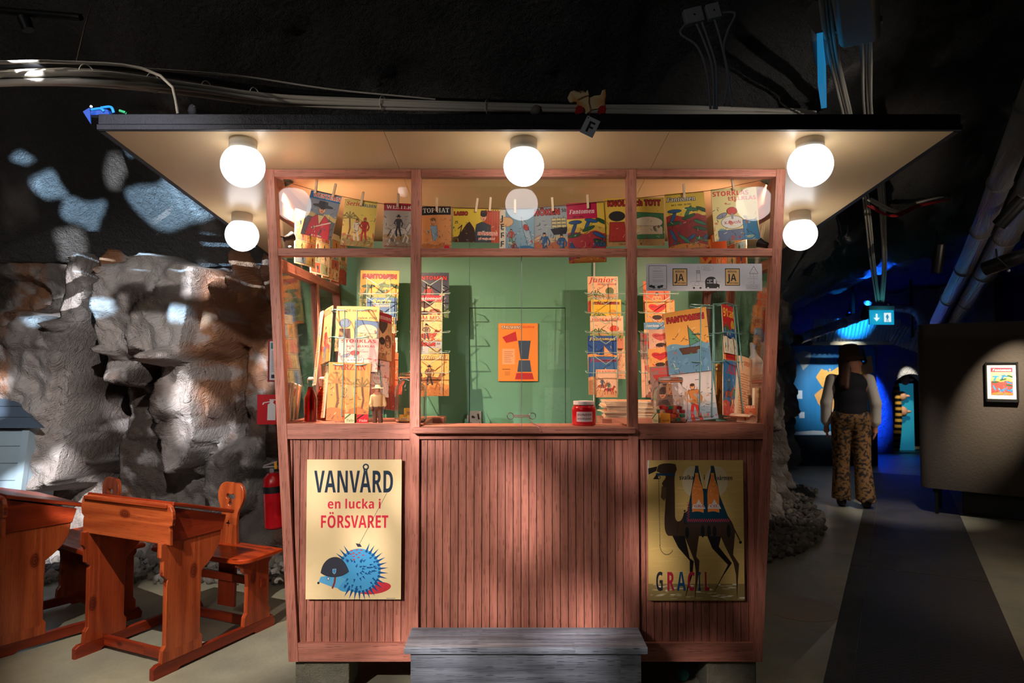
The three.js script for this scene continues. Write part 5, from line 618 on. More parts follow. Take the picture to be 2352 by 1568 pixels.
// clothesline with pegs, just behind the upper windows
{
  const pts = [[646, 414], [720, 436], [790, 452], [880, 468], [965, 473], [1090, 478], [1200, 479], [1310, 470], [1390, 462], [1530, 448], [1640, 436], [1700, 424], [1776, 408]].map(([x, y]) => at(x, y, dL));
  solo('clothesline', tube(pts, 0.0014, 80, 5), plastic(0x6a3a28, 0.8), 'thin brown cord strung behind the upper windows', 'cord');
  const hang = (k, px, py, pw, ph, roll, label, d = dL + 0.004) => magazine(k, px, py, pw, ph, d, label, 'magazines pegged to the line', { roll, bow: 0.004, pitch: -1 });
  hang('western1', 737, 494, 73, 105, -13, 'pegged magazine with blue banner and cowboy in red shirt');
  hang('varlden', 824, 512, 76, 108, -5.5, 'pegged yellow magazine with two figures under a palm');
  hang('western2', 918, 518, 77, 104, -2, 'pegged magazine with red banner and rider on white horse');
  hang('tophat', 1002, 524, 68, 102, 1, 'pegged magazine with black banner and woman in blue swimsuit');
  hang('lasso', 1094, 517, 108, 80, -1, 'wide pegged yellow magazine with soldier before red palisade');
  hang('jeff', 1187, 531, 80, 108, 0, 'pegged blue magazine with rocket and vertical title');
  hang('hoken', 1267, 531, 84, 116, 3, 'pegged grey magazine with sailing ship and blue uniformed men', dL + 0.01);
  hang('fant1', 1347, 534, 87, 140, 2.5, 'long pegged magazine with crimson banner over yellow');
  hang('knoll', 1457, 509, 139, 112, 1, 'wide pegged yellow album with green bed picture', dL + 0.01);
  hang('fant2', 1577, 506, 92, 130, 4, 'pegged yellow and red jungle magazine left of the bowl cover');
  hang('stork', 1690, 491, 105, 122, 3.5, 'pegged cream magazine with white bowl, rightmost on the line', dL + 0.008);
  const peg = new THREE.Group(), PW_ = std({ color: hex(0xf0d4b0), roughness: 0.7 }); for (const s of [-1, 1]) part('peg_half', cbox(0.0105, 0.066, 0.0045, 0, 0, s * 0.0035, 0.001), PW_, peg); part('spring', place(new THREE.TorusGeometry(0.004, 0.0012, 5, 10), 0, 0.002, 0, 0, Math.PI / 2), STEEL, peg);
  [[726, 428, -5, 'clothes peg holding the left corner of the blue bannered magazine'], [768, 437, -12, 'clothes peg holding the right corner of the blue bannered magazine'], [832, 456, -10, 'clothes peg on the yellow two figure magazine'], [914, 460, -2, 'clothes peg on the white horse magazine'], [1003, 470, 0, 'clothes peg on the swimsuit magazine'], [1095, 471, -8, 'clothes peg in the middle of the palisade magazine'], [1126, 469, -4, 'clothes peg near the right end of the palisade magazine'], [1183, 474, 0, 'clothes peg on the rocket magazine'], [1269, 469, 4, 'clothes peg on the sailing ship magazine'], [1350, 463, 3, 'clothes peg on the crimson bannered magazine'], [1571, 438, 1, 'clothes peg on the jungle magazine'], [1683, 421, 10, 'clothes peg on the bowl magazine']].forEach(([x, y, a, lab]) => { const p = peg.clone(); p.name = numbered('clothes_peg'); scene.add(p); p.position.copy(at(x, y, dL)); p.rotation.z = a * Math.PI / 180; tag(p, lab, 'clothes peg', 'clothes pegs on the line'); });
  // pages hung along the side walls
  const sidePages = [['strip1', -3.42, 2.13, -1, 'comic page hung high on the left side wall nearest the window'], ['strip2', -3.68, 2.12, -1, 'comic page hung high on the left side wall, second from the window'], ['strip3', -3.9, 2.12, -1, 'comic page hung high on the left side wall, third from the window'], ['junior', -4.08, 2.12, -1, 'magazine hung at the back end of the left side wall'], ['strip3', -3.5, 2.08, 1, 'comic page hung high on the right side wall near the window'], ['redtop', -3.78, 2.1, 1, 'orange magazine hung in the middle of the right side wall'], ['heartO', -4.02, 2.1, 1, 'heart cover magazine hung at the back of the right side wall']];
  for (const [k, z, y, s, label] of sidePages) { const m = solo('magazine', magazineGeo(k, 0.19, 0.27, 0.003, 0.005), sheetOf(k), label, 'magazine', 'pages along the side walls'); m.position.set(KX + s * (hw(y) - 0.085), y, z); m.rotation.set(0, -s * (Math.PI / 2 - 0.25), 0); }
}
// wire racks on the back wall
const WIRE = std({ color: hex(0x9fc4b8), roughness: 0.35, metalness: 0.3 }), TEAL = std({ color: hex(0x6fa3a4), roughness: 0.35, metalness: 0.35 });
function wallRack(px, label) {
  const o = at(px, 765, 4.0), g = thing('magazine_rack', label, 'rack', o), s = 4.0 / FOCAL, Y = (py) => (765 - py) * s, hwid = 27 * s, z = 0;
  for (const q of [-1, 1]) part('upright', wire([[q * hwid, Y(638), -0.01], [q * hwid, Y(905), 0.012]], 0.0024), WIRE, g);
  for (const q of [-1, 1]) part('bracket', wire([[q * hwid, Y(650), -0.01], [q * hwid, Y(650), -0.214]], 0.002), WIRE, g), part('bracket', wire([[q * hwid, Y(890), 0.01], [q * hwid, Y(890), -0.214]], 0.002), WIRE, g);
  [675, 719, 764, 810, 856].forEach((y, i) => { const zz = 0.006 * i * 0.5; part('pocket_wire', [wire([[-46 * s, Y(y - 4), zz - 0.01], [-44 * s, Y(y), zz + 0.018], [44 * s, Y(y), zz + 0.018], [46 * s, Y(y - 4), zz - 0.01]], 0.0024), wire([[-hwid, Y(y - 38), zz + 0.006], [0, Y(y - 20), zz + 0.016], [hwid, Y(y - 38), zz + 0.006]], 0.0024), wire([[-46 * s, Y(y - 4), zz - 0.01], [-hwid, Y(y - 4), zz - 0.06], [hwid, Y(y - 4), zz - 0.06], [46 * s, Y(y - 4), zz - 0.01]], 0.0013)], WIRE, g); });
  return g;
}
wallRack(868, 'wire magazine rack on the green wall, leftmost'); wallRack(988, 'wire magazine rack on the green wall left of the hatch'); wallRack(1390, 'wire magazine rack on the green wall right of the hatch'); wallRack(1513, 'wire magazine rack on the green wall, rightmost');
const G1 = 'magazines in the wall racks', wr = (k, x0, x1, y0, y1, d, label, o) => magazine(k, (x0 + x1) / 2, (y0 + y1) / 2, x1 - x0, y1 - y0, d, label, G1, { pitch: -4, ...o });
wr('fantO', 826, 915, 620, 735, 4.06, 'orange cover with red arched title, top of the leftmost wall rack', { roll: -1 });
wr('serie', 840, 910, 683, 770, 4.045, 'blue cover with yellow script title in the leftmost wall rack'); wr('plain1', 838, 906, 728, 800, 4.03, 'tan cover third down in the leftmost wall rack'); wr('strip2', 842, 912, 775, 860, 4.02, 'comic page cover fourth down in the leftmost wall rack'); wr('redtop', 848, 914, 810, 905, 4.005, 'orange red cover at the bottom of the leftmost wall rack');
wr('fantD', 945, 1031, 625, 730, 4.06, 'dark blue cover at the top of the rack left of the hatch'); wr('fantR', 948, 1016, 678, 745, 4.045, 'cover with red banner, second in the rack left of the hatch'); wr('plain1', 948, 1016, 723, 800, 4.03, 'tan rider cover, third in the rack left of the hatch'); wr('hoken', 952, 1015, 783, 850, 4.02, 'pale blue cover, fourth in the rack left of the hatch'); wr('buffalo', 948, 1031, 813, 909, 4.005, 'large tan cover at the bottom of the rack left of the hatch', { roll: 0.6 });
wr('junior', 1350, 1420, 634, 720, 4.06, 'pink cover with red script title at the top of the rack right of the hatch'); wr('stal', 1358, 1427, 687, 765, 4.045, 'yellow cover with red title, second in the rack right of the hatch'); wr('gnide', 1356, 1432, 725, 800, 4.03, 'pale cover with green hills, third in the rack right of the hatch'); wr('pale', 1372, 1436, 771, 870, 4.035, 'pale orange cover behind the blue one right of the hatch'); wr('fantB', 1350, 1417, 771, 850, 4.02, 'deep blue cover with yellow title right of the hatch'); wr('fantB2', 1352, 1420, 819, 906, 4.01, 'light blue cover with red title right of the hatch'); wr('ivanhoe', 1369, 1418, 848, 912, 3.995, 'small pink knights cover at the bottom of the rack right of the hatch');
wr('redtop', 1478, 1540, 645, 720, 4.06, 'orange cover at the top of the rightmost wall rack'); wr('heartO', 1482, 1550, 688, 755, 4.045, 'cover with red heart and two faces in the rightmost wall rack'); wr('nytt', 1480, 1545, 740, 810, 4.03, 'cover with light blue banner in the rightmost wall rack'); wr('symp', 1472, 1540, 765, 850, 4.02, 'brown cover low in the rightmost wall rack'); wr('heartP', 1474, 1540, 825, 912, 4.005, 'pink heart cover at the bottom of the rightmost wall rack');
// revolving counter racks
const SH = 1.2217;
function spinner(px, d, turn, h, label) {
  const p = at(px, 900, d), g = thing('revolving_rack', label, 'rack', [p.x, SH, p.z], turn);
  part('pole', new THREE.CylinderGeometry(0.006, 0.006, h, 10).translate(0, h / 2, 0), TEAL, g); part('base', [new THREE.CylinderGeometry(0.055, 0.06, 0.008, 24).translate(0, 0.0045, 0)], TEAL, g);
  for (let f = 0; f < 4; f++) {
    const a = f * Math.PI / 2, R = (x, y, z) => V(x, y, z).applyAxisAngle(V(0, 1, 0), a);
    const rings = [0.985, 0.74, 0.5].map((q) => q * h);
    for (const s of [-1, 1]) part('upright', wire([R(s * 0.026, rings[0] - 0.004, 0.085), R(s * 0.03, rings[0], 0.104), R(s * 0.03, 0.03, 0.146), R(s * 0.026, 0.02, 0.03)], 0.0028), TEAL, g);
    rings.forEach((y, i) => { const z = 0.106 + 0.012 * i; for (const s of [-1, 1]) part('pocket_wire', wire([R(s * 0.03, y, z), R(s * 0.062, y, z), R(s * 0.085, y + 0.006, z - 0.02), R(s * 0.02, y + 0.004, 0.012)], 0.0028), TEAL, g); });
    part('floor_wire', wire([R(-0.03, 0.03, 0.145), R(0, 0.022, 0.01), R(0.03, 0.03, 0.145)], 0.0017), TEAL, g);
  }
}
spinner(816, 3.40, 0.0, 0.545, 'teal revolving wire rack on the counter behind the left window'); spinner(1641, 3.4, 1.0, 0.575, 'teal revolving wire rack on the counter behind the right window');
const G2 = 'magazines in the left revolving rack', G3 = 'magazines in the right revolving rack';
const sp = (k, x, y, w, h, d, yaw, roll, label, gr, o = {}) => magazine(k, x, y, w, h, d, label, gr, { yaw, roll, pitch: -6, ...o });
sp('pigge', 820, 755, 99, 105, 3.318, 0, -1, 'large orange album with red title at the top of the left counter rack', G2); sp('storkP', 822, 815, 92, 76, 3.30, 0, -1, 'pale pink cover in the middle of the left counter rack', G2); sp('tarzan', 800, 899, 97, 133, 3.275, 0, -1.5, 'tall orange cover at the bottom of the left counter rack', G2, { pitch: -4 });
sp('kumla', 748, 770, 36, 128, 3.40, -58, 8, 'narrow seen orange cover on the left face of the left counter rack', G2); sp('pale', 744, 874, 24, 170, 3.42, -66, 5, 'pale cover low on the left face of the left counter rack', G2, { thick: 0.008 }); sp('strip1', 728, 800, 20, 170, 3.48, -66, 4, 'comic page cover at the far left of the left counter rack', G2);
sp('fantR', 882, 772, 28, 110, 3.40, 62, -7, 'narrow seen cover on the right face of the left counter rack', G2); sp('storkP', 872, 850, 36, 120, 3.37, 56, -7, 'narrow seen pink cover on the right face of the left counter rack', G2); sp('redtop', 893, 850, 22, 180, 3.46, 66, -8, 'brown backed magazine leaning at the right of the left counter rack', G2, { thick: 0.008 });
sp('fantX', 1578, 783, 86, 146, 3.36, -30, 6.5, 'tall orange and blue cover at the upper left of the right counter rack', G3); sp('skatt', 1592, 901, 84, 128, 3.335, -30, 8, 'pale grey cover at the lower left of the right counter rack', G3);
sp('heartP', 1524, 785, 62, 60, 3.50, -25, 3, 'pink cover with heart left of the right counter rack', G3); sp('heartO', 1523, 830, 62, 62, 3.48, -25, 3, 'orange cover with red heart left of the right counter rack', G3); sp('symp', 1525, 885, 58, 90, 3.46, -25, 4, 'brown cover with red title left of the right counter rack', G3);
sp('nio', 1677, 757, 42, 112, 3.37, 48, -5, 'red cover with large yellow numerals on the right counter rack', G3); sp('heartO', 1682, 862, 48, 158, 3.36, 45, -8, 'tall heart cover on the right face of the right counter rack', G3); sp('bluered', 1683, 893, 54, 128, 3.325, 40, -10, 'blue and red cover at the lower right of the right counter rack', G3); sp('pale', 1712, 888, 36, 138, 3.35, 34, -14, 'thick pale album leaning at the right of the right counter rack', G3, { thick: 0.02 });
sp('buffalo', 1640, 900, 40, 130, 3.50, 0, 0, 'brown magazine seen between the wires of the right counter rack', G3);
// standing and lying papers
for (const [i, x, k] of [[0, 664, 'pale'], [1, 673, 'strip2'], [2, 682, 'pale']]) sp(k, x, 922, 14, 88 - i * 6, 3.24 + i * 0.03, -62, -2 - i * 2, ['pale booklet standing at the far left of the counter', 'comic page booklet standing between two pale ones at the far left', 'pale booklet leaning beside the bottles'][i], 'booklets at the left end of the counter', { thick: 0.007 });
sp('pale', 1742, 930, 20, 78, 3.24, 40, 0, 'pale pink book standing at the right end of the counter', null, { thick: 0.012, pitch: 0 }); sp('redtop', 1724, 950, 25, 38, 3.2, -10, 0, 'small brown picture booklet at the right end of the counter', null, { pitch: -3, thick: 0.006 });
{ const r = rnd(6); for (let i = 0; i < 10; i++) { const m = solo('magazine', place(magazineGeo('pale', 0.2, 0.27, 0.0075, 0.003), 0, 0, 0, -Math.PI / 2), sheetOf('pale'), 'worn magazine in the flat pile on the box behind the counter', 'magazine', 'flat pile of old magazines'); const p = at(1442, 960, 3.72); m.position.set(p.x + (r() - 0.5) * 0.03, 1.2165 + i * 0.0092 + 0.008, p.z); m.rotation.y = Math.PI / 2 + (r() - 0.5) * 0.12; }
  const p = at(1442, 960, 3.72); solo('wooden_box', plank(0.33, 0.05, 0.24, p.x + 0.01, 1.19, p.z, 0), OAKS[1], 'low brown wooden box under the pile of old magazines', 'box'); solo('wooden_box', plank(0.14, 0.03, 0.12, at(993, 965, 3.66).x, 1.205, -3.66, 0), OAKS[1], 'small wooden block beside the left glass jar', 'box');
  part('rear_shelf', cbox(0.42, 0.02, 0.3, p.x + 0.02 - KX, 1.154, -3.715, 0.002), OAKS[1], kiosk); part('rear_shelf', cbox(0.42, 0.02, 0.3, -0.72, 1.179, -3.715, 0.002), OAKS[1], kiosk); }
{ const pts = []; for (let i = 0; i <= 14; i++) { const a = -0.3 + i / 14 * 2.6; pts.push([Math.cos(a) * 0.045 - 0.045 + i * 0.002, Math.sin(a) * 0.03]); } const back = pts.map(([x, y]) => [x * 1.04, y - 0.003]).reverse(); const p = at(1692, 968, 3.19); solo('rolled_magazine', place(extr(shape2([...pts, ...back]), 0.12), p.x + 0.02, SH + 0.016, p.z - 0.06, 0, 0.5), std({ color: hex(0xf0c8a8), roughness: 0.6 }), 'curled pale magazine lying on the counter under the right rack', 'magazine'); }
// jars
const JARG = phy({ color: 0xffffff, transmission: 1, thickness: 0.01, roughness: 0.02, ior: 1.47 });
function clipJar(px, d, r, h, label) { const p = at(px, 960, d), g = thing('glass_jar', label, 'jar', [p.x, SH, p.z]); part('jar_body', lathe([[0, 0.0005], [r * 0.9, 0.0005], [r, 0.02], [r, h * 0.62], [r * 0.93, h * 0.72], [r * 0.68, h * 0.79], [r * 0.68, h * 0.88], [r * 0.62, h * 0.88], [r * 0.62, h * 0.79], [r * 0.88, h * 0.71], [r - 0.004, h * 0.61], [r - 0.004, 0.02], [r * 0.86, 0.006], [0, 0.006]], 48), JARG, g); part('rubber_seal', place(new THREE.TorusGeometry(r * 0.68, 0.0035, 8, 32), 0, h * 0.895, 0, Math.PI / 2), plastic(0xd07a4a, 0.6), g); part('jar_lid', lathe([[0, h * 0.91], [r * 0.7, h * 0.91], [r * 0.74, h * 0.94], [r * 0.68, h * 0.985], [r * 0.2, h], [0, h]], 40), JARG, g); part('wire_clip', wire([[-r * 0.72, h * 0.8, 0.01], [-r * 0.8, h * 0.93, r * 0.25], [-r * 0.6, h * 0.84, r * 0.45], [-r * 0.3, h * 0.87, r * 0.66], [0, h * 0.84, r * 0.74]], 0.0015), STEEL, g); return p; }
const j1 = clipJar(943, 3.28, 0.076, 0.238, 'clip top glass jar with small yellow boxes behind the left window'), j2 = clipJar(1541, 3.26, 0.08, 0.218, 'clip top glass jar of wrapped sweets behind the right window');
const boxTex = (bg, fg, s, band) => signTex(128, 128, (c) => { c.fillStyle = bg; c.fillRect(0, 0, 128, 128); if (band) { c.save(); c.translate(20, 50); c.rotate(-0.7); c.fillStyle = band; c.fillRect(-60, -10, 200, 14); c.restore(); } fitText(c, s, 66, 84, 100, 54, FONT.i, fg); });
const TU1 = boxTex('#e6e6b8', '#4a7a34', 'Tulo', '#3c6a2c'), TU2 = boxTex('#d8243a', '#f6ead8', 'Tulo', '#2a1014'), SP = boxTex('#e0982c', '#7a2412', 'Spisk'), YB_ = boxTex('#e6b848', '#5a4a9a', 'Sen');
function pack(mat, w, h, t, x, z, turn, label, group, y = SH + 0.0005) { const m = solo('pastille_box', frontUV(new THREE.BoxGeometry(w, h, t)), mat, label, 'box', group); m.position.set(x, y + h / 2, z); m.rotation.y = turn; return m; }
{ const a = at(805, 960, 3.19), b = at(832, 960, 3.2); pack(TU1, 0.05, 0.045, 0.018, a.x, a.z, -0.25, 'pale green pastille box in front of the left rack'); pack(TU2, 0.05, 0.042, 0.018, b.x + 0.004, b.z + 0.01, 0.15, 'red pastille box beside the pale green one');
  const c = at(1506, 960, 3.165), e = at(1524, 960, 3.17); pack(TU1, 0.028, 0.047, 0.02, c.x, c.z, -0.4, 'narrow pale pastille box in front of the sweets jar'); pack(SP, 0.045, 0.048, 0.02, e.x + 0.006, e.z, 0.1, 'orange pastille box in front of the sweets jar');
  for (const [dx, dy, dz, t] of [[-0.03, 0, 0.02, 0.3], [0.012, 0, 0.035, -0.2], [-0.005, 0.032, 0.028, 0.5], [0.03, 0.032, 0.02, -0.4], [0.0, 0.0, -0.02, 1]]) pack(YB_, 0.04, 0.031, 0.018, j1.x + dx, j1.z + dz, t, 'small yellow box inside the left glass jar', 'boxes inside the left jar', SH + 0.006 + dy); }
{ const r = rnd(12), cols = [0xd8343c, 0xe86a4a, 0xf0a060, 0x2f9a72, 0xe86a8a, 0xc22a4a, 0xf0d0b0].map((q) => plastic(q, 0.25)), g = new RoundedBoxGeometry(0.024, 0.017, 0.017, 1, 0.004); let n = 0; for (let l = 0; l < 4; l++) for (let i = 0; i < 11; i++) { const a = i / 11 * 6.283 + l, q = (i % 3 === 0 ? 0.022 : 0.054) * (l === 3 ? 0.8 : 1); const ci = Math.floor(r() * 7), m = new THREE.Mesh(g, cols[ci]); m.name = numbered('wrapped_sweet'); m.castShadow = m.receiveShadow = true; m.position.set(j2.x + Math.cos(a) * q, SH + 0.016 + l * 0.0185, j2.z + Math.sin(a) * q); m.rotation.set((r() - 0.5) * 0.5, r() * 6, (r() - 0.5) * 0.5); scene.add(m); tag(m, ['red', 'coral', 'orange', 'green', 'pink', 'crimson', 'cream'][ci] + ' wrapped sweet inside the glass jar behind the right window', 'sweet', 'sweets in the jar'); } }
// bottles
{ const RED = phy({ color: hex(0xff6a4a), transmission: 1, thickness: 0.06, roughness: 0.02, ior: 1.33, attenuationColor: new THREE.Color().setRGB(0.75, 0.07, 0.03), attenuationDistance: 0.035 }), AMB = RED.clone(); AMB.color = hex(0xffb070); AMB.attenuationColor = new THREE.Color().setRGB(0.8, 0.28, 0.08);
  for (const [px, d, h, mat, label] of [[713, 3.3, 0.215, RED, 'glass bottle of red soda behind the left window'], [739, 3.42, 0.215, AMB, 'glass bottle of amber soda behind the red one']]) { const p = at(px, 960, d), g = thing('soda_bottle', label, 'bottle', [p.x, SH, p.z]), r = 0.031; part('liquid', lathe([[0, 0.002], [r - 0.003, 0.003], [r - 0.002, h * 0.52], [r * 0.55, h * 0.68], [r * 0.4, h * 0.78], [0, h * 0.78]], 28), mat, g); part('bottle_glass', lathe([[0, 0.0], [r, 0.001], [r + 0.001, h * 0.52], [r * 0.6, h * 0.69], [r * 0.44, h * 0.79], [r * 0.42, h * 0.93]], 28), GLASS, g); part('stopper', [lathe([[0, h * 0.93], [r * 0.46, h * 0.93], [r * 0.46, h * 0.97], [r * 0.3, h], [0, h]], 20), wire([[-r * 0.5, h * 0.86, 0], [-r * 0.55, h * 0.96, 0], [r * 0.55, h * 0.96, 0], [r * 0.5, h * 0.86, 0]], 0.001)], plastic(0xe8d6c4, 0.4), g); } }
// honey jar on the serving ledge
{ const p = at(1341, 975, 3.2), g = thing('honey_jar', 'red honey jar with white lid behind the serving window', 'jar', [p.x, SH - 0.007, p.z + 0.002]);
  part('jar_body', lathe([[0, 0], [0.052, 0.0], [0.0565, 0.006], [0.057, 0.075], [0.052, 0.086], [0.045, 0.094], [0, 0.094]], 36), phy({ color: hex(0xb30a1c), roughness: 0.12, clearcoat: 0.6 }), g); part('jar_lid', lathe([[0, 0.094], [0.0475, 0.094], [0.049, 0.096], [0.049, 0.11], [0.046, 0.112], [0, 0.112]], 40), plastic(0xded8d8, 0.45), g);
  const lab = new THREE.CylinderGeometry(0.0574, 0.0574, 0.046, 20, 1, true, -0.72, 1.36); lab.translate(0, 0.042, 0); part('paper_label', lab, signTex(256, 190, (c) => { c.fillStyle = '#c9b4b4'; c.fillRect(0, 0, 256, 190); fitText(c, 'DUNDER', 128, 58, 228, 76, FONT.b, '#16131a'); fitText(c, 'HONUNG', 128, 134, 228, 76, FONT.b, '#16131a'); }), g, 'pinkish white label with black lettering'); }
// pull rings of the sliding panes, tied with red and white twine
{ const a = at(1172, 955, 3.118), b = at(1223, 955, 3.112), r = 0.0142; for (const [p, l] of [[a, 'chrome finger ring in the left sliding pane'], [b, 'chrome finger ring in the right sliding pane']]) solo('finger_ring', new THREE.TorusGeometry(r, 0.002, 8, 32).translate(p.x, p.y, p.z), STEEL, l, 'ring', 'finger rings of the sliding panes');
  const RW = std({ map: dataTex(8, 64, (u, v) => (Math.floor(v * 8) % 2 ? [0.72, 0.08, 0.1] : [0.88, 0.84, 0.8]), true), roughness: 0.8 }), z = a.z + 0.012; const q = at(1217, 962, 3.1), e1 = at(1243, 980, 3.09), e2 = at(1242, 988, 3.085);
  const g = thing('twine', 'red and white twine tying the two finger rings together', 'twine', [0, 0, 0]); const uvT = (t) => { const u = t.attributes.uv; for (let i = 0; i < u.count; i++) u.setXY(i, u.getY(i), u.getX(i) * 4); return t; };
  for (const dy of [0.004, 0, -0.004]) part('strand', uvT(tube([[a.x + r * 0.9, a.y + dy, z - 0.004], [(a.x + b.x) / 2, a.y + dy * 1.3, z + 0.004], [b.x - r * 0.9, b.y + dy, z]], 0.0016, 12, 5)), RW, g); part('loose_end', uvT(tube([[b.x - r, b.y, z], [q.x, q.y - 0.01, z + 0.004], [e1.x - 0.02, e1.y + 0.008, z + 0.006], [e1.x + 0.02, e1.y, -3.058]], 0.0016, 20, 5)), RW, g); part('loose_end', uvT(tube([[q.x, q.y - 0.01, z + 0.004], [e2.x - 0.01, e2.y + 0.014, -3.06], [e2.x, e2.y - 0.004, -3.05]], 0.0016, 14, 5)), RW, g); }
// lock case on the hatch and a conduit on the back wall
{ const p = at(1092, 958, 4.2), g = thing('lock_case', 'grey metal lock case at the lower left of the hatch', 'lock', [p.x, p.y, -4.2185]), M = std({ color: hex(0xa09a90), roughness: 0.45, metalness: 0.5 }); part('case', cbox(0.072, 0.078, 0.024, 0, 0, 0.0125, 0.003), M, g); part('knob', new THREE.CylinderGeometry(0.007, 0.007, 0.02, 12).rotateX(Math.PI / 2).translate(-0.016, 0.004, 0.032), DARKMETAL, g); part('latch_lever', place(cbox(0.008, 0.036, 0.008, 0, 0, 0), 0.018, 0.006, 0.03, 0, 0, 0.2), DARKMETAL, g); for (const [x, y] of [[-0.028, 0.03], [0.028, 0.03], [-0.028, -0.03], [0.028, -0.03]]) part('screw', new THREE.SphereGeometry(0.004, 8, 6).translate(x, y, 0.024), STEEL, g); part('strike', cbox(0.012, 0.04, 0.018, -0.046, -0.008, 0.01, 0.002), M, g); }
{ const a = at(1365, 596, 4.2), b = at(1365, 935, 4.2); solo('conduit', bar([a.x, a.y + 0.08, -4.207], [b.x, b.y, -4.207], 0.006, 8), plastic(0xcfd4cc, 0.5), 'thin white conduit running down the green back wall', 'conduit'); }
// clip-on lamps in the upper corners, the warm light of the kiosk
function clipLamp(px, py, d, tx, ty, tz, I, label) { const p = at(px, py, d), g = thing('clip_lamp', label, 'lamp', p); const dir = V(tx, ty, tz).sub(p).normalize(); const q = new THREE.Quaternion().setFromUnitVectors(V(0, 0, 1), dir); const T = (geo) => geo.applyQuaternion(q);
  part('lamp_shade', T(place(lathe([[0.006, -0.03], [0.014, -0.028], [0.016, -0.005], [0.024, 0.02], [0.0232, 0.02], [0.0152, -0.004], [0.013, -0.027]], 24), 0, 0, 0, Math.PI / 2)), HOUSING, g); part('clip', T(wire([[0, 0.012, -0.02], [0, 0.05, -0.03], [0.01, 0.06, -0.02]], 0.003)), BLACK, g); part('bulb', T(new THREE.SphereGeometry(0.009, 14, 10)), std({ color: 0xffffff, emissive: new THREE.Color().setRGB(1, 0.8, 0.55), emissiveIntensity: 3 }), g);
  const L = new THREE.SpotLight(new THREE.Color().setRGB(1, 0.63, 0.44), I, 0, 0.95, 0.8, 2); L.name = 'clip_light'; L.position.set(0, 0, 0); L.castShadow = true; L.shadow.radius = 0.45; L.shadow.camera.near = 0.02; g.add(L); const t = new THREE.Object3D(); t.position.copy(dir); g.add(t); L.target = t; }
clipLamp(660, 415, 3.24, -0.5, 1.25, -3.75, 21, 'black clip lamp in the upper left corner of the window'); clipLamp(1760, 412, 3.24, 0.6, 1.25, -3.75, 21, 'black clip lamp in the upper right corner of the window');
clipLamp(664, 545, 3.22, -0.55, 2.45, -3.75, 0.9, 'black clip lamp on the left transom corner'); clipLamp(1752, 560, 3.22, 0.65, 2.45, -3.75, 0.9, 'black clip lamp on the right transom corner');

// ================================================================ sculpted figures: distance fields meshed with surface nets
const smin = (a, b, k) => { const h = clamp(0.5 + 0.5 * (b - a) / k); return b + (a - b) * h - k * h * (1 - h); };
const capD = (x, y, z, a, b, ra, rb) => { const dx = b[0] - a[0], dy = b[1] - a[1], dz = b[2] - a[2], t = clamp(((x - a[0]) * dx + (y - a[1]) * dy + (z - a[2]) * dz) / (dx * dx + dy * dy + dz * dz + 1e-9)); return Math.hypot(x - a[0] - dx * t, y - a[1] - dy * t, z - a[2] - dz * t) - lerp(ra, rb, t); };
const ellD = (x, y, z, c, r) => { const k = Math.hypot((x - c[0]) / r[0], (y - c[1]) / r[1], (z - c[2]) / r[2]); return (k - 1) * Math.min(...r); };
function field(list, k) { return (x, y, z) => { let d = 9; for (const q of list) { const e = q.length === 2 ? ellD(x, y, z, q[0], q[1]) : capD(x, y, z, q[0], q[1], q[2], q[3]); d = d > 8 ? e : smin(d, e, k); } return d; }; }
function netMesh(f, lo, hi, c, col) {
  const n = [0, 1, 2].map((i) => Math.ceil((hi[i] - lo[i]) / c) + 1), [nx, ny, nz] = n, v = new Float32Array(nx * ny * nz), I = (i, j, k) => (k * ny + j) * nx + i;
  for (let k = 0; k < nz; k++) for (let j = 0; j < ny; j++) for (let i = 0; i < nx; i++) v[I(i, j, k)] = f(lo[0] + i * c, lo[1] + j * c, lo[2] + k * c);
  const id = new Int32Array(nx * ny * nz).fill(-1), pos = [], idx = [];
  for (let k = 0; k < nz - 1; k++) for (let j = 0; j < ny - 1; j++) for (let i = 0; i < nx - 1; i++) {
    let m = 0, sx = 0, sy = 0, sz = 0; const g = (a, b, d) => v[I(i + a, j + b, k + d)];
    for (const [a, b] of NETE) { const p = g(...a), q = g(...b); if ((p < 0) !== (q < 0)) { const t = p / (p - q); sx += a[0] + (b[0] - a[0]) * t; sy += a[1] + (b[1] - a[1]) * t; sz += a[2] + (b[2] - a[2]) * t; m++; } }
    if (m) { id[I(i, j, k)] = pos.length / 3; pos.push(lo[0] + (i + sx / m) * c, lo[1] + (j + sy / m) * c, lo[2] + (k + sz / m) * c); }
  }
  const quad = (a, b, d, e, s) => { if (a < 0 || b < 0 || d < 0 || e < 0) return; s ? idx.push(a, b, d, a, d, e) : idx.push(a, d, b, a, e, d); };
  for (let k = 1; k < nz - 1; k++) for (let j = 1; j < ny - 1; j++) for (let i = 1; i < nx - 1; i++) { const p = v[I(i, j, k)] < 0;
    if (p !== v[I(i + 1, j, k)] < 0) quad(id[I(i, j - 1, k - 1)], id[I(i, j, k - 1)], id[I(i, j, k)], id[I(i, j - 1, k)], p);
    if (p !== v[I(i, j + 1, k)] < 0) quad(id[I(i - 1, j, k - 1)], id[I(i - 1, j, k)], id[I(i, j, k)], id[I(i, j, k - 1)], p);
    if (p !== v[I(i, j, k + 1)] < 0) quad(id[I(i - 1, j - 1, k)], id[I(i, j - 1, k)], id[I(i, j, k)], id[I(i - 1, j, k)], p); }
  const g = new THREE.BufferGeometry(); g.setAttribute('position', new THREE.Float32BufferAttribute(pos, 3)); g.setIndex(idx); g.computeVertexNormals();
  if (col) { const cc = []; for (let i = 0; i < pos.length; i += 3) cc.push(...col(pos[i], pos[i + 1], pos[i + 2])); g.setAttribute('color', new THREE.Float32BufferAttribute(cc, 3)); }
  return g;
}
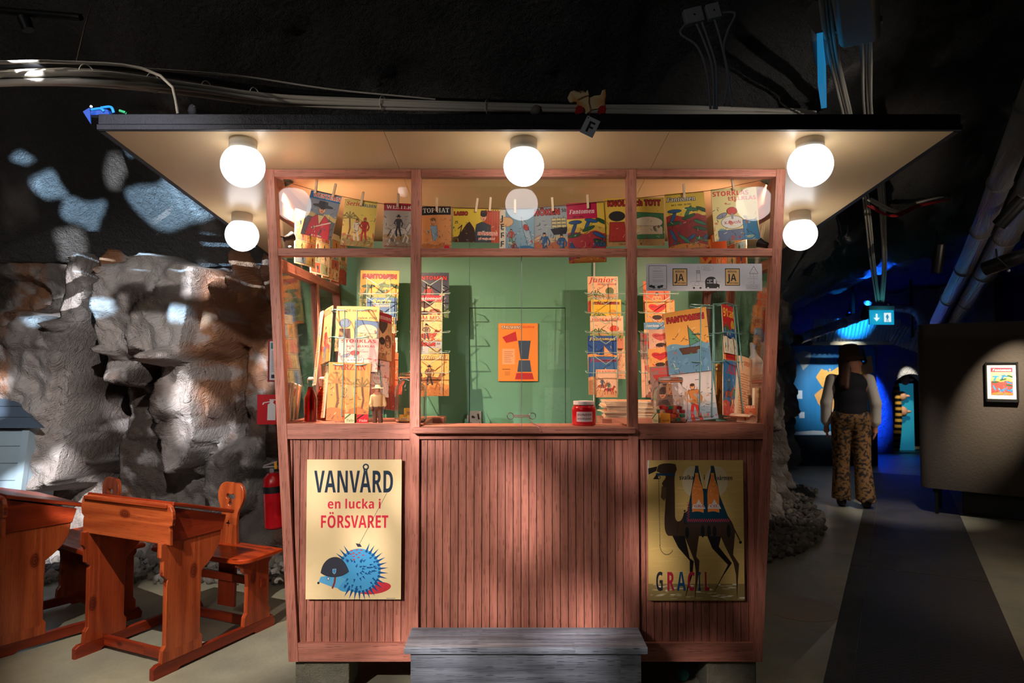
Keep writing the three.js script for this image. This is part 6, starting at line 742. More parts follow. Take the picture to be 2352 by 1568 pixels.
const NETE = (() => { const c = [0, 1, 2, 3, 4, 5, 6, 7].map((q) => [q & 1, q >> 1 & 1, q >> 2]), e = []; for (let a = 0; a < 8; a++) for (let b = a + 1; b < 8; b++) if ([1, 2, 4].includes(a ^ b)) e.push([c[a], c[b]]); return e; })();
// visitor standing in the corridor, back to us, head turned to the right
{
  const p = onFloor(1958, 1163), g = thing('person', 'person in bucket hat, black vest, white sleeves and leopard trousers', 'person', [p.x, 0.0065, p.z], -0.35);
  const legs = [[[-0.085, 0.9, 0], [-0.1, 0.5, 0.0], 0.085, 0.058], [[-0.1, 0.5, 0], [-0.105, 0.09, 0.01], 0.056, 0.038], [[0.085, 0.9, 0], [0.1, 0.5, 0.02], 0.085, 0.058], [[0.1, 0.5, 0.02], [0.12, 0.09, 0.06], 0.056, 0.038]];
  const torso = [[[0, 0.92, 0], [0.15, 0.12, 0.1]], [[0, 1.14, 0.0], [0.135, 0.2, 0.095]], [[0, 1.3, 0.0], [0.17, 0.12, 0.095]], [[0, 1.35, 0], [0, 1.46, -0.01], 0.055, 0.05]];
  const arms = [-1, 1].flatMap((s) => [[[s * 0.165, 1.36, 0], [s * 0.225, 1.1, 0.01], 0.048, 0.038], [[s * 0.225, 1.1, 0.01], [s * 0.235, 0.86, -0.03], 0.038, 0.026]]);
  const face = [[[0.015, 1.535, 0.0], [0.08, 0.115, 0.085]], [[0.045, 1.49, 0.0], [0.05, 0.055, 0.06]], [[0.085, 1.535, -0.0], [0.112, 1.518, -0.0], 0.012, 0.012], [[0.06, 1.46, 0.0], [0.085, 1.455, 0.0], 0.022, 0.018], [[-0.0, 1.53, 0.08], [0.014, 0.03, 0.012]]];
  const hand = (s) => { const o = [], w = [s * 0.237, 0.84, -0.035]; o.push([w, [w[0], 0.795, -0.045], 0.024, 0.03]); for (let i = 0; i < 4; i++) { const z = -0.075 + i * 0.02, l = [0.062, 0.072, 0.068, 0.052][i]; o.push([[w[0], 0.785, z], [w[0] - s * 0.006, 0.785 - l * 0.55, z - 0.002], 0.009, 0.0085]); o.push([[w[0] - s * 0.006, 0.785 - l * 0.55, z - 0.002], [w[0] - s * 0.02, 0.785 - l, z - 0.004], 0.0085, 0.0075]); } o.push([[w[0], 0.81, -0.075], [w[0] - s * 0.008, 0.775, -0.098], 0.011, 0.0095]); o.push([[w[0] - s * 0.008, 0.775, -0.098], [w[0] - s * 0.014, 0.748, -0.1], 0.0095, 0.008]); return o; };
  const SKIN = std({ color: hex(0xc98a6e), roughness: 0.55 }), bodyG = netMesh(field([...legs, ...torso, ...arms, ...face], 0.04), [-0.36, 0.02, -0.2], [0.36, 1.7, 0.2], 0.013);
  const hands = [-1, 1].map((s) => netMesh(field(hand(s), 0.007), [s * 0.237 - 0.06, 0.69, -0.13], [s * 0.237 + 0.06, 0.9, 0.02], 0.0045));
  part('body', join([bodyG, ...hands]), SKIN, g);
  part('lips', netMesh(field([[[0.096, 1.488, -0.012], [0.096, 1.487, 0.012], 0.008, 0.008]], 0.01), [0.06, 1.47, -0.07], [0.12, 1.52, 0.01], 0.004), std({ color: hex(0x9c4a44), roughness: 0.5 }), g); part('eye', [new THREE.SphereGeometry(0.009, 10, 8).translate(0.084, 1.55, 0.036), new THREE.SphereGeometry(0.009, 10, 8).translate(0.084, 1.55, -0.036)], plastic(0x221a16, 0.2), g);
  const spot = (x, y, z) => { const a = fbm(x * 44, y * 60, z * 44, 2), b = vn(x * 90, y * 90, z * 90); return a > 0.56 || (a > 0.47 && b > 0.62) ? [0.022, 0.014, 0.009] : [0.22 + 0.06 * b, 0.11 + 0.03 * b, 0.04]; };
  const legF = field([[[-0.085, 0.93, 0], [-0.1, 0.5, 0.0], 0.115, 0.085], [[-0.1, 0.5, 0], [-0.108, 0.04, 0.01], 0.08, 0.098], [[0.085, 0.93, 0], [0.1, 0.5, 0.02], 0.115, 0.085], [[0.1, 0.5, 0.02], [0.124, 0.05, 0.055], 0.08, 0.1], [[0, 0.93, 0], [0.18, 0.15, 0.135]]], 0.02);
  part('trousers', netMesh((x, y, z) => Math.max(legF(x, y, z), 0.07 + 0.01 * Math.sin(x * 60) - y), [-0.34, 0.0, -0.22], [0.34, 1.1, 0.24], 0.0095, spot), std({ vertexColors: true, roughness: 0.7, color: 0xffffff }), g, 'leopard patterned trousers');
  part('vest', netMesh(field([[[0, 1.0, 0], [0.168, 0.16, 0.125]], [[0, 1.16, 0], [0.165, 0.2, 0.12]], [[0, 1.31, 0], [0.185, 0.12, 0.115]], [[0, 1.38, 0], [0, 1.43, 0], 0.075, 0.06]], 0.03), [-0.26, 0.8, -0.2], [0.26, 1.52, 0.2], 0.012), std({ color: hex(0x0d0f18), roughness: 0.85 }), g, 'black knitted vest');
  part('sleeve', netMesh(field([[[-0.18, 1.35, 0], [-0.238, 1.1, 0.01], 0.062, 0.058], [[-0.238, 1.1, 0.01], [-0.24, 0.91, -0.025], 0.058, 0.055], [[-0.242, 0.91, -0.025], [-0.237, 0.87, -0.03], 0.04, 0.034]], 0.02), [-0.36, 0.8, -0.14], [-0.06, 1.46, 0.14], 0.011), std({ color: hex(0xd9d2c8), roughness: 0.8 }), g, 'white puffed sleeve'); part('sleeve', netMesh(field([[[0.18, 1.35, 0], [0.238, 1.1, 0.01], 0.062, 0.058], [[0.238, 1.1, 0.01], [0.24, 0.91, -0.025], 0.058, 0.055], [[0.242, 0.91, -0.025], [0.237, 0.87, -0.03], 0.04, 0.034]], 0.02), [0.06, 0.8, -0.14], [0.36, 1.46, 0.14], 0.011), std({ color: hex(0xd9d2c8), roughness: 0.8 }), g, 'white puffed sleeve');
  part('hair', netMesh(field([[[-0.025, 1.56, 0.0], [0.085, 0.1, 0.095]], [[-0.06, 1.5, 0.03], [-0.09, 1.3, 0.1], 0.055, 0.03], [[-0.03, 1.48, 0.06], [-0.05, 1.27, 0.12], 0.04, 0.028]], 0.03), [-0.2, 1.2, -0.16], [0.12, 1.72, 0.2], 0.01), std({ color: hex(0x4a2a1a), roughness: 0.6 }), g);
  part('bucket_hat', place(lathe([[0.13, -0.02], [0.133, -0.012], [0.104, 0.035], [0.1, 0.1], [0.085, 0.145], [0.04, 0.16], [0, 0.162]], 28), 0.005, 1.575, 0, 0, 0, 0.12), std({ color: hex(0x5a3f26), roughness: 0.95, side: THREE.DoubleSide, bumpMap: rep(grainT, 3, 3), bumpScale: 0.01 }), g, 'brown fuzzy bucket hat');
  for (const [x, z] of [[-0.108, 0.0], [0.125, 0.05]]) part('shoe', netMesh(field([[[x, 0.045, z + 0.03], [x + 0.01, 0.035, z - 0.12], 0.045, 0.038], [[x, 0.07, z + 0.02], [0.045, 0.06, 0.06]]], 0.02), [x - 0.08, -0.01, z - 0.2], [x + 0.09, 0.16, z + 0.12], 0.009), BLACK, g);
}
// small painted figures in the window
{
  const p = at(867, 960, 3.21), g = thing('figurine', 'carved cowboy figurine with hat on the counter behind the left window', 'figurine', [p.x, SH, p.z], 0.3);
  const f = field([[[-0.012, 0.004, 0], [-0.012, 0.075, 0], 0.010, 0.013], [[0.014, 0.004, 0.004], [0.011, 0.075, 0], 0.010, 0.013], [[0, 0.08, 0], [0, 0.125, 0], 0.021, 0.024], [[-0.026, 0.125, 0], [-0.032, 0.09, 0.006], 0.009, 0.008], [[-0.032, 0.09, 0.006], [-0.028, 0.066, 0.016], 0.008, 0.007], [[0.026, 0.125, 0], [0.034, 0.09, 0.006], 0.009, 0.008], [[0.034, 0.09, 0.006], [0.03, 0.068, 0.016], 0.008, 0.007], [[0, 0.135, 0], [0, 0.146, 0], 0.011, 0.01], [[0, 0.155, 0.002], [0.013, 0.016, 0.014]], [[0, 0.155, 0.014], [0, 0.152, 0.018], 0.004, 0.003]], 0.006);
  part('body', netMesh(f, [-0.055, -0.008, -0.04], [0.055, 0.185, 0.04], 0.0032, (x, y) => y < 0.08 ? [0.12, 0.05, 0.03] : y < 0.134 ? (Math.abs(x) > 0.029 && y < 0.078 ? [0.5, 0.22, 0.12] : [0.62, 0.42, 0.2]) : [0.5, 0.22, 0.12]), std({ vertexColors: true, roughness: 0.6, color: 0xffffff }), g); part('hat', lathe([[0.028, 0.164], [0.026, 0.166], [0.013, 0.167], [0.012, 0.178], [0.006, 0.181], [0, 0.181]], 20), plastic(0xd9b98a, 0.7), g);
  const q = at(1735, 960, 3.44), h = thing('plush_doll', 'white haired plush doll with red scarf at the right end of the counter', 'doll', [q.x, SH, q.z], -0.4); const B = [0.04, 0.03, 0.028];
  const d = field([[[0, 0.05, 0], [0.05, 0.06, 0.045]], [[0, 0.14, 0], [0.045, 0.06, 0.04]], [[0, 0.23, 0.005], [0.036, 0.042, 0.036]], [[-0.042, 0.25, 0], [0.03, 0.03, 0.03]], [[0.042, 0.25, 0], [0.03, 0.03, 0.03]], [[0, 0.285, 0], [0.04, 0.035, 0.036]], [[0, 0.31, 0], [-0.015, 0.38, 0], 0.02, 0.009], [[-0.03, 0.02, 0.02], [-0.03, 0.01, 0.05], 0.018, 0.018], [[0.03, 0.02, 0.02], [0.03, 0.01, 0.05], 0.018, 0.018], [[-0.045, 0.17, 0.01], [-0.06, 0.11, 0.02], 0.015, 0.013], [[0.045, 0.17, 0.01], [0.06, 0.11, 0.02], 0.015, 0.013]], 0.012);
  part('body', netMesh(d, [-0.09, -0.012, -0.07], [0.09, 0.4, 0.08], 0.0055, (x, y, z) => y < 0.11 ? B : y < 0.19 ? [0.75, 0.3, 0.24] : y < 0.262 && z > 0.018 && Math.abs(x) < 0.03 ? [0.8, 0.45, 0.32] : [0.8, 0.76, 0.72]), std({ vertexColors: true, roughness: 0.95, color: 0xffffff }), h); part('scarf', new THREE.TorusGeometry(0.035, 0.011, 8, 20).rotateX(Math.PI / 2).translate(0, 0.19, 0.002), plastic(0xb8202a, 0.9), h);
}
// toys on the roof edge
const RT = ysoff(RZ0) + 0.0645;
{
  const s_ = 2.71 / FOCAL, o = at(1348, 262, 2.712), X = (px) => (px - 1348) * s_, Yp = (py) => (262 - py) * s_;
  const g = thing('toy_dog', 'wooden pull along terrier with red wheels on the roof edge', 'toy', [o.x, RT, -2.712]);
  const out = [[1309, 232], [1304, 222], [1310, 209], [1318, 206], [1328, 209], [1338, 205], [1345, 212], [1350, 204], [1352, 216], [1350, 221], [1356, 223], [1366, 218], [1380, 217], [1384, 206], [1391, 203], [1392, 218], [1389, 230], [1391, 245], [1384, 252], [1376, 247], [1362, 249], [1354, 254], [1346, 260], [1338, 256], [1330, 250], [1324, 242], [1326, 232], [1318, 231], [1312, 233]].map(([x, y]) => [X(x), Yp(y)]);
  const body = extr(shape2(out), 0.012, 0.0015); const p = body.attributes.position, col = []; for (let i = 0; i < p.count; i++) { const x = p.getX(i), y = p.getY(i), n = vn(x * 240, y * 240, 3); const px = x / s_ + 1348, py = 262 - y / s_; let c = [0.62, 0.5, 0.27]; if ((px > 1316 && px < 1332 && py > 214 && py < 242) || (px > 1386 && n > 0.3)) c = [0.55, 0.24, 0.05]; if (n > 0.66 && (py > 243 || px > 1385 || py < 210)) c = [0.1, 0.03, 0.02]; if (Math.abs((py - 236) + (px - 1335) * 0.55) < 2 && px > 1326 && px < 1344) c = [0.04, 0.2, 0.35]; col.push(...c); } body.setAttribute('color', new THREE.Float32BufferAttribute(col, 3));
  part('body', body.translate(0, 0, -0.006), std({ vertexColors: true, roughness: 0.6, color: 0xffffff }), g); part('eye', new THREE.SphereGeometry(0.0022, 8, 6).translate(X(1332), Yp(211), 0.007), BLACK, g);
  for (const x of [1330, 1383]) for (const z of [-0.012, 0.012]) part('wheel', new THREE.CylinderGeometry(0.0162, 0.0162, 0.007, 24).rotateX(Math.PI / 2).translate(X(x), 0.0162, z), plastic(0x9c0f18, 0.5), g);
  part('collar_string', tube([[X(1326), Yp(228), 0.009], [X(1338), Yp(222), 0.01], [X(1351), Yp(219), 0.009], [X(1352), Yp(235), 0.01], [X(1355), Yp(258), 0.016], [X(1352), Yp(270), 0.02]], 0.0014, 40, 5), plastic(0x9c3038, 0.8), g, 'red and white string');
  const q = at(1355, 291, 2.682), tg = solo('letter_tag', frontUV(new THREE.BoxGeometry(33 * s_, 43 * s_, 0.0012)), signTex(128, 168, (c) => { c.fillStyle = '#a8b0b8'; c.fillRect(0, 0, 128, 168); capText(c, 'F', 30, 138, 104, 104, '#12141a'); A.ell(c, 16, 16, 6, 6, '#222'); }), 'white paper tag with a black letter F hanging from the toy dog', 'tag'); tg.position.copy(q); tg.rotation.z = -0.45;
}
{ const bird = (px, py, w, col, belly, beak, label, slim) => { const o = at(px, py, 2.715), g = thing('toy_bird', label, 'toy bird', [o.x, RT, -2.715]), r = w / 2; part('body', lathe([[0, 0], [r * 0.7, 0.001], [r, r * 0.7 * slim], [r * 0.85, r * 1.3 * slim], [r * 0.5, r * 1.75 * slim], [0, r * 2.0 * slim]], 20), std({ color: hex(col), roughness: 0.85 }), g); part('breast', new THREE.SphereGeometry(r * 0.62, 14, 10).scale(1, slim, 0.6).translate(0, r * 0.8 * slim, r * 0.5), std({ color: hex(belly), roughness: 0.85 }), g); part('beak', new THREE.ConeGeometry(r * 0.16, r * 0.5, 8).rotateZ(-1.5).translate(r * 0.75, r * 1.5 * slim, r * 0.2), plastic(beak, 0.5), g); for (const s of [-1, 1]) part('eye', new THREE.SphereGeometry(r * 0.08, 8, 6).translate(r * 0.3, r * 1.6 * slim, s * r * 0.45), BLACK, g); };
  bird(1232, 262, 0.05, 0x6a6662, 0x8a8480, 0xb0503a, 'round grey toy bird on the roof edge left of the dog', 0.85); bird(441, 262, 0.033, 0x17171c, 0xa89080, 0x8a6a50, 'slim black and cream toy bird on the left roof edge', 1.4);
  const o = at(258, 265, 2.73), g = thing('paper_kite', 'crumpled blue plastic toy at the left corner of the roof', 'toy', [o.x, RT, -2.74]); const BL = plastic(0x143a8c, 0.4), LB = plastic(0x1f78c4, 0.35); part('wing', extr(shape2([[-0.09, 0.0], [-0.06, 0.028], [-0.01, 0.02], [0.0, -0.0]]), 0.03, 0.002), BL, g); part('flap', extr(shape2([[-0.092, 0.004], [-0.066, 0.02], [-0.062, -0.02], [-0.06, -0.045]]), 0.006).translate(0, 0, 0.048), BL, g); part('tube', tube([[-0.072, 0.02, 0.03], [-0.035, 0.024, 0.03], [-0.02, 0.012, 0.03]], 0.006, 12, 8), LB, g); part('tube', tube([[-0.04, 0.032, 0.02], [0.0, 0.034, 0.02], [0.012, 0.01, 0.02]], 0.006, 14, 8), LB, g); part('tube', bar([0.035, 0.02, 0.02], [0.06, 0.012, 0.02], 0.006, 8), plastic(0x2c8a5c, 0.4), g); part('ball', new THREE.SphereGeometry(0.006, 12, 8).translate(-0.074, 0.033, 0.03), WHITE, g); }

// ================================================================ floor coverings of the corridor
const CD = V(0.49, 0, -0.872).normalize(), CTURN = -Math.atan2(0.49, 0.872);
{
  const meshT = dataTex(256, 256, (u, v) => { const a = Math.abs(((u + v) * 8) % 1 - 0.5), b = Math.abs(((u - v + 2) * 8) % 1 - 0.5), l = a > 0.44 || b > 0.44 ? 1 : 0, n = pn(u * 32, v * 32, 32, 71); const k = 0.13 + 0.05 * n + l * 0.15; return [k * 1.04, k, k * 0.98]; }, true);
  const plainT = dataTex(256, 256, (u, v) => { const k = 0.15 + 0.06 * pn(u * 8, v * 8, 8, 72) + 0.05 * pn(u * 64, v * 64, 64, 73); return [k * 1.03, k, k * 0.97]; }, true);
  const RUB = std({ map: rep(meshT, 3.2, 3.2), roughness: 0.55 }), RUB2 = std({ map: rep(plainT, 1, 1), roughness: 0.6 });
  const flatUV = (g) => { const p = g.attributes.position, uv = g.attributes.uv; for (let i = 0; i < p.count; i++) uv.setXY(i, p.getX(i), p.getZ(i)); return g; };
  for (const [s0, s1, m, label] of [[-3.4, 2.19, RUB, 'black rubber mat with diamond pattern, nearest the camera'], [2.21, 7.4, RUB2, 'smooth black rubber mat farther along the corridor']]) { const g = thing('rubber_mat', label, 'mat', [1.463, 0, -3.27], CTURN); part('mat_sheet', flatUV(cbox(0.74, 0.006, s1 - s0, 0.12 + 0.37, 0.0032, -(s0 + s1) / 2, 0.002)), m, g); part('edge_strip', flatUV(cbox(0.118, 0.0055, s1 - s0, 0.059, 0.003, -(s0 + s1) / 2, 0.002)), RUB2, g); }
  const d = onFloor(1838, 1397); solo('floor_disc', new THREE.CylinderGeometry(0.225, 0.225, 0.0012, 48).translate(d.x, 0.0008, d.z), std({ color: hex(0x96897c), roughness: 0.6 }), 'pale round sticker on the floor right of the kiosk', 'disc');  // thin pale disc lying on the floor
}
// ================================================================ corridor
const PART = std({ color: hex(0x40372f), roughness: 0.75, bumpMap: rep(grainT, 4, 4), bumpScale: 0.0015 });
const PA = V(4.28, 0, -6.95), PDIR = V(0.768, 0, 0.64).normalize(), PN = V(-0.64, 0, 0.768).normalize(), PTURN = Math.atan2(PN.x, PN.z);
{
  // rounded free end, then the flat face with the framed print
  const s = new THREE.Shape(); s.moveTo(0.0, -0.02); s.quadraticCurveTo(-0.16, -0.02, -0.16, -0.22); s.lineTo(-0.11, -0.22); s.quadraticCurveTo(-0.11, -0.075, 0.02, -0.075); s.lineTo(2.6, -0.075); s.lineTo(2.6, -0.02); s.closePath();
  const g = thing('partition', 'dark brown exhibition partition with a framed print', 'partition', [PA.x, 0, PA.z], PTURN);
  part('panel', place(new THREE.ExtrudeGeometry(s, { depth: 1.67, bevelEnabled: false, curveSegments: 14 }), 0, 1.93, 0, Math.PI / 2), PART, g);
  for (const x of [0.0, 0.75, 1.5, 2.3]) part('leg', cbox(0.03, 0.27, 0.03, x, 0.135, -0.05, 0.003), DARKMETAL, g); part('dark_recess_box', cbox(2.3, 0.34, 0.2, 1.35, 0.17, -0.32, 0.01), BLACK, g);  // black box puts the dark recess below the panel into colour
  const P = PA.clone().addScaledVector(PDIR, 0.57), f = thing('framed_print', 'black framed colour print lit by a spot on the partition', 'picture', [P.x + PN.x * -0.012, 1.345, P.z + PN.z * -0.012], PTURN);
  const w = 0.26, h = 0.385; for (const [bw, bh, x, y] of [[w, 0.014, 0, h / 2 - 0.007], [w, 0.03, 0, -h / 2 + 0.015], [0.014, h, -w / 2 + 0.007, 0], [0.014, h, w / 2 - 0.007, 0]]) part('frame_rail', cbox(bw, bh, 0.02, x, y, 0.011, 0.002), BLACK, f);
  part('mount', cbox(w - 0.02, h - 0.03, 0.006, 0, 0.004, 0.005, 0), std({ color: hex(0xcfc8c4), roughness: 0.7 }), f);
  part('print', frontUV(new THREE.BoxGeometry(0.17, 0.26, 0.002)).translate(0, 0.008, 0.0095), signTex(256, 384, (c, W, H) => drawCover(c, 0, 0, W, H, { p: ['#efc98a', '#e9b05a', '#d24a44', '#2a7fc0', '#3a94cc'], art: 'jungle', band: '#d8344a', bh: 0.16, t: 'Fantomen', tc: '#f3ece0', f: 'i', ty: 0.085 })), f);
}
// side of the corridor with a long row of framed pages
{
  const A0 = V(4.42, 0, -7.2), L = 3.6, face = Math.atan2(-CD.z * -1, -CD.x * -1); const n = V(CD.z, 0, -CD.x); if (n.x > 0) n.negate(); const turn = Math.atan2(n.x, n.z), mid = A0.clone().addScaledVector(CD, L / 2).addScaledVector(n, -0.05);
  const g = thing('display_wall', 'grey display wall of framed pages along the corridor', 'display wall', [mid.x, 0, mid.z], turn); part('panel', cbox(L, 1.5, 0.05, 0, 1.15, 0, 0.004), std({ color: hex(0x3b3d42), roughness: 0.6 }), g); for (const x of [-1.7, -0.6, 0.6, 1.7]) part('leg', cbox(0.04, 0.4, 0.04, x, 0.2, 0, 0.004), DARKMETAL, g);
  for (let i = 0; i < 7; i++) for (let j = 0; j < 3; j++) { const p = A0.clone().addScaledVector(CD, 0.2 + i * 0.48).addScaledVector(n, 0.0); const f = thing('page_frame', `framed page on the corridor display wall, column ${['one', 'two', 'three', 'four', 'five', 'six', 'seven'][i]} from the near end, ${['bottom', 'middle', 'top'][j]} row`, 'frame', [p.x + n.x * 0.001, 0.72 + j * 0.42, p.z + n.z * 0.001], turn); f.userData.group = 'framed pages along the corridor'; part('frame', cbox(0.36, 0.36, 0.03, 0, 0, 0, 0.004), (i + j) % 3 ? BLACK : STEEL, f); part('page', cbox(0.3, 0.3, 0.004, 0, 0, 0.0155, 0), std({ color: hex([0xb9bdc4, 0x9aa0aa, 0xc9c0b0][(i * 2 + j) % 3]), roughness: 0.5 }), f); }
}
// world map wall
{
  const t = canvasTex(1024, 1024, (c, W, H) => {
    c.fillStyle = '#1d6c9c'; c.fillRect(0, 0, W, H); const land = (pts, f) => { c.fillStyle = f; c.beginPath(); pts.forEach(([x, y], i) => { const X = x * W, Y = y * H; i ? c.lineTo(X + (hsh(i, 4, 2) - 0.5) * 14, Y + (hsh(i, 5, 2) - 0.5) * 14) : c.moveTo(X, Y); }); c.closePath(); c.fill(); };
    land([[0.1, 0.1], [0.2, 0.06], [0.3, 0.08], [0.27, 0.2], [0.2, 0.28], [0.16, 0.2]], '#a9a9a2'); land([[0, 0.25], [0.08, 0.3], [0.1, 0.4], [0.04, 0.48], [0, 0.46]], '#c98a3c'); land([[0.34, 0.35], [0.4, 0.26], [0.5, 0.3], [0.58, 0.24], [0.72, 0.16], [0.95, 0.12], [0.98, 0.3], [0.8, 0.36], [0.7, 0.44], [0.6, 0.46], [0.5, 0.5], [0.4, 0.46]], '#d69a44'); land([[0.32, 0.55], [0.4, 0.48], [0.56, 0.5], [0.6, 0.58], [0.52, 0.72], [0.5, 0.86], [0.44, 0.9], [0.42, 0.72], [0.36, 0.64]], '#d0914a'); land([[0.02, 0.66], [0.1, 0.7], [0.12, 0.8], [0.04, 0.95], [0, 0.9]], '#b8943c'); land([[0, 0.97], [0.3, 0.95], [0.7, 0.965], [1, 0.95], [1, 1], [0, 1]], '#d8dcdc');
    c.fillStyle = '#c8ccd2'; c.fillRect(W * 0.1, H * 0.5, 90, 95); c.fillRect(W * 0.15, H * 0.74, 60, 70); c.fillStyle = '#cf9a50'; for (let i = 0; i < 16; i++) A.ell(c, W * (0.4 + 0.5 * hsh(i, 1, 6)), H * (0.2 + 0.35 * hsh(i, 2, 6)), 14, 9, '#cf9a50');
  });
  const x0 = 4.14, x1 = 5.55, g = thing('map_wall', 'large blue world map on a dark free standing wall', 'map', [(x0 + x1) / 2, 0, -10.45]);
  part('wall_panel', cbox(x1 - x0, 1.9, 0.08, 0, 0.95, 0, 0.006), std({ color: hex(0x16222c), roughness: 0.6 }), g); part('map_print', frontUV(new THREE.BoxGeometry(x1 - x0 - 0.03, 1.36, 0.006)).translate(0, 1.14, 0.0435), std({ map: t, roughness: 0.45 }), g);
  solo('glass_screen', cbox(0.42, 1.75, 0.008, 4.55, 0.93, -10.0, 0.001), GLASS, 'upright glass screen before the left part of the map', 'glass screen');
}
// blue end wall with an arched opening
{
  const s = shape2([[-3.4, 0], [3.2, 0], [3.2, 3.6], [-3.4, 3.6]]), h = new THREE.Path(); h.moveTo(1.25, 0.0001); h.lineTo(1.25, 1.05); h.absarc(0.92, 1.05, 0.33, 0, Math.PI, false); h.lineTo(0.59, 0.0001); h.closePath(); s.holes.push(h);
  struct('wall_back', place(new THREE.ExtrudeGeometry(s, { depth: 0.25, bevelEnabled: false }), 6.0, 0, -12.1), std({ color: hex(0x9aa0ac), roughness: 0.85, bumpMap: rep(grainT, 1, 1), bumpScale: 0.03 }), 'plastered end wall with an arched opening, lit blue', 'wall');
  struct('wall_far', cbox(3, 3.2, 0.2, 6.8, 1.6, -13.4, 0), BLACK, 'black wall behind the arched opening', 'wall');
  const g = thing('striped_column', 'curved yellow and black striped column inside the archway', 'column', [6.93, 0, -12.3]); for (let i = 0; i < 26; i++) { const y = i * 0.052, b = 0.07 * Math.sin(y * 2.2) - 0.06; part('stripe', new THREE.CylinderGeometry(0.07 - i * 0.001, 0.072 - i * 0.001, 0.05, 16).translate(b, y + 0.026, 0), i % 2 ? plastic(0x15130f) : plastic(0xd8a94c), g); } part('tip', new THREE.SphereGeometry(0.05, 14, 10).scale(0.7, 1.3, 0.7).translate(0.04, 1.39, 0), plastic(0xc98a6a), g);
  const m = thing('screen_panel', 'turquoise lit panel with round heads inside the archway', 'panel', [7.12, 0, -12.4]); part('lit_screen', cbox(0.26, 1.2, 0.03, 0.02, 0.6, 0, 0.004), std({ color: hex(0x2a9fc0), emissive: new THREE.Color().setRGB(0.006, 0.09, 0.15), emissiveIntensity: 1, roughness: 0.4 }), m); for (const [x, y, r] of [[-0.04, 1.27, 0.085], [-0.1, 0.98, 0.075], [-0.09, 0.7, 0.08]]) { part('head', new THREE.SphereGeometry(r, 18, 14).scale(0.9, 1.15, 0.9).translate(x, y, 0.09), plastic(0xd9a88c, 0.6), m); part('nose', new THREE.SphereGeometry(r * 0.4, 12, 8).scale(1.6, 0.8, 0.8).translate(x + r, y, 0.12), plastic(0xe0b096, 0.6), m); }
}
// corrugated canopy, ducts and cables
const FOIL = std({ color: hex(0xb8babd), roughness: 0.32, metalness: 0.9, bumpMap: rep(grainT, 3, 3), bumpScale: 0.012 });
function corr(w, h, n = 22) { const g = new THREE.PlaneGeometry(w, h, n * 6, 1), p = g.attributes.position; for (let i = 0; i < p.count; i++) p.setZ(i, 0.018 * Math.sin((p.getX(i) / w + 0.5) * n * Math.PI * 2)); g.computeVertexNormals(); return g; }
const CORR = std({ color: hex(0x9aa3a8), roughness: 0.4, metalness: 0.5, side: THREE.DoubleSide });
{ const p = at(1965, 758, 9.8), g = thing('corrugated_canopy', 'corrugated metal canopy above the map wall', 'canopy', [p.x, p.y, p.z]); part('sheet', place(corr(1.25, 0.34, 24), 0, 0, 0, 0.35), CORR, g); part('edge_beam', cbox(1.3, 0.05, 0.05, 0, -0.19, 0.04, 0.004), std({ color: hex(0x8c7a5c), roughness: 0.7 }), g); part('bracket', cbox(0.04, 0.9, 0.04, 0.0, 0.45, -0.06, 0.004), DARKMETAL, g); const q = at(2090, 778, 9.4), k = thing('corrugated_canopy', 'small slanted corrugated sheet right of the exit sign', 'canopy', [q.x, q.y, q.z]); part('sheet', place(corr(0.42, 0.3, 9), 0, 0, 0, 0, -0.7, -0.5), CORR, k); part('bracket', cbox(0.03, 0.8, 0.03, 0.0, 0.42, 0.05, 0.004), DARKMETAL, k); }
const duct = (pts, r, label) => { const g = thing('air_duct', label, 'duct', [0, 0, 0]); part('pipe', tube(pts, r, 60, 18), FOIL, g); const c = new THREE.CatmullRomCurve3(pts); for (let i = 1; i < 6; i++) { const t = i / 6, p = c.getPointAt(t), d = c.getTangentAt(t), T = new THREE.TorusGeometry(r + 0.004, 0.006, 6, 20); T.applyQuaternion(new THREE.Quaternion().setFromUnitVectors(V(0, 0, 1), d)); T.translate(p.x, p.y, p.z); part('joint_ring', T, FOIL, g); } };
duct([at(1835, 779, 8.65), at(1880, 762, 8.9), at(1990, 722, 9.4)], 0.062, 'silver duct sloping up left of the exit sign'); duct([at(2050, 706, 9.4), at(2095, 712, 9.2), at(2118, 740, 8.9), at(2122, 790, 8.7)], 0.055, 'silver duct bending down right of the exit sign');
duct([at(2480, -60, 3.2), at(2330, 330, 4.4), at(2240, 560, 6.0), at(2152, 742, 8.3)], 0.075, 'left one of two silver foil ducts along the corridor ceiling'); duct([at(2600, 0, 3.3), at(2420, 330, 4.4), at(2300, 560, 5.9), at(2192, 742, 8.2)], 0.095, 'right one of two silver foil ducts along the corridor ceiling');
function cables(paths, n, r, mat, label, group, seed, spread) { const R = rnd(seed); for (let i = 0; i < n; i++) { const ox = (i % 3 - 1) * spread + (R() - 0.5) * spread * 0.4, oy = (Math.floor(i / 3) - 0.5) * spread + (R() - 0.5) * spread * 0.4; solo('cable', tube(paths.map((p, k) => V(p.x + ox + (R() - 0.5) * spread * 0.5, p.y + oy + (R() - 0.5) * spread * 0.5, p.z)), r, 70, 6), mat, label, 'cable', group); } }
const CABW = plastic(0xc9c5ba, 0.5), CABR = plastic(0xa51c22, 0.5);
const pA = [at(1892, -40, 3.0), at(1908, 100, 3.5), at(1945, 262, 4.4), at(1985, 430, 6), at(2004, 600, 7.3), at(2016, 690, 8.3)], pB = [at(1985, -40, 3.1), at(1990, 100, 3.6), at(1994, 262, 4.5), at(2024, 430, 6), at(2032, 600, 7.3), at(2026, 690, 8.3)];
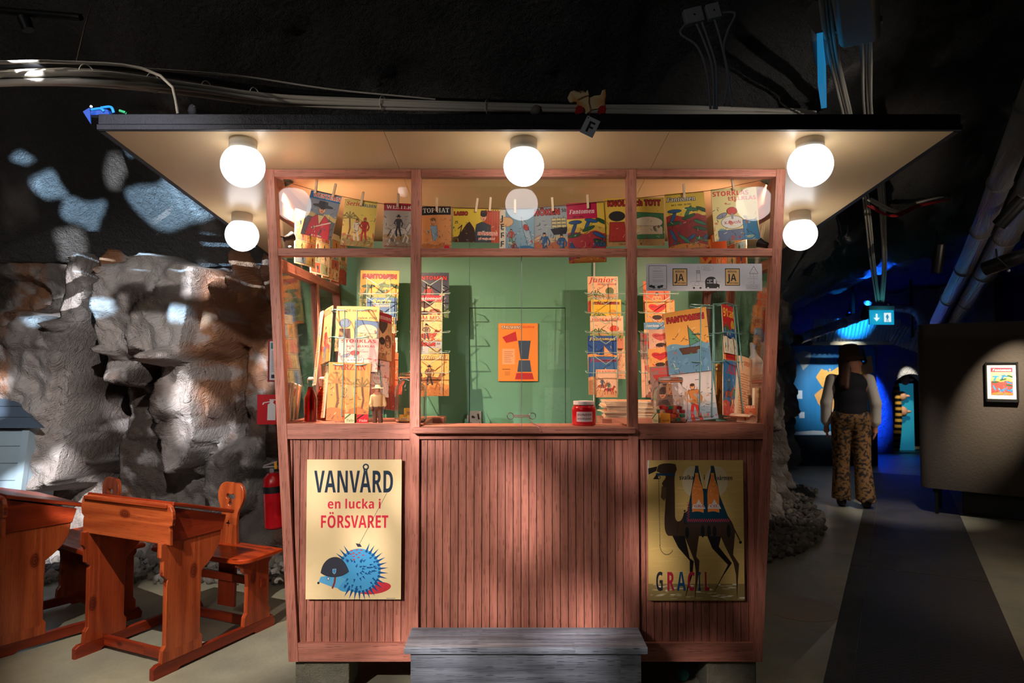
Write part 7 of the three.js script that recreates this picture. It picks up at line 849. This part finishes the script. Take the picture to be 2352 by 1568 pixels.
cables(pA, 7, 0.009, CABW, 'white cable in the left overhead bundle running to the exit sign', 'left overhead cable bundle', 3, 0.022); cables(pB, 6, 0.009, CABW, 'white cable in the right overhead bundle running to the exit sign', 'right overhead cable bundle', 4, 0.022);
cables([at(1995, 470, 6.1), at(2040, 492, 6.1), at(2110, 470, 6.5), at(2220, 450, 7.2), at(2300, 445, 7.6)], 3, 0.009, CABR, 'red cable sagging below the overhead bundle', 'red overhead cables', 5, 0.016); cables([at(1995, 455, 6.15), at(2050, 482, 6.2), at(2110, 462, 6.6), at(2220, 440, 7.2), at(2300, 436, 7.6)], 3, 0.009, CABW, 'white cable lying along the sagging red ones', 'white cables by the red ones', 6, 0.016);
cables([V(-7.3, 2.75, -0.6), V(-4.6, 2.66, -1.7), at(-160, 190, 2.55), at(0, 182, 2.85), at(200, 178, 3.1), at(420, 202, 3.6), at(620, 228, 4.0), at(900, 240, 4.3), at(1230, 248, 4.5), at(1560, 254, 4.6), at(1860, 262, 4.8)], 6, 0.014, CABW, 'pale cable in the bundle along the tray above the kiosk', 'cables on the tray above the kiosk', 7, 0.033);
{ const pts = [V(-7.3, 2.8, -0.6), V(-4.6, 2.71, -1.75), at(-160, 160, 2.6), at(0, 152, 2.9), at(200, 150, 3.15), at(420, 176, 3.65), at(620, 206, 4.05), at(900, 226, 4.35), at(1230, 238, 4.55), at(1560, 246, 4.65), at(1860, 256, 4.85)]; solo('cable_tray', tube(pts, 0.02, 70, 4), std({ color: hex(0x121316), roughness: 0.5 }), 'black cable tray hung across the vault above the kiosk', 'cable tray'); solo('cable', tube([V(-7.3, 2.84, -0.6), V(-4.6, 2.75, -1.75), at(-100, 138, 2.6), at(120, 142, 3), at(330, 158, 3.3), at(390, 190, 3.35), at(409, 262, 3.3)], 0.008, 80, 6), CABW, 'single white cable dropping from the tray to the kiosk roof', 'cable'); solo('cable', tube([at(330, 158, 3.3), at(560, 176, 3.9), at(760, 205, 4.2), at(1000, 228, 4.4)], 0.006, 40, 6), CABW, 'thin white cable running above the black tray', 'cable');
  for (const [x, y, d] of [[200, 172, 3.1], [352, 190, 3.4], [475, 206, 3.75], [585, 220, 3.95], [880, 238, 4.28], [1120, 246, 4.45]]) { const p = at(x, y, d); solo('cable_tie', new THREE.TorusGeometry(0.05, 0.003, 6, 20).scale(0.8, 0.95, 1).rotateY(1.2).translate(p.x, p.y, p.z), CABW, 'white cable tie round the bundle on the tray', 'cable tie', 'ties on the tray cables'); }
  const a = at(210, 10, 3.3), b = at(195, 60, 3.25), c = at(176, 140, 3.1); solo('chain', wire([[a.x, a.y, a.z], [b.x, b.y, b.z], [c.x, c.y, c.z]], 0.003), metal(0x8a7a68, 0.5), 'thin chain holding up the cable tray at the left', 'chain'); }
{ const G = plastic(0x8f9092, 0.5); for (const [x, y, w, lab] of [[1592, 38, 0.11, 'grey junction box with four cables on the vault'], [1637, 28, 0.08, 'smaller grey junction box beside the first']]) { const p = at(x, y, 4.0), g = thing('junction_box', lab, 'junction box', p); g.rotation.z = 0.25; part('box', cbox(w, 0.09, 0.05, 0, 0, 0, 0.005), G, g); part('screw', new THREE.CylinderGeometry(0.005, 0.005, 0.004, 10).rotateX(Math.PI / 2).translate(0, 0, 0.027), DARKMETAL, g); } const W2 = plastic(0x77777a, 0.6);
  for (const pts of [[[1575, 55], [1562, 75], [1600, 105], [1622, 160], [1632, 250]], [[1600, 55], [1615, 90], [1635, 150], [1640, 250]], [[1612, 50], [1628, 95], [1644, 150], [1646, 250]], [[1640, 40], [1652, 80], [1668, 150], [1682, 245]], [[1655, 30], [1688, 30], [1672, 70], [1662, 110], [1672, 170], [1664, 240]]]) solo('cable', tube(pts.map(([x, y]) => at(x, y, 4.0)), 0.008, 30, 6), W2, 'grey cable running down from the junction boxes', 'cable', 'junction box cables'); }
{ const a = at(-70, 18, 3.4), b = at(186, 40, 3.3), g = thing('ceiling_track', 'black lighting track on the vault at the top left', 'track', [0, 0, 0]); part('rail', bar(a, b, 0.02, 4), BLACK, g); const c = at(60, 55, 3.35); part('lamp_head', new THREE.CylinderGeometry(0.03, 0.025, 0.07, 16).rotateZ(0.4).translate(c.x, c.y, c.z), BLACK, g); part('stem', bar(at(50, 28, 3.35), c, 0.006), BLACK, g); }
// fluorescent fitting, unlit, hanging over the aisle
{ const a = at(1975, 108, 3.4), g = thing('fluorescent_fitting', 'unlit fluorescent fitting with ribbed clear cover overhead', 'lamp', a, CTURN); g.rotation.x = 0.0; part('diffuser', place(new RoundedBoxGeometry(0.19, 0.1, 1.2, 3, 0.035), 0, 0.05, 0.6), phy({ color: hex(0xb9c0b6), roughness: 0.35, transmission: 0.35, thickness: 0 }), g); part('tray', cbox(0.15, 0.03, 1.16, 0, 0.12, 0.6, 0.004), plastic(0x8d9290, 0.5), g); for (const s of [-1, 1]) part('latch', cbox(0.012, 0.03, 0.03, s * 0.099, 0.07, 0.1, 0.003), STEEL, g); for (const z of [0.2, 1.0]) part('hanger', bar([0, 0.13, z], [0, 1.0, z], 0.004), STEEL, g); }
// exit signs
{
  const sign = signTex(256, 160, (c, W, H) => { c.fillStyle = '#1fb8b4'; c.fillRect(0, 0, W, H); });
  const em = canvasTex(256, 160, (c, W, H) => { c.fillStyle = '#14a0cc'; c.fillRect(0, 0, W, H); c.fillStyle = '#eefcff'; c.fillRect(150, 30, 76, 100); c.fillStyle = '#14a0cc'; A.person(c, 186, 124, 80, { shirt: '#14a0cc', legs: '#14a0cc', skin: '#14a0cc', hair: '#14a0cc' }); A.poly(c, [[62, 40], [82, 40], [82, 84], [106, 84], [72, 124], [38, 84], [62, 84]], '#eefcff'); });
  const p = at(2023, 729, 8.25), g = thing('exit_sign', 'lit green exit sign with arrow and running man in the corridor', 'exit sign', p); part('lit_sign_face', frontUV(new THREE.BoxGeometry(0.29, 0.175, 0.012)).translate(0, 0, 0.02), std({ color: 0x111111, emissive: 0xffffff, emissiveMap: em, emissiveIntensity: 0.9, roughness: 0.4 }), g); part('housing', cbox(0.31, 0.05, 0.06, 0, 0.115, 0, 0.004), plastic(0x70757a), g); part('back_plate', cbox(0.29, 0.175, 0.02, 0, 0, 0.002, 0.002), plastic(0x70757a), g); part('hanger', bar([0, 0.13, 0], [0, 0.5, 0], 0.006), DARKMETAL, g);
  const L = new THREE.PointLight(new THREE.Color().setRGB(0.1, 0.85, 1), 0.05, 0, 2); L.name = 'exit_light'; L.position.set(0, 0, 0.12); L.castShadow = true; L.shadow.radius = 3; g.add(L);
  const q = at(1884, 133, 3.4), h = thing('exit_sign', 'edge lit blue acrylic exit sign seen from its edge over the kiosk roof', 'exit sign', q, -0.47); part('lit_sign_plate', cbox(0.028, 0.27, 0.36, 0, 0, -0.18, 0.002), std({ color: hex(0x1b6d9c), emissive: new THREE.Color().setRGB(0.01, 0.14, 0.3), emissiveIntensity: 1, roughness: 0.15 }), h); part('housing', [cbox(0.09, 0.16, 0.34, 0, 0.18, -0.2, 0.02)], plastic(0x8d9298), h); part('end_cap', extr(shape2([[-0.02, 0.13], [0.02, 0.13], [0.06, 0.2], [0.062, 0.25], [0.03, 0.29], [-0.03, 0.29], [-0.062, 0.25], [-0.06, 0.2]]), 0.012, 0.002), plastic(0x55524c), h); part('hanger', bar([0, 0.27, -0.02], [0, 0.8, -0.02], 0.012), DARKMETAL, h);
}
// big theatre spotlight hanging from the duct, and the other lamps of the corridor
{ const p = at(2262, 618, 5.2), q = at(2340, 590, 5.0); const g = thing('theatre_spotlight', 'black theatre spotlight hanging below the silver ducts', 'spotlight', p); g.quaternion.setFromUnitVectors(V(0, 0, 1), p.clone().sub(q).normalize()); part('barrel', place(lathe([[0.055, 0], [0.055, -0.2], [0.05, -0.3], [0, -0.3]], 24), 0, 0, 0, Math.PI / 2), HOUSING, g); part('lens', new THREE.CylinderGeometry(0.05, 0.05, 0.004, 24).rotateX(Math.PI / 2).translate(0, 0, -0.004), phy({ color: hex(0x6a86a8), roughness: 0.1, metalness: 0.2 }), g); part('yoke', wire([[0.06, 0, -0.16], [0.07, 0.12, -0.16], [0, 0.14, -0.16]], 0.006), HOUSING, g); for (const y of [-0.06, 0.06]) part('knob', new THREE.SphereGeometry(0.012, 10, 8).translate(y, -0.04, -0.15), STEEL, g); }
spotLamp('small spotlight over the framed print', [4.62, 2.7, -5.55], [4.73, 1.28, -6.56], [1, 0.86, 0.66], 62, 12, { soft: 0.8, pen: 1 });
spotLamp('small spotlight over the world map', [4.78, 2.25, -8.7], [4.8, 1.15, -10.4], [0.85, 0.95, 1], 26, 30, { soft: 1, pen: 0.8 });
spotLamp('blue spotlight at the end of the corridor', [5.3, 2.3, -10.7], [5.9, 1.0, -12.0], [0.006, 0.07, 1], 420, 70, { soft: 1, pen: 0.7 });
spotLamp('cyan spotlight turned up at the canopy', [4.62, 1.6, -9.0], [4.95, 2.2, -9.9], [0.01, 0.3, 1], 26, 60, { soft: 1, pen: 0.7 });
spotLamp('blue spotlight behind the exit sign turned at the vault', [4.72, 2.2, -9.1], [4.5, 2.95, -8.3], [0.006, 0.1, 1], 45, 58, { soft: 1, pen: 0.7 });
spotLamp('spotlight inside the archway', [6.72, 1.95, -11.2], [6.98, 0.8, -12.3], [1, 0.85, 0.62], 8, 13, { soft: 1 });
spotLamp('small spotlight throwing light on the corridor floor', [3.9, 2.55, -6.2], [4.0, 0, -7.0], [1, 0.9, 0.84], 14, 36, { soft: 1, pen: 0.9 });
// framed pictures on the wall behind the photographer, mirrored in the serving window
{ const zr = 2.99, D = 3.128 * 2 + zr, list = [[1092, 716, 20, 74], [1124, 716, 20, 74], [1150, 716, 22, 74], [1297, 700, 24, 56], [1282, 803, 50, 90], [1280, 938, 58, 96], [1085, 800, 30, 60]]; list.forEach(([x, y, w, h], i) => { const p = at(x, y, D), f = thing('framed_drawing', ['left one of three narrow framed drawings behind the photographer', 'middle one of three narrow framed drawings behind the photographer', 'right one of three narrow framed drawings behind the photographer', 'small white framed drawing high behind the photographer', 'large framed colour drawing behind the photographer', 'large framed ink drawing low behind the photographer', 'framed drawing low at the end of the row behind the photographer'][i], 'picture', [p.x, p.y, zr], Math.PI), s = D / FOCAL; part('frame', cbox(w * s + 0.03, h * s + 0.03, 0.02, 0, 0, 0, 0.003), BLACK, f); part('paper', cbox(w * s, h * s, 0.004, 0, 0, 0.0105, 0), signTex(64, 96, (c) => { c.fillStyle = '#dcdad2'; c.fillRect(0, 0, 64, 96); for (let k = 0; k < 40; k++) { c.fillStyle = `rgba(60,60,50,${0.2 + 0.4 * hsh(k, i, 1)})`; c.fillRect(64 * hsh(k, i, 2), 96 * hsh(k, i, 3), 6, 3); } }), f); });
  spotLamp('spotlight washing the drawings behind the photographer', [0.3, 2.9, 1.3], [0.25, 1.45, 3.0], [1, 0.95, 0.85], 16, 32, { soft: 1, pen: 0.8 }); }
renderer.render(scene, camera);
